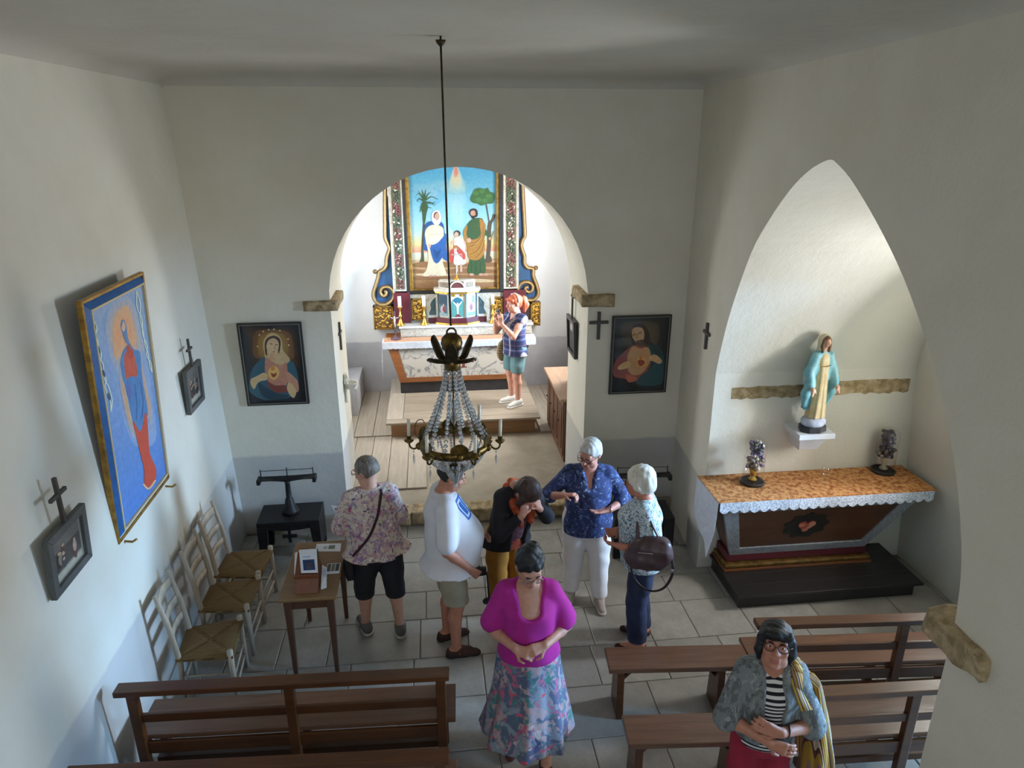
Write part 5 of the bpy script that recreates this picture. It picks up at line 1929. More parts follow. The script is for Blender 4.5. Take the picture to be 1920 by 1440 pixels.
    def mesh(s, name, h=0.008, tint=None):
        U = [q for q in s.p if q[0] == 'u']
        lo = np.min([q[2] for q in U], axis=0) - 3 * h - .012
        hi = np.max([q[3] for q in U], axis=0) + 3 * h + .012
        n = np.ceil((hi - lo) / h).astype(int) + 1
        ax = [np.float32(lo[i]) + np.arange(n[i], dtype=np.float32) * np.float32(h) for i in range(3)]
        Fv = np.full(n, 1.0, np.float32)
        for op, fn, a, b, k in s.p:
            pad = k + 3 * h + .006
            i0 = np.clip(np.floor((a - pad - lo) / h).astype(int), 0, n)
            i1 = np.clip(np.ceil((b + pad - lo) / h).astype(int) + 1, 0, n)
            if np.any(i1 <= i0):
                continue
            sl = tuple(slice(i0[q], i1[q]) for q in range(3))
            X, Y, Z = ax[0][sl[0]][:, None, None], ax[1][sl[1]][None, :, None], ax[2][sl[2]][None, None, :]
            d = fn(X, Y, Z).astype(np.float32)
            cur = Fv[sl]
            if op == 'w':
                Fv[sl] = cur + d
                continue
            if op == 'u':
                if k > 0:
                    hh = np.maximum(k - np.abs(cur - d), 0) / k
                    Fv[sl] = np.minimum(cur, d) - hh * hh * k * .25
                else:
                    Fv[sl] = np.minimum(cur, d)
            else:
                d2 = -d if op == 's' else d
                if k > 0:
                    hh = np.maximum(k - np.abs(cur - d2), 0) / k
                    Fv[sl] = np.maximum(cur, d2) + hh * hh * k * .25
                else:
                    Fv[sl] = np.maximum(cur, d2)
        return nets(Fv, lo, h, name, tint)


def nets(F, lo, h, name, tint=None):
    ins = F < 0
    cnt = np.zeros(np.array(F.shape) - 1, np.int8)
    for dx in (0, 1):
        for dy in (0, 1):
            for dz in (0, 1):
                cnt += ins[dx:F.shape[0] - 1 + dx, dy:F.shape[1] - 1 + dy, dz:F.shape[2] - 1 + dz]
    act = (cnt > 0) & (cnt < 8)
    idx = np.argwhere(act)
    N = len(idx)
    vid = np.full(act.shape, -1, np.int32)
    vid[act] = np.arange(N)
    pos = np.zeros((N, 3))
    num = np.zeros(N)
    cor = [(0, 0, 0), (1, 0, 0), (0, 1, 0), (1, 1, 0), (0, 0, 1), (1, 0, 1), (0, 1, 1), (1, 1, 1)]
    vals = [F[idx[:, 0] + c[0], idx[:, 1] + c[1], idx[:, 2] + c[2]].astype(float) for c in cor]
    for a, b in ((0, 1), (2, 3), (4, 5), (6, 7), (0, 2), (1, 3), (4, 6), (5, 7), (0, 4), (1, 5), (2, 6), (3, 7)):
        va, vb = vals[a], vals[b]
        m_ = (va < 0) != (vb < 0)
        t = np.where(m_, va / np.where(m_, va - vb, 1), 0)
        ca, cb = np.array(cor[a], float), np.array(cor[b], float)
        pos += np.where(m_[:, None], ca + (cb - ca) * t[:, None], 0)
        num += m_
    V = (idx + pos / num[:, None]) * h + lo
    quads = []
    sh = F.shape
    for axs in range(3):
        o1, o2 = (axs + 1) % 3, (axs + 2) % 3
        sA = [slice(0, sh[q]) for q in range(3)]
        a0, a1 = list(sA), list(sA)
        a0[axs], a1[axs] = slice(0, sh[axs] - 1), slice(1, sh[axs])
        ia, ib = ins[tuple(a0)], ins[tuple(a1)]
        e = np.argwhere(ia != ib)
        ok = (e[:, o1] > 0) & (e[:, o2] > 0) & (e[:, o1] < sh[o1] - 1) & (e[:, o2] < sh[o2] - 1)
        e = e[ok]
        fl = ia[e[:, 0], e[:, 1], e[:, 2]]
        def cell(d1, d2):
            c = e.copy()
            c[:, o1] += d1
            c[:, o2] += d2
            return vid[c[:, 0], c[:, 1], c[:, 2]]
        q = np.stack([cell(-1, -1), cell(0, -1), cell(0, 0), cell(-1, 0)], 1)
        q[~fl] = q[~fl][:, ::-1]
        quads.append(q)
    Q = np.concatenate(quads)
    Q = Q[(Q >= 0).all(1)]
    # one relaxing pass
    acc = np.zeros_like(V)
    deg = np.zeros(N)
    for i in range(4):
        for j in (1, 3):
            np.add.at(acc, Q[:, i], V[Q[:, (i + j) % 4]])
            np.add.at(deg, Q[:, i], 1)
    V = V * .5 + .5 * acc / np.maximum(deg, 1)[:, None]
    me = bpy.data.meshes.new(name)
    me.vertices.add(N)
    me.vertices.foreach_set('co', V.astype(np.float32).ravel())
    me.loops.add(len(Q) * 4)
    me.loops.foreach_set('vertex_index', Q.astype(np.int32).ravel())
    me.polygons.add(len(Q))
    me.polygons.foreach_set('loop_start', np.arange(0, len(Q) * 4, 4, dtype=np.int32))
    me.update(calc_edges=True)
    me.polygons.foreach_set('use_smooth', np.ones(len(Q), bool))
    if tint is not None:
        ca = me.color_attributes.new('Col', 'FLOAT_COLOR', 'POINT')
        C = np.ones((N, 4), np.float32)
        C[:, :3] = tint(V)
        ca.data.foreach_set('color', C.ravel())
    return me


def solid_obj(S, name, mat, parent=None, h=0.008, tint=None):
    o = bpy.data.objects.new(name, S.mesh(name, h, tint))
    COL.objects.link(o)
    o.data.materials.append(mat)
    if parent is not None:
        o.parent = parent
    return o


# ================================================================== SIDE CHAPEL ALTAR
SZ = 0.155
T = thing('side_altar_platform', 'black stained wooden platform in front of the side chapel altar', 'platform', (3.5, 5.3, 0))
M_dkw = wood('black_stained_wood', '#2b2826', '#1d1a19', (1, 10, 10), .35)
pl = [onz(1375, 1145, 0), onz(1718, 1106, 0)]
x0, x1 = 2.60, 4.36
MB().b6(x0 + .03, x1 - .05, 5.08, 5.72, 0, SZ - .025).build('riser', M_dkw, T, bevel=.004, world=True)
for i in range(4):
    ya, yb = 5.03 + i * .173, 5.03 + (i + 1) * .173 - .003
    MB().b6(x0, x1, ya, yb, SZ - .025, SZ).build('top_board', M_dkw, T, bevel=.003, world=True)

SAZ = 1.0
nl, nr = onz(1350, 950, SAZ), onz(1750, 915, SAZ)
ny = (nl.y + nr.y) / 2
SX0, SX1 = 2.405, 4.44
A = thing('side_altar', 'side chapel altar with brown painted sloping front and heart emblem', 'altar', (3.5, 5.5, SZ))
M_smar = marble('grey_marbling', '#8f9296', '#70747c', 6)
M_brown = wood('brown_painted_panel', '#5c3a26', '#42281a', (1, 4, 4), .4)
yb_, yt_ = 5.47, ny + .05
zb_, zt_ = SZ + .15, SAZ - .06
p0, p1 = ony(1388, 1050, yb_), ony(1642, 1022, yb_)
xb0, xb1, xt0, xt1 = 2.68, 4.02, SX0 + .06, SX1 - .10
MB().hexa([(xb0 + .01, yb_ + .03, zb_), (xb1 - .01, yb_ + .03, zb_), (xb1 - .01, 5.72, zb_), (xb0 + .01, 5.72, zb_)],
          [(xt0 + .01, yt_ + .03, zt_), (xt1 - .01, yt_ + .03, zt_), (xt1 - .01, 5.72, zt_), (xt0 + .01, 5.72, zt_)]).build('altar_body', M_brown, A, world=True)
BLc, BRc, TRc, TLc = Vector((xb0, yb_, zb_)), Vector((xb1, yb_, zb_)), Vector((xt1, yt_, zt_)), Vector((xt0, yt_, zt_))
nS = (BRc - BLc).cross(TLc - BLc).normalized()
lp = lambda u, v_: BLc.lerp(BRc, u).lerp(TLc.lerp(TRc, u), v_)
for nm, (u0, u1, v0, v1) in (('bottom_rail', (0, 1, 0, .13)), ('top_rail', (0, 1, .87, 1)), ('stile', (0, .075, .13, .87)), ('stile', (.925, 1, .13, .87))):
    q = [lp(u0, v0), lp(u1, v0), lp(u1, v1), lp(u0, v1)]
    MB().hexa([p - nS * .03 for p in q], [p + nS * .012 for p in q]).build(nm, M_smar, A, bevel=.003, world=True)
q = [lp(.07, .12), lp(.93, .12), lp(.93, .88), lp(.07, .88)]
MB().hexa([p - nS * .03 for p in q], [p - nS * .002 for p in q]).build('painted_panel', M_brown, A, world=True)
# emblem: dark wreath with a red heart
b = MB()
u_, w_ = (BRc - BLc).normalized(), (lp(.5, 1) - lp(.5, 0)).normalized()
o0 = lp(.47, .52)
rr = random.Random(5)
pts = []
for i in range(40):
    a = 2 * PI * i / 40
    f = 1 + .10 * math.sin(a * 9) + rr.uniform(-.04, .04)
    pts.append(o0 + u_ * (.20 * math.cos(a) * f) + w_ * (.155 * math.sin(a) * f))
b.poly(pts, nS * .006)
b.build('wreath', plain('black_green_wreath', '#15140f', '#22201a', .5, scale=40, bump=.6, bscale=60), A, world=True)
b = MB()
hp = []
for i in range(24):
    a = 2 * PI * i / 24
    hx, hy = 16 * math.sin(a) ** 3, 13 * math.cos(a) - 5 * math.cos(2 * a) - 2 * math.cos(3 * a) - math.cos(4 * a)
    hp.append(o0 + u_ * hx * .0052 + w_ * (hy * .0048 + .005) + nS * .006)
b.poly(hp, nS * .008)
b.build('red_heart', plain('faded_red_paint', '#a8483f', '#8a3a35', .5), A, world=True)
b = MB()
for k, (dx, dy, s) in enumerate(((-.05, .02, .03), (.045, .03, .035), (.0, -.045, .03), (.03, -.01, .025))):
    b.poly([o0 + u_ * (dx + s * math.cos(a * PI / 4)) + w_ * (dy + s * .8 * math.sin(a * PI / 4)) + nS * .0142 for a in range(8)], nS * .002)
b.build('rose_petals', plain('pale_rose_paint', '#c08a6a', '#b46a58', .5), A, world=True)
# mouldings: gold ledge under the slab and the gilt base step
MB().b6(SX0 + .03, SX1 - .06, yt_ - .01, 5.72, zt_, zt_ + .035).build('gold_ledge', M_gilt, A, bevel=.008, world=True)
MB().b6(SX0 + .02, SX1 - .02, ny + .02, 5.725, zt_ + .03, SAZ - .006).build('altar_slab', M_brown, A, bevel=.004, world=True)
MB().b6(xb0 - .02, xb1 + .02, yb_ - .01, 5.72, SZ + .075, zb_).build('maroon_step', M_maroon, A, bevel=.006, world=True)
MB().b6(xb0 - .05, xb1 + .05, yb_ - .06, 5.72, SZ + .025, SZ + .07).build('gilt_step', plain('worn_gilt_step', '#8a6a36', '#664821', .34, .6, scale=18), A, bevel=.014, world=True)
MB().b6(xb0 - .06, xb1 + .06, yb_ - .07, 5.72, SZ, SZ + .025).build('base_step', wood('red_brown_step', '#7a4a2a', '#5c351d', (1, 9, 9), .4), A, bevel=.004, world=True)

Cl = thing('side_altar_cloth', 'orange patterned cloth with white lace edge on the side chapel altar', 'cloth', (3.42, 5.5, SAZ))
MB().b6(SX0, SX1, ny, 5.73, SAZ - .004, SAZ + .004).build('runner', M_damask, Cl, world=True)
bl = lace(SX0 + .01, SX1 - .03, ny - .002, ny - .002, SAZ - .075, SAZ + .001, 22, .028)
t = NT('lace_white')
v = t.map()
vo = t.n('ShaderNodeTexVoronoi')
vo.inputs['Scale'].default_value = 70
t.link(v, vo.inputs['Vector'])
t.base(t.ramp(vo.outputs['Distance'], [(0.25, '#dfe4ec'), (0.65, '#a9b1be')]))
M_lace = t.set(.85)
bl.build('lace_edge', M_lace, Cl, world=True, solid=.003)
MB().poly([(SX0 - .002, ny, SAZ), (SX0 - .002, 5.72, SAZ), (SX0 - .012, 5.71, SAZ - .36), (SX0 - .02, 5.52, SAZ - .44), (SX0 - .012, 5.40, SAZ - .48), (SX0 - .025, ny + .09, SAZ - .60), (SX0 - .01, ny + .01, SAZ - .30)], (-.004, 0, 0)).build('side_flap', M_linen, Cl, world=True)

# ---- bracket and statue
bp = ony(1519, 804, 5.575)
bz, bx_ = bp.z, bp.x
bk = thing('statue_bracket', 'white moulded wall bracket under the statue in the side chapel', 'bracket', (bx_, 5.74, bz - .2))
M_wbr = plain('white_bracket_paint', '#d9dade', '#cfd0d4', .6)
MB().b6(bx_ - .17, bx_ + .17, 5.44, 5.735, bz - .05, bz).build('shelf', M_wbr, bk, bevel=.004, world=True)
MB().hexa([(bx_ - .09, 5.56, bz - .20), (bx_ + .09, 5.56, bz - .20), (bx_ + .09, 5.735, bz - .20), (bx_ - .09, 5.735, bz - .20)],
          [(bx_ - .14, 5.49, bz - .05), (bx_ + .14, 5.49, bz - .05), (bx_ + .14, 5.735, bz - .05), (bx_ - .14, 5.735, bz - .05)]).build('corbel', M_wbr, bk, bevel=.006, world=True)
sb = Vector((bx_ + .005, 5.555, bz))
ST = thing('statue', 'painted statue of a veiled woman in blue mantle on the wall bracket', 'statue', sb, math.radians(12))
MB().lathe([(.13, 0), (.132, .01), (.128, .05), (.001, .05)], (0, 0, 0.002), 8, sy=.8).build('black_plinth', M_blk, ST, bevel=.004)
S = Solid(.03)
S.ell((0, 0, .085), (.115, .095, .065))
solid_obj(S, 'cloud_base', plain('pale_blue_globe', '#aab4cc', '#c9cede', .6, scale=20), ST, .006)
M_scream = plain('cream_robe_paint', '#d9c79c', '#c2ab7c', .55, scale=10)
M_sblue = plain('turquoise_mantle_paint', '#86bcc2', '#629eaa', .5, scale=14)
S = Solid(.025)
S.loft([(.13, 0, -.005, .088, .075), (.25, 0, -.008, .078, .068), (.45, 0, -.008, .066, .058), (.58, 0, 0, .064, .055), (.68, 0, 0, .068, .05), (.73, 0, .005, .04, .035)], folds=(9, .015, .07, .4))
solid_obj(S, 'robe', M_scream, ST, .006)
S = Solid(.025)
S.loft([(.20, .0, .035, .105, .06), (.32, 0, .03, .115, .062), (.48, 0, .028, .115, .065), (.60, 0, .022, .105, .065), (.69, 0, .016, .088, .055), (.745, 0, .015, .05, .042)], folds=(7, .01, .06, 1.1))
for s in (-1, 1):
    S.chain([(s * .075, .0, .70), (s * .12, -.005, .56), (s * .128, -.05, .45)], [.036, .042, .038])
    S.chain([(s * .13, -.03, .46), (s * .14, -.01, .36), (s * .12, .01, .25)], [.03, .035, .02])
S.loft([(.10, 0, -.10, .045, .09), (.4, 0, -.10, .055, .09), (.6, 0, -.09, .045, .07), (.72, 0, -.08, .018, .05)], op='s', k=.02)
S.wrinkle(.004, 55, 40, 22)
solid_obj(S, 'mantle', M_sblue, ST, .006)
M_sskin = plain('statue_skin', '#d0a283', None, .5, bump=0)
S = Solid(.015)
S.ell((0, -.02, .825), (.033, .04, .046))
S.ell((0, -.058, .818), (.006, .01, .012), k=.008)
S.cone((0, 0, .73), (0, -.008, .80), .024, .022)
solid_obj(S, 'head', M_sskin, ST, .005)
for s in (-1, 1):
    S = Solid(.015)
    S.chain([(s * .128, -.06, .45), (s * .132, -.085, .42), (s * .136, -.095, .375)], [.016, .017, .009])
    S.cone((s * .12, -.09, .42), (s * .112, -.105, .395), .007, .006)
    S.cone((s * .14, -.092, .41), (s * .148, -.1, .37), .007, .005)
    solid_obj(S, 'hand', M_sskin, ST, .005)
S = Solid(.02)
S.ell((0, .006, .838), (.047, .05, .055))
S.loft([(.70, 0, .02, .06, .035), (.76, 0, .018, .05, .04), (.83, 0, .012, .046, .046)])
S.ell((0, -.06, .80), (.032, .05, .062), op='s', k=.012)
solid_obj(S, 'veil', plain('veil_cream', '#d6cbb0', '#c9bb98', .6), ST, .005)
S = Solid(.012)
S.ell((0, -.012, .84), (.040, .042, .045))
for s in (-1, 1):
    S.chain([(s * .034, -.025, .84), (s * .038, -.022, .79), (s * .034, -.03, .74)], [.012, .013, .010])
S.ell((0, -.065, .815), (.029, .035, .043), op='s', k=.01)
solid_obj(S, 'hair', plain('statue_hair', '#6b4a30', None, .6), ST, .005)
MB().tube([(-.055, -.05, .62), (0, -.062, .615), (.055, -.05, .62)], .004, 6).build('belt', M_gilt, ST)


# ---- flowers under glass
def flower_dome(label, x, y, z, seed, cols, vase):
    T = thing('flower_dome', label, 'dome', (x, y, z))
    MB().lathe([(.105, 0), (.11, .012), (.11, .022), (.10, .03), (.001, .03)], (0, 0, 0), 28).build('base', M_dkw, T, smooth=False)
    MB().lathe([(.035, .03), (.04, .04), (.02, .06), (.03, .10), (.042, .14), (.036, .15), (.001, .15)], (0, 0, 0), 14).build('vase', vase, T, smooth=True)
    r = random.Random(seed)
    b = MB()
    for i in range(130):
        h = r.random()
        if 0.42 < h < .50:
            continue
        a, rad = r.random() * 2 * PI, (.072 * math.sqrt(r.random())) * (1.05 if h < .45 else .8)
        b.col = r.choice(cols)
        s = r.uniform(.013, .025)
        b.ball((rad * math.cos(a), rad * math.sin(a), .15 + h * .26), (s, s, s * .7), 6, 4, Matrix.Rotation(r.random() * 3, 3, 'X'))
    o = b.build('dried_flowers', vcol(), T, smooth=True)
    o['kind'] = 'stuff'
    prof_ = [(.094, .03), (.094, .34)] + [(.094 * math.cos(PI / 2 * i / 8), .36 + .095 * math.sin(PI / 2 * i / 8)) for i in range(9)]
    MB().lathe(prof_, (0, 0, 0), 28).build('glass_dome', MATS['blown_glass'], T, smooth=True)
    return T


zt = SAZ + .005
p = onz(1410, 905, zt)
flower_dome('glass dome with violet dried flowers in gilt vase, under the lit chapel wall', p.x, p.y, zt, 3, ['#5d4a63', '#77628a', '#8d8272', '#4c4a3c', '#b9ad9a', '#6f5a5e', '#3e3550'], M_gold)
p = onz(1655, 884, zt)
flower_dome('glass dome with dull violet dried flowers in pale vase, in the shaded chapel corner', p.x, p.y, zt, 8, ['#4e4654', '#5f5560', '#4a4238', '#6c6458', '#3d3a44', '#7c7284'], plain('pale_vase', '#b3a68c', None, .4))
p = onz(1545, 902, zt)
MB_ = MB().lathe([(.022, 0), (.024, .004), (.014, .02), (.014, .05), (.028, .09), (.034, .14), (.0325, .14), (.0265, .09), (.012, .05), (.001, .045)], (0, 0, 0), 18)
o = MB_.build('glass_vase', MATS['blown_glass'], smooth=True)
o.location = (p.x, p.y, zt)
tag(o, 'small empty clear glass vase in the middle of orange altar cloth', 'vase')

# ================================================================== PEOPLE
def skin_mat(name, c):
    if name in MATS:
        return MATS[name]
    t = NT(name)
    a = t.n('ShaderNodeVertexColor', layer_name='Col')
    n = t.noise(t.map(), 40, 3)
    t.base(t.mix(.12, a.outputs[0], t.ramp(n, [(0.35, '#8a5a48'), (0.65, '#f0d0b8')]), 'OVERLAY'))
    return t.set(.55, Subsurface_Weight=.06)


M_skin = skin_mat('skin', None)


HSC = 1.07


class Pose:
    pass


def rotz(a):
    c, s = math.cos(a), math.sin(a)
    return np.array([[c, -s, 0], [s, c, 0], [0, 0, 1.0]])


def rotx(a):
    c, s = math.cos(a), math.sin(a)
    return np.array([[1, 0, 0], [0, c, -s], [0, s, c]])


def roty(a):
    c, s = math.cos(a), math.sin(a)
    return np.array([[c, 0, s], [0, 1, 0], [-s, 0, c]])


def unit(v):
    v = np.array(v, float)
    return v / (np.linalg.norm(v) or 1)


def add_hand(S, wrist, fdir, pn, side, curl=.5, sc=1.0):
    d = unit(fdir)
    n = np.array(pn, float)
    n = unit(n - d * (n @ d))
    u = np.cross(d, n) * side            # towards the thumb
    w = np.array(wrist, float)
    k = .006
    offs = (.029, .010, -.010, -.028)
    for o in offs:
        S.cone(w + u * o * .45 * sc, w + d * .085 * sc + u * o * sc, .0135 * sc, .0115 * sc, .012)
    lens = (.070, .080, .074, .058)
    for i, o in enumerate(offs):
        p = w + d * .085 * sc + u * o * sc
        spread = u * (o * 2.0)
        L = lens[i] * sc
        a1, a2, a3 = curl * .7, curl * 1.6, curl * 2.3
        for seg, a in ((.42, a1), (.33, a2), (.25, a3)):
            q = p + (d * math.cos(a) + n * math.sin(a) + spread) * L * seg
            S.cone(p, q, .0088 * sc, .0080 * sc, k)
            p = q
    p = w + u * .024 * sc + d * .022 * sc
    q = p + unit(d * .55 + u * .75 + n * .35) * .042 * sc
    S.cone(p, q, .0125 * sc, .0105 * sc, .012)
    S.cone(q, q + unit(d * .85 + u * .2 + n * (.25 + .4 * curl)) * .036 * sc, .0100 * sc, .0085 * sc, k)


def make_person(label, loc, rot, H, b=1.0, skin='#c8967c', lean=(0, 0), feet=((-.1, 0, -10), (.1, 0, 10)), arms=None, head=(0, 0, 0, 0, 0), belly=(0, 0), lips='#a8615a', bust=.02, hip=1.0, knees=(0, 0)):
    """faces -Y locally; right arm at -X. head=(yaw deg, pitch deg, dx, dy, dz)"""
    J = Pose()
    J.loc, J.rot, J.H, J.b = np.array(loc, float), math.radians(rot), H, b
    Rw = rotz(J.rot)
    J.w2l = lambda p: Rw.T @ (np.array(p, float) - J.loc)
    J.lean = lean
    hz, sz = .515 * H, .815 * H
    def off(z):
        t = max(0.0, (z - hz) / (sz - hz))
        return lean[0] * t, lean[1] * t
    J.off = off
    rows = []
    for fz, rx, ry, cy in ((.465, .150 * hip, .108, .008), (.52, .168 * hip, .122, .008), (.57, .158, .116 + belly[0] * .5, -belly[1] * .6), (.63, .145, .112 + belly[0], -belly[1]), (.70, .150, .116 + belly[0] * .35, -belly[1] * .4 - bust * .5), (.745, .152, .112 + bust * .5, -bust * .5), (.795, .128, .078, .004), (.83, .075, .058, .008), (.85, .055, .052, .008)):
        ox, oy = off(fz * H)
        rows.append((fz * H, ox, oy + cy, rx * b, ry * b))
    J.rows = rows
    sw = .146 * (1 + (b - 1) * .8)
    ox, oy = off(sz)
    J.sh = {-1: np.array((ox - sw, oy + .008, sz - .030)), 1: np.array((ox + sw, oy + .008, sz - .030))}
    J.neck = np.array((ox, oy + .008, .845 * H))
    # head frame
    J.hc = np.array((ox + head[2], oy - .012 + head[3], H - .117 * HSC + head[4]))
    J.hR = rotz(math.radians(head[0])) @ rotx(math.radians(head[1]))
    hs = lambda p: J.hc + J.hR @ (np.array(p, float) * HSC)
    J.hs = hs
    S = Solid(.03)
    S.loft(rows, k=.03)
    S.cone(J.neck + np.array((0, .004, -.03)), hs((0, .018, -.055)), .056, .051, .03)
    for s in (-1, 1):
        S.cone(J.neck - np.array((0, 0, .040)), J.sh[s] + np.array((-s * .02, 0, .0)), .040, .046, .03)
    # arms
    J.el, J.wr = {}, {}
    for s in (-1, 1):
        e, w_, fd, pn, curl = arms[s]
        e, w_ = np.array(e, float), np.array(w_, float)
        # keep natural lengths
        Lu, Lf = .185 * H, .152 * H
        e = J.sh[s] + unit(e - J.sh[s]) * Lu
        w_ = e + unit(w_ - e) * Lf
        J.el[s], J.wr[s] = e, w_
        bb = 1 + (b - 1) * .7
        S.chain([J.sh[s], J.sh[s] * .5 + e * .5, e], [.052 * bb, .046 * bb, .038 * bb], .02)
        S.chain([e, e * .7 + w_ * .3, w_], [.037 * bb, .038 * bb, .026], .015)
        fd = unit(w_ - e) if fd is None else np.array(fd, float)
        add_hand(S, w_, fd, pn, s * 1.0, curl)
        J.fd = fd
    # legs
    J.hipj, J.kn, J.an, J.toe = {}, {}, {}, {}
    for i, s in enumerate((-1, 1)):
        fx, fy, fa = feet[i]
        fa = math.radians(fa)
        dirv = np.array((math.sin(fa), -math.cos(fa), 0))
        hp = np.array((s * .082 * b * hip, .005, .50 * H))
        an = np.array((fx, fy, .085))
        kn = (hp + an) / 2 + np.array((0, -.02 - knees[i], .01)) + dirv * .01
        J.hipj[s], J.kn[s], J.an[s], J.toe[s] = hp, kn, an, dirv
        S.chain([hp, hp * .45 + kn * .55, kn, kn * .7 + an * .3 + np.array((0, .015, 0)), an], [.088 * b, .072 * b, .056 * (1 + (b - 1) * .5), .055, .036], .02)
        S.cone(an + np.array((0, 0, -.03)) - dirv * .035, an + dirv * .03 + np.array((0, 0, -.04)), .034, .036, .02)
        S.cone(an + dirv * .03 + np.array((0, 0, -.045)), an + dirv * .14 + np.array((0, 0, -.06)), .036, .024, .02)
    # head
    M = J.hR
    S.rs = HSC
    S.ell(hs((0, .012, .03)), (.073, .091, .083), M, .02)
    S.ell(hs((0, -.024, -.03)), (.060, .066, .086), M, .02)
    S.cone(hs((-.034, -.03, -.072)), hs((.034, -.03, -.072)), .028, .028, .02)
    S.ell(hs((0, -.066, -.094)), (.022, .018, .018), M, .018)
    S.cone(hs((0, -.088, .008)), hs((0, -.108, -.026)), .0075, .0125, .010)
    S.cone(hs((-.014, -.094, -.030)), hs((.014, -.094, -.030)), .008, .008, .008)
    S.cone(hs((-.040, -.074, .022)), hs((.040, -.074, .022)), .012, .012, .015)
    for s in (-1, 1):
        S.ell(hs((s * .073, .012, -.008)), (.010, .019, .031), M @ rotz(s * .25), .006)
        S.ell(hs((s * .040, -.062, -.025)), (.02, .018, .018), M, .015)
        S.ell(hs((s * .030, -.098, .001)), (.017, .015, .010), M, .012, 's')
        S.cone(hs((s * .018, -.0825, .0115)), hs((s * .043, -.076, .0105)), .0045, .0045, .005)
    S.cone(hs((-.017, -.086, -.056)), hs((.017, -.086, -.056)), .007, .007, .006)
    S.cone(hs((-.014, -.085, -.067)), hs((.014, -.085, -.067)), .008, .008, .006)
    base = np.array(lin(skin))
    lipc = np.array(lin(lips))
    lp_ = hs((0, -.094, -.061))
    chk = [hs((s * .042, -.075, -.03)) for s in (-1, 1)]
    hR = J.hR

    def tint(V):
        C = np.tile(base, (len(V), 1))
        L = (V - lp_) @ hR
        m_ = np.exp(-((L[:, 0] / .021) ** 4 + (L[:, 2] / .0115) ** 4 + (L[:, 1] / .02) ** 4))
        C = C * (1 - m_[:, None]) + lipc * m_[:, None]
        for c_ in chk:
            d = np.exp(-(((V - c_) ** 2).sum(1)) / .022 ** 2) * .25
            C = C * (1 - d[:, None]) + base * np.array((1.02, .72, .66)) * d[:, None]
        return C
    o = solid_obj(S, 'person', M_skin, None, .0068, tint)
    o.location = loc
    o.rotation_euler = (0, 0, J.rot)
    tag(o, label, 'person')
    J.o = o
    # eyes and brows
    for s in (-1, 1):
        e = MB()
        c_ = Vector(hs((s * .030, -.0695, .002)))
        Mh = Matrix(hR.tolist())
        e.col = '#e4ddd4'
        e.ball(c_, (.0135, .0125, .0085), 12, 10, Mh)
        e.col = '#2c1d14'
        e.ball(Vector(hs((s * .030, -.0775, .002))), (.0058, .0052, .0062), 10, 8, Mh)
        e.build('eye', vcol('eye_paint', .15, 0), o, smooth=True)
    return J


def brows(J, c):
    for s in (-1, 1):
        MB().tube([J.hs((s * .014, -.094, .021)), J.hs((s * .030, -.093, .026)), J.hs((s * .047, -.078, .021))], [.003, .0042, .0022], 6, flat=.8).build('eyebrow', plain('brow_' + c.strip('#'), c, None, .8, bump=0), J.o, smooth=True)


def glasses(J, c, metal=.2):
    m_ = plain('spectacles_' + c.strip('#'), c, None, .3, metal, bump=0)
    b = MB()
    for s in (-1, 1):
        b.tube([J.hs((s * .032 + .025 * math.cos(a), -.102 + .004 * abs(math.cos(a)), .002 + .019 * math.sin(a))) for a in [2 * PI * i / 16 for i in range(16)]], .0030, 6, True)
        b.tube([J.hs((s * .057, -.098, .008)), J.hs((s * .076, -.06, .008)), J.hs((s * .083, .0, .006)), J.hs((s * .082, .02, -.012))], .0022, 6)
    b.tube([J.hs((-.008, -.103, .004)), J.hs((0, -.108, .008)), J.hs((.008, -.103, .004))], .0022, 6)
    b.build('glasses', m_, J.o, smooth=True)


def hair_mat(name, c1, c2):
    if name in MATS:
        return MATS[name]
    t = NT(name)
    n = t.noise(t.map((26, 26, 3.5)), 2.0, 5, .65)
    t.base(t.ramp(n, [(.3, c1), (.7, c2)]))
    t.bump(n, .45, .008)
    return t.set(.55)


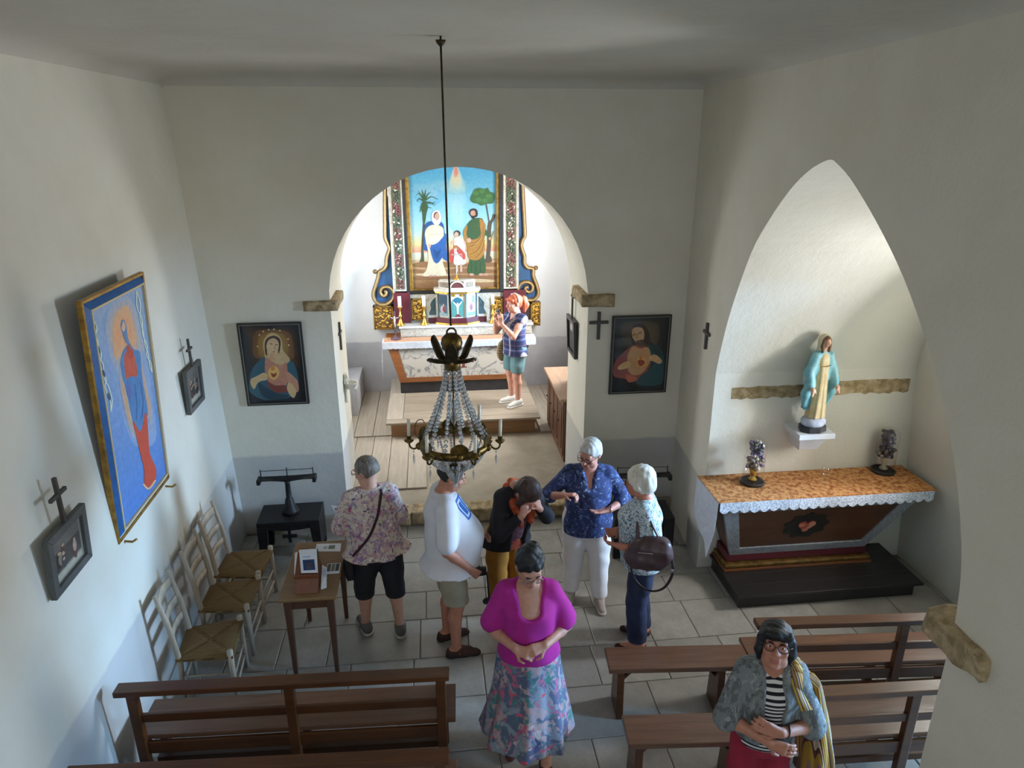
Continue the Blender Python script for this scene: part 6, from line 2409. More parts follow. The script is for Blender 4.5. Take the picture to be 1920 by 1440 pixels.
def hair(J, style, mat):
    S = Solid(.02)
    S.rs = HSC
    hs, M = J.hs, J.hR
    if style == 'crop':
        S.ell(hs((0, .016, .036)), (.081, .097, .086), M)
        S.ell(hs((0, .055, -.01)), (.066, .055, .075), M)
        S.ell(hs((0, -.098, -.035)), (.085, .085, .092), M, op='s', k=.02)
        S.wrinkle(.002, 150, 150, 90)
        S.half(hs((0, 0, -.065)), -(M @ np.array((0, -.5, 1.0))), .01)
    elif style == 'bob':
        S.ell(hs((0, .014, .038)), (.085, .102, .087), M)
        S.ell(hs((0, .045, -.025)), (.083, .070, .08), M)
        for s in (-1, 1):
            S.chain([hs((s * .068, -.03, .03)), hs((s * .076, -.015, -.03)), hs((s * .07, -.005, -.075))], [.026, .022, .012])
        S.chain([hs((-.055, -.075, .062)), hs((0, -.088, .060)), hs((.055, -.075, .062))], [.022, .024, .022])
        S.ell(hs((0, -.115, -.045)), (.062, .075, .085), M, op='s', k=.015)
        S.wrinkle(.003, 90, 90, 14)
    elif style == 'white_bob':
        S.ell(hs((0, .016, .036)), (.090, .104, .092), M)
        S.ell(hs((0, .055, -.02)), (.086, .066, .078), M)
        for s in (-1, 1):
            S.chain([hs((s * .070, -.045, .035)), hs((s * .082, -.01, -.01)), hs((s * .074, .02, -.05))], [.028, .026, .02])
        S.ell(hs((0, -.112, -.04)), (.068, .08, .085), M, op='s', k=.02)
        S.wrinkle(.003, 80, 80, 12)
    elif style == 'short_white':
        S.ell(hs((0, .016, .04)), (.086, .100, .088), M)
        S.ell(hs((0, .055, -.01)), (.076, .06, .07), M)
        S.ell(hs((0, -.115, -.025)), (.085, .085, .088), M, op='s', k=.02)
        S.wrinkle(.003, 80, 80, 12)
    elif style == 'updo':
        S.ell(hs((0, .018, .045)), (.084, .099, .088), M)
        S.ell(hs((0, .02, .105)), (.055, .06, .045), M)
        S.ell(hs((.02, .05, .09)), (.045, .05, .05), M)
        S.ell(hs((0, -.112, -.03)), (.082, .085, .09), M, op='s', k=.02)
        S.wrinkle(.006, 70, 70, 60)
    elif style == 'pony':
        S.ell(hs((0, .016, .036)), (.081, .098, .087), M)
        S.ell(hs((0, .05, 0)), (.07, .058, .07), M)
        S.chain([hs((-.04, -.08, .055)), hs((.02, -.085, .06)), hs((.06, -.06, .05))], [.02, .02, .018])
        S.ell(hs((0, -.112, -.04)), (.074, .082, .082), M, op='s', k=.018)
        S.chain([hs((0, .085, .045)), hs((0, .14, .035)), hs((.005, .165, -.04)), hs((.01, .15, -.12))], [.022, .042, .048, .016])
        S.wrinkle(.005, 70, 70, 30)
    elif style == 'brown_fall':
        S.ell(hs((0, .016, .036)), (.088, .102, .090), M)
        S.ell(hs((0, .05, -.02)), (.08, .065, .08), M)
        for s in (-1, 1):
            S.chain([hs((s * .07, -.04, .03)), hs((s * .078, -.05, -.03)), hs((s * .07, -.055, -.08))], [.028, .026, .012])
        S.ell(hs((0, -.115, -.04)), (.055, .075, .085), M, op='s', k=.018)
        S.wrinkle(.004, 80, 80, 14)
    return solid_obj(S, 'hair', mat, J.o, .0068)


def torso_rows(J, inf, hem, top=.84, flare=0.0, drop=1.0):
    """the body's own rings, let out by 'inf'; below the hips they run straight to the hem"""
    R = [(z, cx, cy, rx + inf, ry + inf) for z, cx, cy, rx, ry in J.rows if z <= top * J.H and z >= min(hem, .50 * J.H)]
    low = min(R)
    if hem < low[0]:
        R.append((hem, low[1], low[2], low[3] + flare, low[4] + flare))
    out = []
    mx = None
    return sorted(R)


def drape(R, amount):
    """cloth hangs from the widest ring above instead of following the waist"""
    R = sorted(R, reverse=True)
    out = []
    st = None
    for z, cx, cy, rx, ry in R:
        f, k_ = cy - ry, cy + ry
        if st is not None:
            rx = max(rx, st[0] * (1 - amount) + rx * amount)
            f = min(f, st[1] * (1 - amount) + f * amount)
            k_ = max(k_, st[2] * (1 - amount) + k_ * amount)
        st = (rx, f, k_)
        out.append((z, cx, (f + k_) / 2, rx, (k_ - f) / 2))
    return sorted(out)


def top_garment(J, name, mat, hem, inf=.018, sleeve=.6, srad=(.066, .064), neck='crew', dr=.4, flare=.01, wr=(.004, 18, 18, 14), folds=None, h=.0075, depth=0, openfront=False, hemcurve=0):
    H = J.H
    S = Solid(.03)
    S.loft(drape(torso_rows(J, inf, hem, flare=flare), dr), k=.03, folds=folds)
    for s in (-1, 1):
        S.cone(J.neck - np.array((0, 0, .043)), J.sh[s] + np.array((-s * .02, 0, 0)), .038 + inf, .042 + inf, .03)
        a, e, w_ = J.sh[s], J.el[s], J.wr[s]
        if sleeve <= 0:
            continue
        if sleeve <= 1:
            S.cone(a, a + (e - a) * sleeve, srad[0], srad[1], .03)
        else:
            S.chain([a, e, e + (w_ - e) * (sleeve - 1)], [srad[0], srad[0] * .9, srad[1]], .02)
    # cut sleeve ends flat
    if wr:
        S.wrinkle(*wr)
    ox, oy = J.off(.82 * H)
    if neck == 'crew':
        S.ell((ox, oy - .012, .865 * H), (.082, .088, .055), op='s', k=.012)
    elif neck == 'v':
        S.ell((ox, oy - .012, .865 * H), (.080, .088, .05), op='s', k=.012)
        S.chain([(ox, oy - .05, .865 * H), (ox, oy - .11, .815 * H), (ox, oy - .16, .755 * H)], [.072, .05, .012], .01, 's')
    elif neck == 'low_round':
        S.ell((ox, oy - .02, .868 * H), (.088, .092, .058), op='s', k=.012)
        S.chain([(ox, oy - .06, .862 * H), (ox, oy - .12, .825 * H), (ox, oy - .16, .80 * H)], [.078, .065, .045], .012, 's')
    elif neck == 'scoop':
        S.ell((ox, oy - .03, .872 * H), (.115, .11, .07), op='s', k=.012)
        S.chain([(ox, oy - .06, .872 * H), (ox, oy - .12, .83 * H), (ox, oy - .17, .785 * H)], [.112, .108, .088], .015, 's')
    if openfront:
        RR_ = drape(torso_rows(J, inf, hem, flare=flare), dr)
        zz_ = [r_[0] for r_ in RR_]
        ff_ = [r_[2] - r_[4] for r_ in RR_]
        pts = []
        for z in (.855 * H, .81 * H, .77 * H, .72 * H, .66 * H, .60 * H, hem - .03):
            pts.append((float(np.interp(z, zz_, [r_[1] for r_ in RR_])), float(np.interp(z, zz_, ff_)) - .01, z))
        S.chain(pts, [openfront] * 3 + [openfront * 1.1] * 4, .01, 's')
    S._add('i', (lambda X, Y, Z: (hem - hemcurve * np.clip((X * 0 + 1) - (X / .2) ** 2, -1, 1)) - Z), [-9] * 3, [9] * 3, .004)
    return solid_obj(S, name, mat, J.o, h)


def legs_garment(J, name, mat, cut, inf=.014, wide=None, waist=.60, h=.0078, wr=(.004, 22, 22, 26), end_r=None):
    """trousers or shorts down to the height 'cut'"""
    H = J.H
    S = Solid(.03)
    R = [(z, cx, cy, rx + inf, ry + inf) for z, cx, cy, rx, ry in J.rows if z <= .64 * H]
    S.loft(R, k=.03)
    for s in (-1, 1):
        hp, kn, an = J.hipj[s], J.kn[s], J.an[s]
        r0 = .084 * J.b + inf
        rk = .060 * (1 + (J.b - 1) * .5) + inf + .006
        ra = end_r or (.046 + inf)
        S.chain([hp, hp * .45 + kn * .55, kn, an], [r0, .078 * J.b + inf, rk if not end_r else max(rk, end_r), ra], .02)
    if wr:
        S.wrinkle(*wr)
    S.half((0, 0, cut), (0, 0, -1))
    S.half((0, 0, waist * H), (0, 0, 1))
    return solid_obj(S, name, mat, J.o, h)


def shoes(J, name, mat, sole=None, kind='sneaker'):
    for s in (-1, 1):
        an, d = J.an[s], J.toe[s]
        S = Solid(.02)
        side = np.array((-d[1], d[0], 0))
        if kind == 'sneaker':
            S.cone(an - d * .04 + np.array((0, 0, -.04)), an + d * .03 + np.array((0, 0, -.035)), .042, .045)
            S.cone(an + d * .03 + np.array((0, 0, -.038)), an + d * .155 + np.array((0, 0, -.055)), .045, .032)
            S.cone(an - d * .02 + np.array((0, 0, -.02)), an + d * .01 + np.array((0, 0, -.01)), .044, .044)
            S.half(an + np.array((0, 0, .012)) - d * .0, d * .25 + np.array((0, 0, 1)))
        elif kind == 'sandal':
            S.cone(an - d * .045 + np.array((0, 0, -.045)), an + d * .02 + np.array((0, 0, -.03)), .040, .040)
            S.cone(an + d * .06 + np.array((0, 0, -.045)), an + d * .10 + np.array((0, 0, -.05)), .043, .040)
            S.cone(an - d * .045 + np.array((0, 0, -.07)), an + d * .155 + np.array((0, 0, -.072)), .034, .036)
            S.half(an + np.array((0, 0, .0)), np.array((0, 0, 1)))
        elif kind == 'slip':
            S.cone(an - d * .045 + np.array((0, 0, -.055)), an + d * .05 + np.array((0, 0, -.06)), .036, .038)
            S.cone(an + d * .05 + np.array((0, 0, -.06)), an + d * .155 + np.array((0, 0, -.065)), .038, .028)
            S.half(an + np.array((0, 0, -.035)), np.array((0, 0, 1)))
        S.half((0, 0, .002), (0, 0, -1), .002)
        o = solid_obj(S, name, mat, J.o, .0075)
        if sole:
            S = Solid(.02)
            S.cone(an - d * .045 + np.array((0, 0, -.07)), an + d * .16 + np.array((0, 0, -.07)), .046, .040)
            S.half((0, 0, .022), (0, 0, 1), .003)
            S.half((0, 0, .001), (0, 0, -1), .002)
            solid_obj(S, 'sole', sole, o, .0075)


def Wp(J, x, y, Y):
    return J.w2l(ony(x, y, Y))


# ------------------------------------------------------------------ fabrics
def floral(name, base, layers, rough=.85, stretch=(1, 1, 1)):
    """layers: (colour, noise scale, threshold, seed offset) laid over each other"""
    t = NT(name)
    c = base
    for col_, sc_, th, seed in layers:
        f = t.noise(t.map(stretch, loc=(seed, seed * .7, -seed)), sc_ * 1.7, 3.0, .6, .8)
        m_ = t.ramp(f, [(th - .01, 0.0), (min(.99, th + .05), 1.0)])
        c = t.mix(m_, c, col_)
    if isinstance(c, str):
        t.base(c)
    else:
        t.base(c)
    t.bump(t.noise(t.map(), 220, 2), .12, .003)
    return t.set(rough)


def stripes(name, cols, period, axis=2, rough=.85, wob=.0):
    t = NT(name)
    sep = t.n('ShaderNodeSeparateXYZ')
    t.link(t.tc.outputs['Object'], sep.inputs[0])
    v = sep.outputs[axis]
    if wob:
        v = t.math('ADD', v, t.math('MULTIPLY', t.noise(t.map(), 6, 2), wob))
    f = t.math('FRACT', t.math('DIVIDE', v, period))
    n = len(cols)
    t.base(t.ramp(f, [(i / n, c) for i, c in enumerate(cols)], 'CONSTANT'))
    return t.set(rough)


def cloth(name, c1, c2=None, rough=.85, scale=7):
    return plain(name, c1, c2 or c1, rough, scale=scale, bump=.25, bscale=220, bdist=.003)


# ================= 1  woman in floral blouse, seen from behind
J = make_person('person with cropped grey hair in floral blouse and black cropped trousers, seen from behind', (-.52, 5.14, 0), 198, 1.60, 1.12,
                skin='#c59a84', lean=(.02, -.05), feet=((-.13, .10, -12), (.13, -.05, 6)), head=(38, 14, .0, -.03, .0), belly=(.02, .01), hip=1.06,
                arms={1: ((.24, -.10, 1.06), (.22, -.30, .95), None, (0, 0, -1), .4), -1: ((-.21, -.10, 1.06), (-.02, -.28, 1.05), None, (.5, 0, -1), .7)})
hair(J, 'crop', hair_mat('grey_brown_hair', '#423b35', '#8a8278'))
glasses(J, '#77726c', .6)
M_fl1 = floral('rose_floral_blouse', '#cdbfae', [('#b58f9a', 9, .52, 0), ('#8f7fa0', 12, .56, 3.1), ('#a34a63', 13, .60, 5.3), ('#3f3b5c', 15, .62, 8.8), ('#8c946a', 13, .635, 11.2), ('#e6ddd0', 17, .62, 14.5)])
top_garment(J, 'blouse', M_fl1, .80, inf=.038, sleeve=.95, srad=(.070, .082), neck='crew', dr=.2, flare=.05, wr=(.005, 16, 16, 12), folds=(6, .0, .015, .5))
legs_garment(J, 'cropped_trousers', cloth('black_jersey', '#1b1b20', '#232329'), .36, inf=.014, end_r=.078, waist=.54)
shoes(J, 'sneaker', cloth('grey_canvas_shoe', '#6c6864', '#58544f'), cloth('pale_rubber', '#b9b4aa'))
W1 = J

# ================= 2  man in white T-shirt
J = make_person('person in white T-shirt, khaki shorts and brown sandals standing under the chandelier', (.06, 4.86, 0), 98, 1.72, 1.13,
                skin='#b97f66', lean=(0, .02), feet=((-.11, -.02, -6), (.12, .02, 8)), head=(-6, 22, 0, -.05, -.02), belly=(.06, .055), bust=.01,
                arms={-1: ((-.24, .05, 1.06), (-.22, -.14, .86), None, (1, .2, 0), .9), 1: ((.24, -.02, 1.08), (.12, -.27, .98), None, (0, .3, -1), .5)})
hair(J, 'crop', hair_mat('black_hair', '#15130f', '#26211c'))
brows(J, '#1c1814')
M_tee = cloth('white_cotton', '#d4d1d3', '#dcd9da')
o = top_garment(J, 't_shirt', M_tee, .81, inf=.040, sleeve=.80, srad=(.076, .082), neck='crew', dr=.22, flare=.05, wr=(.006, 14, 14, 10))
# blue print on the chest
def chest_decal(J, o, cx, cz, w, h, shapes, tilt=0):
    """a flat print resting on the shirt: rays from the front find the cloth"""
    me = o.data
    from mathutils.bvhtree import BVHTree
    bvh = BVHTree.FromPolygons([v_.co for v_ in me.vertices], [p.vertices[:] for p in me.polygons])
    b = MB()
    for k, (colr, u0, u1, v0, v1) in enumerate(shapes):
        nu, nv = max(1, int((u1 - u0) * 10)), max(1, int((v1 - v0) * 10))
        def fn(u, v_):
            uu, vv = (u0 + (u1 - u0) * u - .5) * w, (v0 + (v1 - v0) * v_ - .5) * h
            x, z = cx + uu * math.cos(tilt) - vv * math.sin(tilt), cz + uu * math.sin(tilt) + vv * math.cos(tilt)
            hit = bvh.ray_cast(Vector((x, -1, z)), Vector((0, 1, 0)))
            y = hit[0].y if hit[0] is not None else -.2
            return (x, y - .003 - .0008 * k, z)
        b.col = colr
        b.grid(fn, nu, nv)
    return b.build('chest_print', vcol('fabric_print', .8, .05), o)
chest_decal(J, o, -.035, 1.335, .21, .17, [('#2f66b0', 0, 1, 0, 1), ('#cfd8e6', .06, .42, .1, .9), ('#2c5fa8', .12, .36, .2, .8), ('#8fb4dd', .52, .94, .1, .9), ('#dfe6ee', .62, .84, .2, .8), ('#3f76bd', .66, .80, .3, .7)])
legs_garment(J, 'shorts', cloth('khaki_cotton', '#a69d86', '#97907a'), .52, inf=.016, end_r=.100, waist=.525)
shoes(J, 'sandal', cloth('brown_leather', '#4a2f26', '#3a231c'), cloth('dark_sole', '#2c211b'), 'sandal')
W2 = J

# ================= 3  woman bowed with hands at her face
J = make_person('person in black cardigan and orange scarf bowing the head into both hands', (.55, 5.27, 0), 28, 1.58, 1.0,
                skin='#c08c76', lean=(.0, -.17), feet=((-.1, .02, -8), (.1, -.02, 8)), head=(0, 52, 0, -.14, -.13), belly=(.01, 0),
                arms={-1: ((-.24, -.28, 1.02), (-.04, -.40, 1.22), (.35, .0, .9), (.3, .8, .2), .7), 1: ((.24, -.26, 1.02), (.05, -.38, 1.22), (-.35, .0, .9), (-.3, .8, .2), .7)})
hair(J, 'brown_fall', hair_mat('dark_brown_hair', '#2c1c14', '#4a2f22'))
top_garment(J, 'top', cloth('plum_mottled_jersey', '#7d5560', '#5a3842', scale=25), .82, inf=.012, sleeve=.5, srad=(.058, .056), neck='scoop', dr=.4)
top_garment(J, 'cardigan', cloth('black_knit', '#17151a', '#201d22'), .74, inf=.026, sleeve=1.75, srad=(.066, .046), neck='crew', dr=.3, openfront=.07, flare=.04)
S = Solid(.03)
ox, oy = J.off(1.25)
S.chain([(ox - .07, oy + .02, 1.31), (ox - .085, oy - .10, 1.22), (ox - .05, oy - .14, 1.05)], [.030, .034, .03])
S.chain([(ox + .07, oy + .02, 1.31), (ox + .085, oy - .10, 1.22), (ox + .05, oy - .14, 1.05)], [.030, .034, .03])
S.chain([(ox - .07, oy + .02, 1.31), (ox, oy + .06, 1.33), (ox + .07, oy + .02, 1.31)], [.03, .03, .03])
S.wrinkle(.006, 60, 60, 30)
solid_obj(S, 'scarf', cloth('orange_scarf', '#c2592f', '#a8441f', scale=12), J.o, .008)
S = Solid(.03)
S.loft([(.72, 0, -.0, .205, .165), (.80, 0, -.02, .185, .15), (.88, 0, -.05, .145, .12)], folds=(5, .01, .03, 0))
solid_obj(S, 'tunic_hem', floral('rust_tunic', '#a5452b', [('#7c2a30', 6, .5, 1), ('#c26a3a', 9, .6, 4)]), J.o, .0078)
legs_garment(J, 'trousers', cloth('mustard_cotton', '#b0792a', '#9a6720'), .10, inf=.018)
shoes(J, 'shoe', cloth('dark_shoe', '#2a2320'), None, 'slip')

# ================= 4  woman walking in magenta top and flowered skirt
J = make_person('person walking in magenta top and long flowered skirt, dark hair pinned up', (.545, 3.80, 0), -4, 1.63, 1.0,
                skin='#bd8d78', lean=(0, -.05), feet=((-.10, .04, -8), (.11, -.24, 4)), head=(8, 20, 0, -.04, 0), belly=(.02, .015), hip=1.05, bust=.05, knees=(.0, -.01),
                arms={-1: ((-.235, -.03, 1.05), (-.08, -.24, 1.00), (.7, -.35, -.1), (.2, .6, -.6), .9), 1: ((.235, -.03, 1.05), (.07, -.25, 1.02), (-.75, -.3, -.1), (-.2, .6, -.6), 1.0)})
hair(J, 'updo', hair_mat('black_blue_hair', '#0d0e10', '#1d2023'))
brows(J, '#2a2420')
glasses(J, '#8d7f78', .5)
top_garment(J, 'top', cloth('magenta_jersey', '#b0208c', '#a01a80'), .80, inf=.024, sleeve=.80, srad=(.060, .080), neck='scoop', dr=.30, flare=.012, wr=(.006, 15, 15, 12))
S = Solid(.02)
S.loft([(.235, -.02, -.08, .31, .31), (.34, -.01, -.08, .285, .29), (.52, 0, -.055, .245, .25), (.68, 0, -.02, .22, .20), (.82, 0, 0, .20, .165), (.92, 0, 0, .17, .13)], folds=(8, .0, .07, .7))
S.half((0, 0, .25), (-.05, 0, -1))
M_fl4 = floral('bright_flower_skirt', '#7f8a98', [('#525d78', 5, .47, 0), ('#a48f92', 6, .54, 2.2), ('#447a78', 6, .57, 4.9), ('#b05a78', 7, .58, 7.1), ('#c24a58', 8, .64, 9.7), ('#b9aeaa', 8, .63, 12.3), ('#39406a', 7, .66, 15.4)])
solid_obj(S, 'skirt', M_fl4, J.o, .0085)
shoes(J, 'sandal', cloth('red_brown_sandal', '#5e3434', '#4a2828'), None, 'sandal')
W4 = J

# ================= 5  white haired woman gesturing in blue blouse
J = make_person('person with short white hair in navy flowered blouse and white trousers, gesturing with both hands', (1.285, 5.38, 0), -8, 1.61, 1.12,
                skin='#c28b78', lean=(.0, -.02), feet=((-.12, .03, -14), (.13, -.06, 6)), head=(-34, 16, 0, -.03, 0), belly=(.03, .03), bust=.05, hip=1.02,
                arms={-1: ((-.34, -.06, 1.11), (-.16, -.30, 1.22), (.8, -.3, .25), (.1, -.3, -1), .9), 1: ((.30, -.02, 1.06), (.08, -.30, 1.03), (-.95, -.25, .0), (0, 0, 1), .15)})
hair(J, 'short_white', hair_mat('white_hair', '#a8a5a0', '#dcdad6'))
brows(J, '#8d857d')
glasses(J, '#3a2a26', .1)
M_fl5 = floral('navy_flowered_blouse', '#2c3a68', [('#3f5288', 7, .55, 0), ('#5f78a8', 14, .585, 3.3), ('#b4c0ce', 17, .63, 6.1), ('#1e2848', 9, .60, 9.4)])
top_garment(J, 'blouse', M_fl5, .74, inf=.028, sleeve=1.28, srad=(.068, .060), neck='v', dr=.22, flare=.015, wr=(.006, 15, 15, 11), folds=(5, 0, .02, .3), hemcurve=.05)
legs_garment(J, 'trousers', cloth('white_denim', '#e8e6e6', '#dedcdd'), .085, inf=.024, end_r=.072)
shoes(J, 'sneaker', cloth('beige_sneaker', '#b7a8a0', '#a99a92'), cloth('cream_rubber', '#c9beb2'))
MB().tube([J.wr[1] + np.array((.02, .004 + .03 * math.cos(a), .03 * math.sin(a))) for a in [2 * PI * i / 14 for i in range(14)]], .004, 6, True).build('bracelet', plain('silver_bracelet', '#c9c9c9', None, .25, .9, bump=0), J.o, smooth=True)
W5 = J

# ================= 6  white haired woman with handbag
J = make_person('person with white bobbed hair, small patterned top, navy jeans and brown handbag', (1.60, 4.74, 0), -108, 1.62, 1.04,
                skin='#bd7f68', lean=(.0, -.02), feet=((-.11, .03, -6), (.09, .0, 8)), head=(-4, 8, 0, -.03, 0), belly=(.02, .02), bust=.05,
                arms={1: ((.22, .03, 1.05), (.14, -.24, 1.0), None, (-.6, 0, .6), .7), -1: ((-.22, -.02, 1.05), (-.02, -.28, 1.0), None, (.6, 0, .6), .7)})
hair(J, 'white_bob', hair_mat('cream_white_hair', '#b9b2a2', '#e6e1d4'))
glasses(J, '#2a2522', .1)
M_fl6 = floral('small_pattern_top', '#c9d2d6', [('#7fa3ad', 24, .52, 0), ('#2e4658', 30, .56, 3.7), ('#5f7f92', 34, .60, 7.4), ('#e4e6e2', 30, .62, 10.1)])
top_garment(J, 'top', M_fl6, .79, inf=.030, sleeve=.52, srad=(.064, .072), neck='crew', dr=.35, flare=.008)
legs_garment(J, 'jeans', cloth('navy_denim', '#26304e', '#1d2540', scale=14), .10, inf=.016, end_r=.080, waist=.57)
shoes(J, 'shoe', cloth('dark_red_shoe', '#4a2622', '#3a1d1a'), None, 'slip')
W6 = J

# ================= 7  woman looking up with arms folded
J = make_person('person with black bobbed hair and glasses looking up, grey cardigan over striped shirt', (1.765, 2.95, 0), -14, 1.565, .90,
                skin='#b57f68', lean=(0, .0), feet=((-.1, 0, -10), (.1, 0, 10)), head=(-12, -26, 0, .01, -.015), belly=(.02, .01), bust=.045,
                arms={-1: ((-.21, -.07, 1.03), (.03, -.24, .95), (.9, -.15, -.25), (0, .9, -.2), .35), 1: ((.21, -.07, 1.03), (-.04, -.26, 1.05), (-.85, -.1, .35), (0, .9, -.2), .35)})
hair(J, 'bob', hair_mat('black_bob_hair', '#09090b', '#141417'))
brows(J, '#1a1613')
glasses(J, '#4a2a2a', .1)
top_garment(J, 'striped_shirt', stripes('black_white_stripes', ['#15161c', '#15161c', '#d8d6d4', '#d8d6d4'], .026, 2), .80, inf=.013, sleeve=.3, srad=(.058, .056), neck='low_round', dr=.5, wr=None)
M_fl7 = floral('grey_mottled_cardigan', '#767b7c', [('#5d6263', 14, .50, 0), ('#8d9394', 22, .57, 4.4), ('#4a4f50', 18, .63, 8.1)], stretch=(1, 1, .5))
top_garment(J, 'cardigan', M_fl7, .86, inf=.028, sleeve=1.0, srad=(.058, .076), neck='low_round', dr=.3, openfront=.05, flare=.012)
legs_garment(J, 'trousers', cloth('crimson_trousers', '#a01f38', '#8a182e'), .10, inf=.018)
shoes(J, 'shoe', cloth('dark_shoe', '#2a2320'), None, 'slip')
w_ = J.wr[1] * .8 + J.el[1] * .2
MB().tube([w_ + np.array((.006 * math.sin(a), .030 * math.cos(a), .034 * math.sin(a))) for a in [2 * PI * i / 14 for i in range(14)]], .006, 6, True).build('bracelet', plain('dark_bracelet', '#2a1a18', None, .4, bump=0), J.o, smooth=True)
W7 = J

# ================= 8  red haired woman photographing in the chancel
J = make_person('person with red ponytail, plaid sleeveless shirt and teal shorts, taking a photo', (1.125, 9.40, PZ), -58, 1.58, 1.0,
                skin='#d3a08a', lean=(0, .01), feet=((-.09, .02, -14), (.10, -.02, 4)), head=(-8, 2, 0, -.01, 0), bust=.035,
                arms={-1: ((-.17, -.16, 1.08), (-.05, -.30, 1.28), (.12, -.1, .95), (.6, .5, 0), .7), 1: ((.19, -.15, 1.08), (.03, -.31, 1.27), (-.12, -.1, .95), (-.6, .5, 0), .7)})
hair(J, 'pony', hair_mat('copper_red_hair', '#9c4526', '#c96a3f'))
brows(J, '#7a4028')
MB().tube([J.hs((.088 * math.sin(a), .02 + .0 * a, .040 + .088 * math.cos(a))) for a in [PI * (-.55 + 1.1 * i / 12) for i in range(13)]], .010, 6, flat=.5).build('hair_band', cloth('white_hair_band', '#d9d6d2'), J.o, smooth=True)
t = NT('navy_plaid')
sep = t.n('ShaderNodeSeparateXYZ')
t.link(t.tc.outputs['Object'], sep.inputs[0])
fx = t.math('FRACT', t.math('DIVIDE', sep.outputs[0], .14))
fz = t.math('FRACT', t.math('DIVIDE', sep.outputs[2], .15))
cA = t.ramp(fx, [(0, '#2a3560'), (.35, '#3a4a78'), (.40, '#d9d4dc'), (.55, '#3a4a78'), (.62, '#232c50'), (.9, '#8d6a7c'), (.94, '#2a3560')], 'CONSTANT')
cB = t.ramp(fz, [(0, '#2a3158'), (.4, '#48588a'), (.5, '#a9a9bc'), (.54, '#48588a'), (.66, '#1e2546'), (.95, '#9a7a88')], 'CONSTANT')
t.base(t.mix(.5, cA, cB))
M_plaid = t.set(.85)
top_garment(J, 'sleeveless_shirt', M_plaid, .74, inf=.024, sleeve=.16, srad=(.066, .066), neck='v', dr=.2, flare=.02, wr=(.005, 18, 18, 14))
legs_garment(J, 'shorts', cloth('teal_cotton', '#6f9296', '#5f8288'), .50, inf=.020, end_r=.088)
shoes(J, 'sneaker', cloth('white_sneaker', '#dedcd6', '#d2cfc8'), cloth('white_rubber', '#e4e2dc'))
W8 = J

# ================================================================== BAGS AND HELD THINGS
from mathutils.bvhtree import BVHTree


def ribbon_on(obj, pts, side, width, name, mat, parent, lift=.006, thick=.004):
    """a strap lying on a garment: pts are (x,z) in the wearer's frame, found on the cloth from front (-1) or back (+1)"""
    me = obj.data
    bvh = BVHTree.FromPolygons([v_.co for v_ in me.vertices], [p.vertices[:] for p in me.polygons])
    q = spline(pts, 6)
    P = []
    for x, z in q:
        h_ = bvh.ray_cast(Vector((x, side * 1.5, z)), Vector((0, -side, 0)))
        if h_[0] is None:
            hn = bvh.find_nearest(Vector((x, 0, z)))
            P.append((hn[0], hn[1]))
        else:
            P.append((h_[0], h_[1]))
    b = MB()
    vs_ = []
    for i, (p, n_) in enumerate(P):
        t_ = (P[min(i + 1, len(P) - 1)][0] - P[max(i - 1, 0)][0]).normalized()
        w_ = t_.cross(n_).normalized() * width / 2
        up_ = n_ * lift
        vs_ += [p - w_ + up_, p + w_ + up_]
    for i in range(len(P) - 1):
        b.add([vs_[2 * i], vs_[2 * i + 1], vs_[2 * i + 3], vs_[2 * i + 2]], [(0, 1, 2, 3)])
    return b.build(name, mat, parent, solid=thick)


def held(J, name, label, cat):
    """an Empty that shares the wearer's frame"""
    T = thing(name, label, cat, tuple(J.loc), J.rot)
    return T


def child(J, nm):
    return [c for c in J.o.children if c.name.split('.')[0] == nm][0]


# --- small black shoulder bag of the woman in the floral blouse
T = held(W1, 'shoulder_bag', 'small black shoulder bag on a thin plum strap over floral blouse', 'bag')
ribbon_on(child(W1, 'blouse'), [(-.06, 1.345), (-.03, 1.27), (.04, 1.10), (.13, .95), (.21, .83)], 1, .022, 'strap', cloth('plum_strap', '#3f2230', '#331a26'), T)
MB().box((.245, .02, .70), (.055, .13, .17)).build('bag_body', cloth('black_nylon', '#17161a', '#201f24'), T, bevel=.012)
MB().tube([(.215, .05, .84), (.24, .03, .81), (.245, .02, .78)], .006, 6).build('strap_end', MATS['plum_strap'], T)
MB().box((.274, .02, .68), (.006, .10, .10)).build('front_pocket', MATS['black_nylon'], T, bevel=.003)
# --- the sheet she reads
a = [ony(621, 947, 5.52), ony(642, 950, 5.52), ony(668, 988, 5.50), ony(640, 984, 5.50)]
printed_sheet('paper_sheet', 'white printed sheet held in front by the person in floral blouse', 'paper', a, [(.15, .85, .12, .3, '#8c9096'), (.15, .85, .38, .75, '#a4a7aa')])

# --- camera of the man
T = held(W2, 'camera', 'small black camera with dangling strap in the hand of man in shorts', 'camera')
hw = W2.wr[-1] + unit(W2.wr[-1] - W2.el[-1]) * .085
hx, hy, hz_ = hw
MB().box((hx + .03, hy - .02, hz_ + .005), (.035, .11, .07)).build('camera_body', cloth('black_plastic', '#141418', '#1c1c22', .4), T, bevel=.008)
MB().lathe([(.026, 0), (.026, .035), (.02, .04), (.001, .04)], (hx + .055, hy - .02, hz_ - .0), 14, M=Matrix.Rotation(PI / 2, 3, 'Y')).build('lens', MATS['black_plastic'], T, smooth=True)
q = spline([(hx - .01, hy - .07, hz_ + .02), (hx - .03, hy - .075, hz_ - .10), (hx - .035, hy - .085, hz_ - .28), (hx - .03, hy - .09, hz_ - .44)], 6)
MB().tube(q, [.007] * 10 + [.013] * (len(q) - 10), 8, flat=.45).build('strap', MATS['black_plastic'], T, smooth=True)
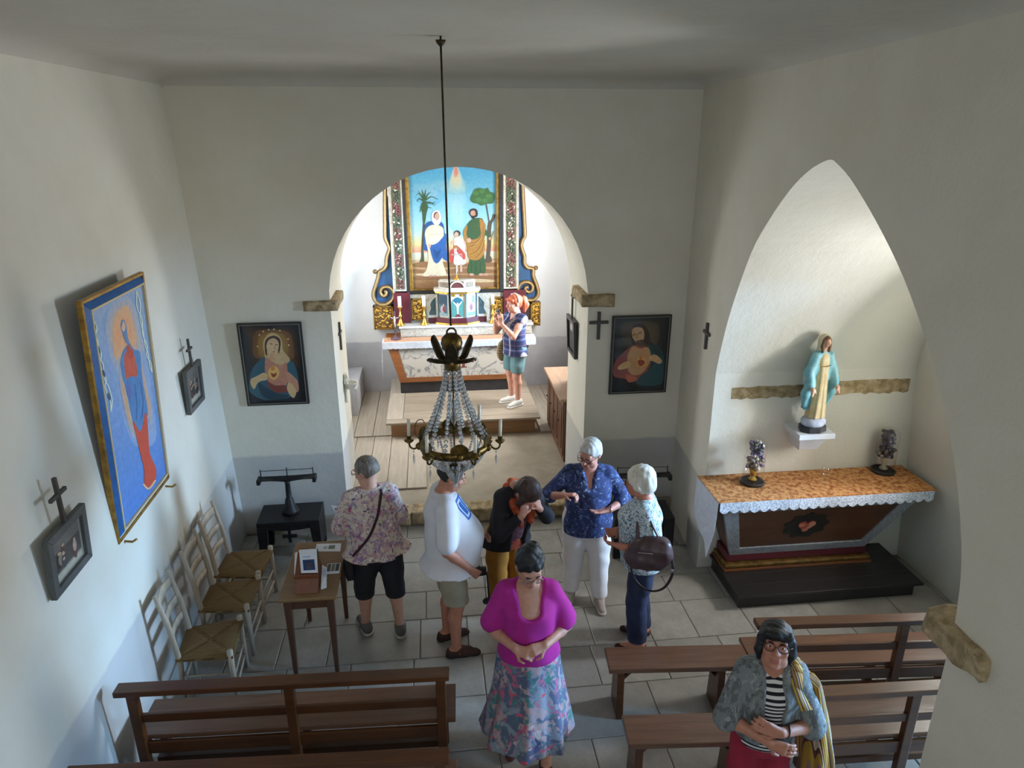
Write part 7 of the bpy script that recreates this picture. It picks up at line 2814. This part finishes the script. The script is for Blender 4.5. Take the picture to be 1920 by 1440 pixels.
MB().lathe([(.028, 0), (.028, .008), (.001, .008)], (hx - .04, hy - .055, hz_ - .22), 16, M=Matrix.Rotation(-PI / 2, 3, 'Y')).build('lens_cap', MATS['black_plastic'], T)
MB().tube([(hx - .01, hy - .06, hz_ - .02), (hx - .038, hy - .055, hz_ - .19)], .0018, 5).build('cap_cord', MATS['black_plastic'], T)

# --- brown handbag
T = held(W6, 'handbag', 'slouchy brown leather handbag with short handle and long hanging strap', 'handbag')
M_bag = plain('brown_bag_leather', '#4f3a3c', '#3f2d30', .45, scale=9, bump=.35, bscale=40)
S = Solid(.05)
S.ell((.26, .05, 1.06), (.080, .16, .115))
S.ell((.26, .05, .985), (.090, .165, .09))
S.ell((.27, .14, 1.08), (.07, .06, .08))
S.ell((.26, -.06, .98), (.07, .08, .08))
S.wrinkle(.006, 40, 34, 30)
solid_obj(S, 'bag_body', M_bag, T, .0075)
MB().tube(spline([(.25, .13, 1.12), (.225, .07, 1.22), (.165, .01, 1.325), (.12, -.0, 1.335), (.20, -.05, 1.24), (.25, -.04, 1.12)], 6), .017, 8, flat=.5).build('handle', M_bag, T, smooth=True)
MB().tube(spline([(.29, .20, 1.05), (.31, .225, .92), (.29, .17, .76), (.26, .06, .70), (.24, -.05, .77), (.24, -.10, .93)], 6), .011, 8, flat=.5).build('long_strap', plain('dark_strap_leather', '#2c2022', None, .5), T, smooth=True)
MB().box((.305, .222, .93), (.02, .02, .03)).build('buckle', plain('nickel_buckle', '#a8a49c', None, .3, .9, bump=0), T, bevel=.003)
MB().tube([(.335, -.04, 1.07), (.345, .05, 1.08), (.335, .13, 1.07)], .004, 6).build('zip', MATS['nickel_buckle'], T)

# --- striped cloth bag
T = held(W7, 'striped_bag', 'striped woven cloth bag in ochre and maroon hanging from shoulder', 'bag')
t = NT('woven_stripes')
v = t.map((1, .55, .12))
sp = t.n('ShaderNodeSeparateXYZ')
t.link(v, sp.inputs[0])
ph = t.math('ADD', t.math('ADD', sp.outputs[0], sp.outputs[1]), sp.outputs[2])
f = t.math('FRACT', t.math('DIVIDE', ph, .085))
t.base(t.ramp(f, [(0, '#b08a2e'), (.14, '#7a3a26'), (.2, '#c8a648'), (.34, '#2a1c20'), (.40, '#8a6a6a'), (.5, '#a8862c'), (.62, '#5a2a30'), (.68, '#b9a890'), (.76, '#3a2226'), (.84, '#b8923a'), (.94, '#9a3a28')], 'CONSTANT'))
t.bump(t.noise(t.map(), 160, 2), .2, .003)
M_woven = t.set(.8)
S = Solid(.03)
S.loft([(.60, .31, .06, .075, .20), (.74, .31, .05, .085, .19), (.90, .29, .04, .07, .15), (1.06, .265, .03, .045, .10), (1.20, .235, .02, .03, .07)], folds=(7, .0, .08, .4))
S.wrinkle(.005, 30, 26, 6)
solid_obj(S, 'bag_body', M_woven, T, .0078)
cd = child(W7, 'cardigan')
bv = BVHTree.FromPolygons([v_.co for v_ in cd.data.vertices], [p.vertices[:] for p in cd.data.polygons])
def over(x, y):
    h_ = bv.ray_cast(Vector((x, y, 2)), Vector((0, 0, -1)))
    return Vector((x, y, (h_[0].z if h_[0] is not None else 1.2) + .008))
ys_ = (-.085, -.05, -.02, .01, .04, .07)
b = MB()
rows_ = [[Vector((.17 + .0 * k, -.135, 1.08)) + Vector((k * .055, 0, 0)) for k in (0, 1)]]
for yy in ys_:
    rows_.append([over(.085, yy), over(.145, yy)])
rows_.append([Vector((.20, .12, 1.18)), Vector((.25, .10, 1.16))])
rows_.append([Vector((.24, .11, 1.02)), Vector((.30, .09, 1.02))])
rows_[0] = [Vector((.135, -.150, 1.13)), Vector((.195, -.130, 1.13))]
for r0, r1 in zip(rows_[:-1], rows_[1:]):
    b.add([r0[0], r0[1], r1[1], r1[0]], [(0, 1, 2, 3)])
b.build('shoulder_strap', M_woven, T, smooth=True, solid=.012)

# --- woven bag and phone of the woman by the altar
T = held(W8, 'woven_bag', 'brown and cream woven shoulder bag of the person photographing', 'bag')
M_wv = stripes('zigzag_weave', ['#5a4028', '#c9b48c', '#3a2a1c', '#b09468'], .035, 2, wob=.03)
S = Solid(.03)
S.ell((-.235, -.03, .735), (.05, .10, .155))
solid_obj(S, 'bag_body', M_wv, T, .0075)
ribbon_on(child(W8, 'sleeveless_shirt'), [(.105, 1.275), (.05, 1.19), (-.03, 1.08), (-.12, .96), (-.18, .86)], -1, .045, 'strap', stripes('strap_weave', ['#c9c4b4', '#4a4658', '#9a8f84', '#2e2c44'], .022, 2), T)
T = held(W8, 'phone', 'grey mobile phone held up in both hands of photographing person', 'phone')
hm = (W8.wr[-1] + W8.wr[1]) / 2 + np.array((0, -.005, .10))
MB().box(tuple(hm), (.078, .010, .145)).build('phone_body', plain('phone_grey', '#4a4d55', None, .3, .3, bump=0), T, bevel=.004)
MB().box((hm[0], hm[1] + .0056, hm[2]), (.070, .001, .13)).build('screen', plain('phone_screen', '#23262c', None, .1, bump=0), T)
MB().box((hm[0] + .02, hm[1] - .0056, hm[2] + .05), (.022, .002, .022)).build('camera_bump', plain('phone_lens', '#101114', None, .2, bump=0), T)
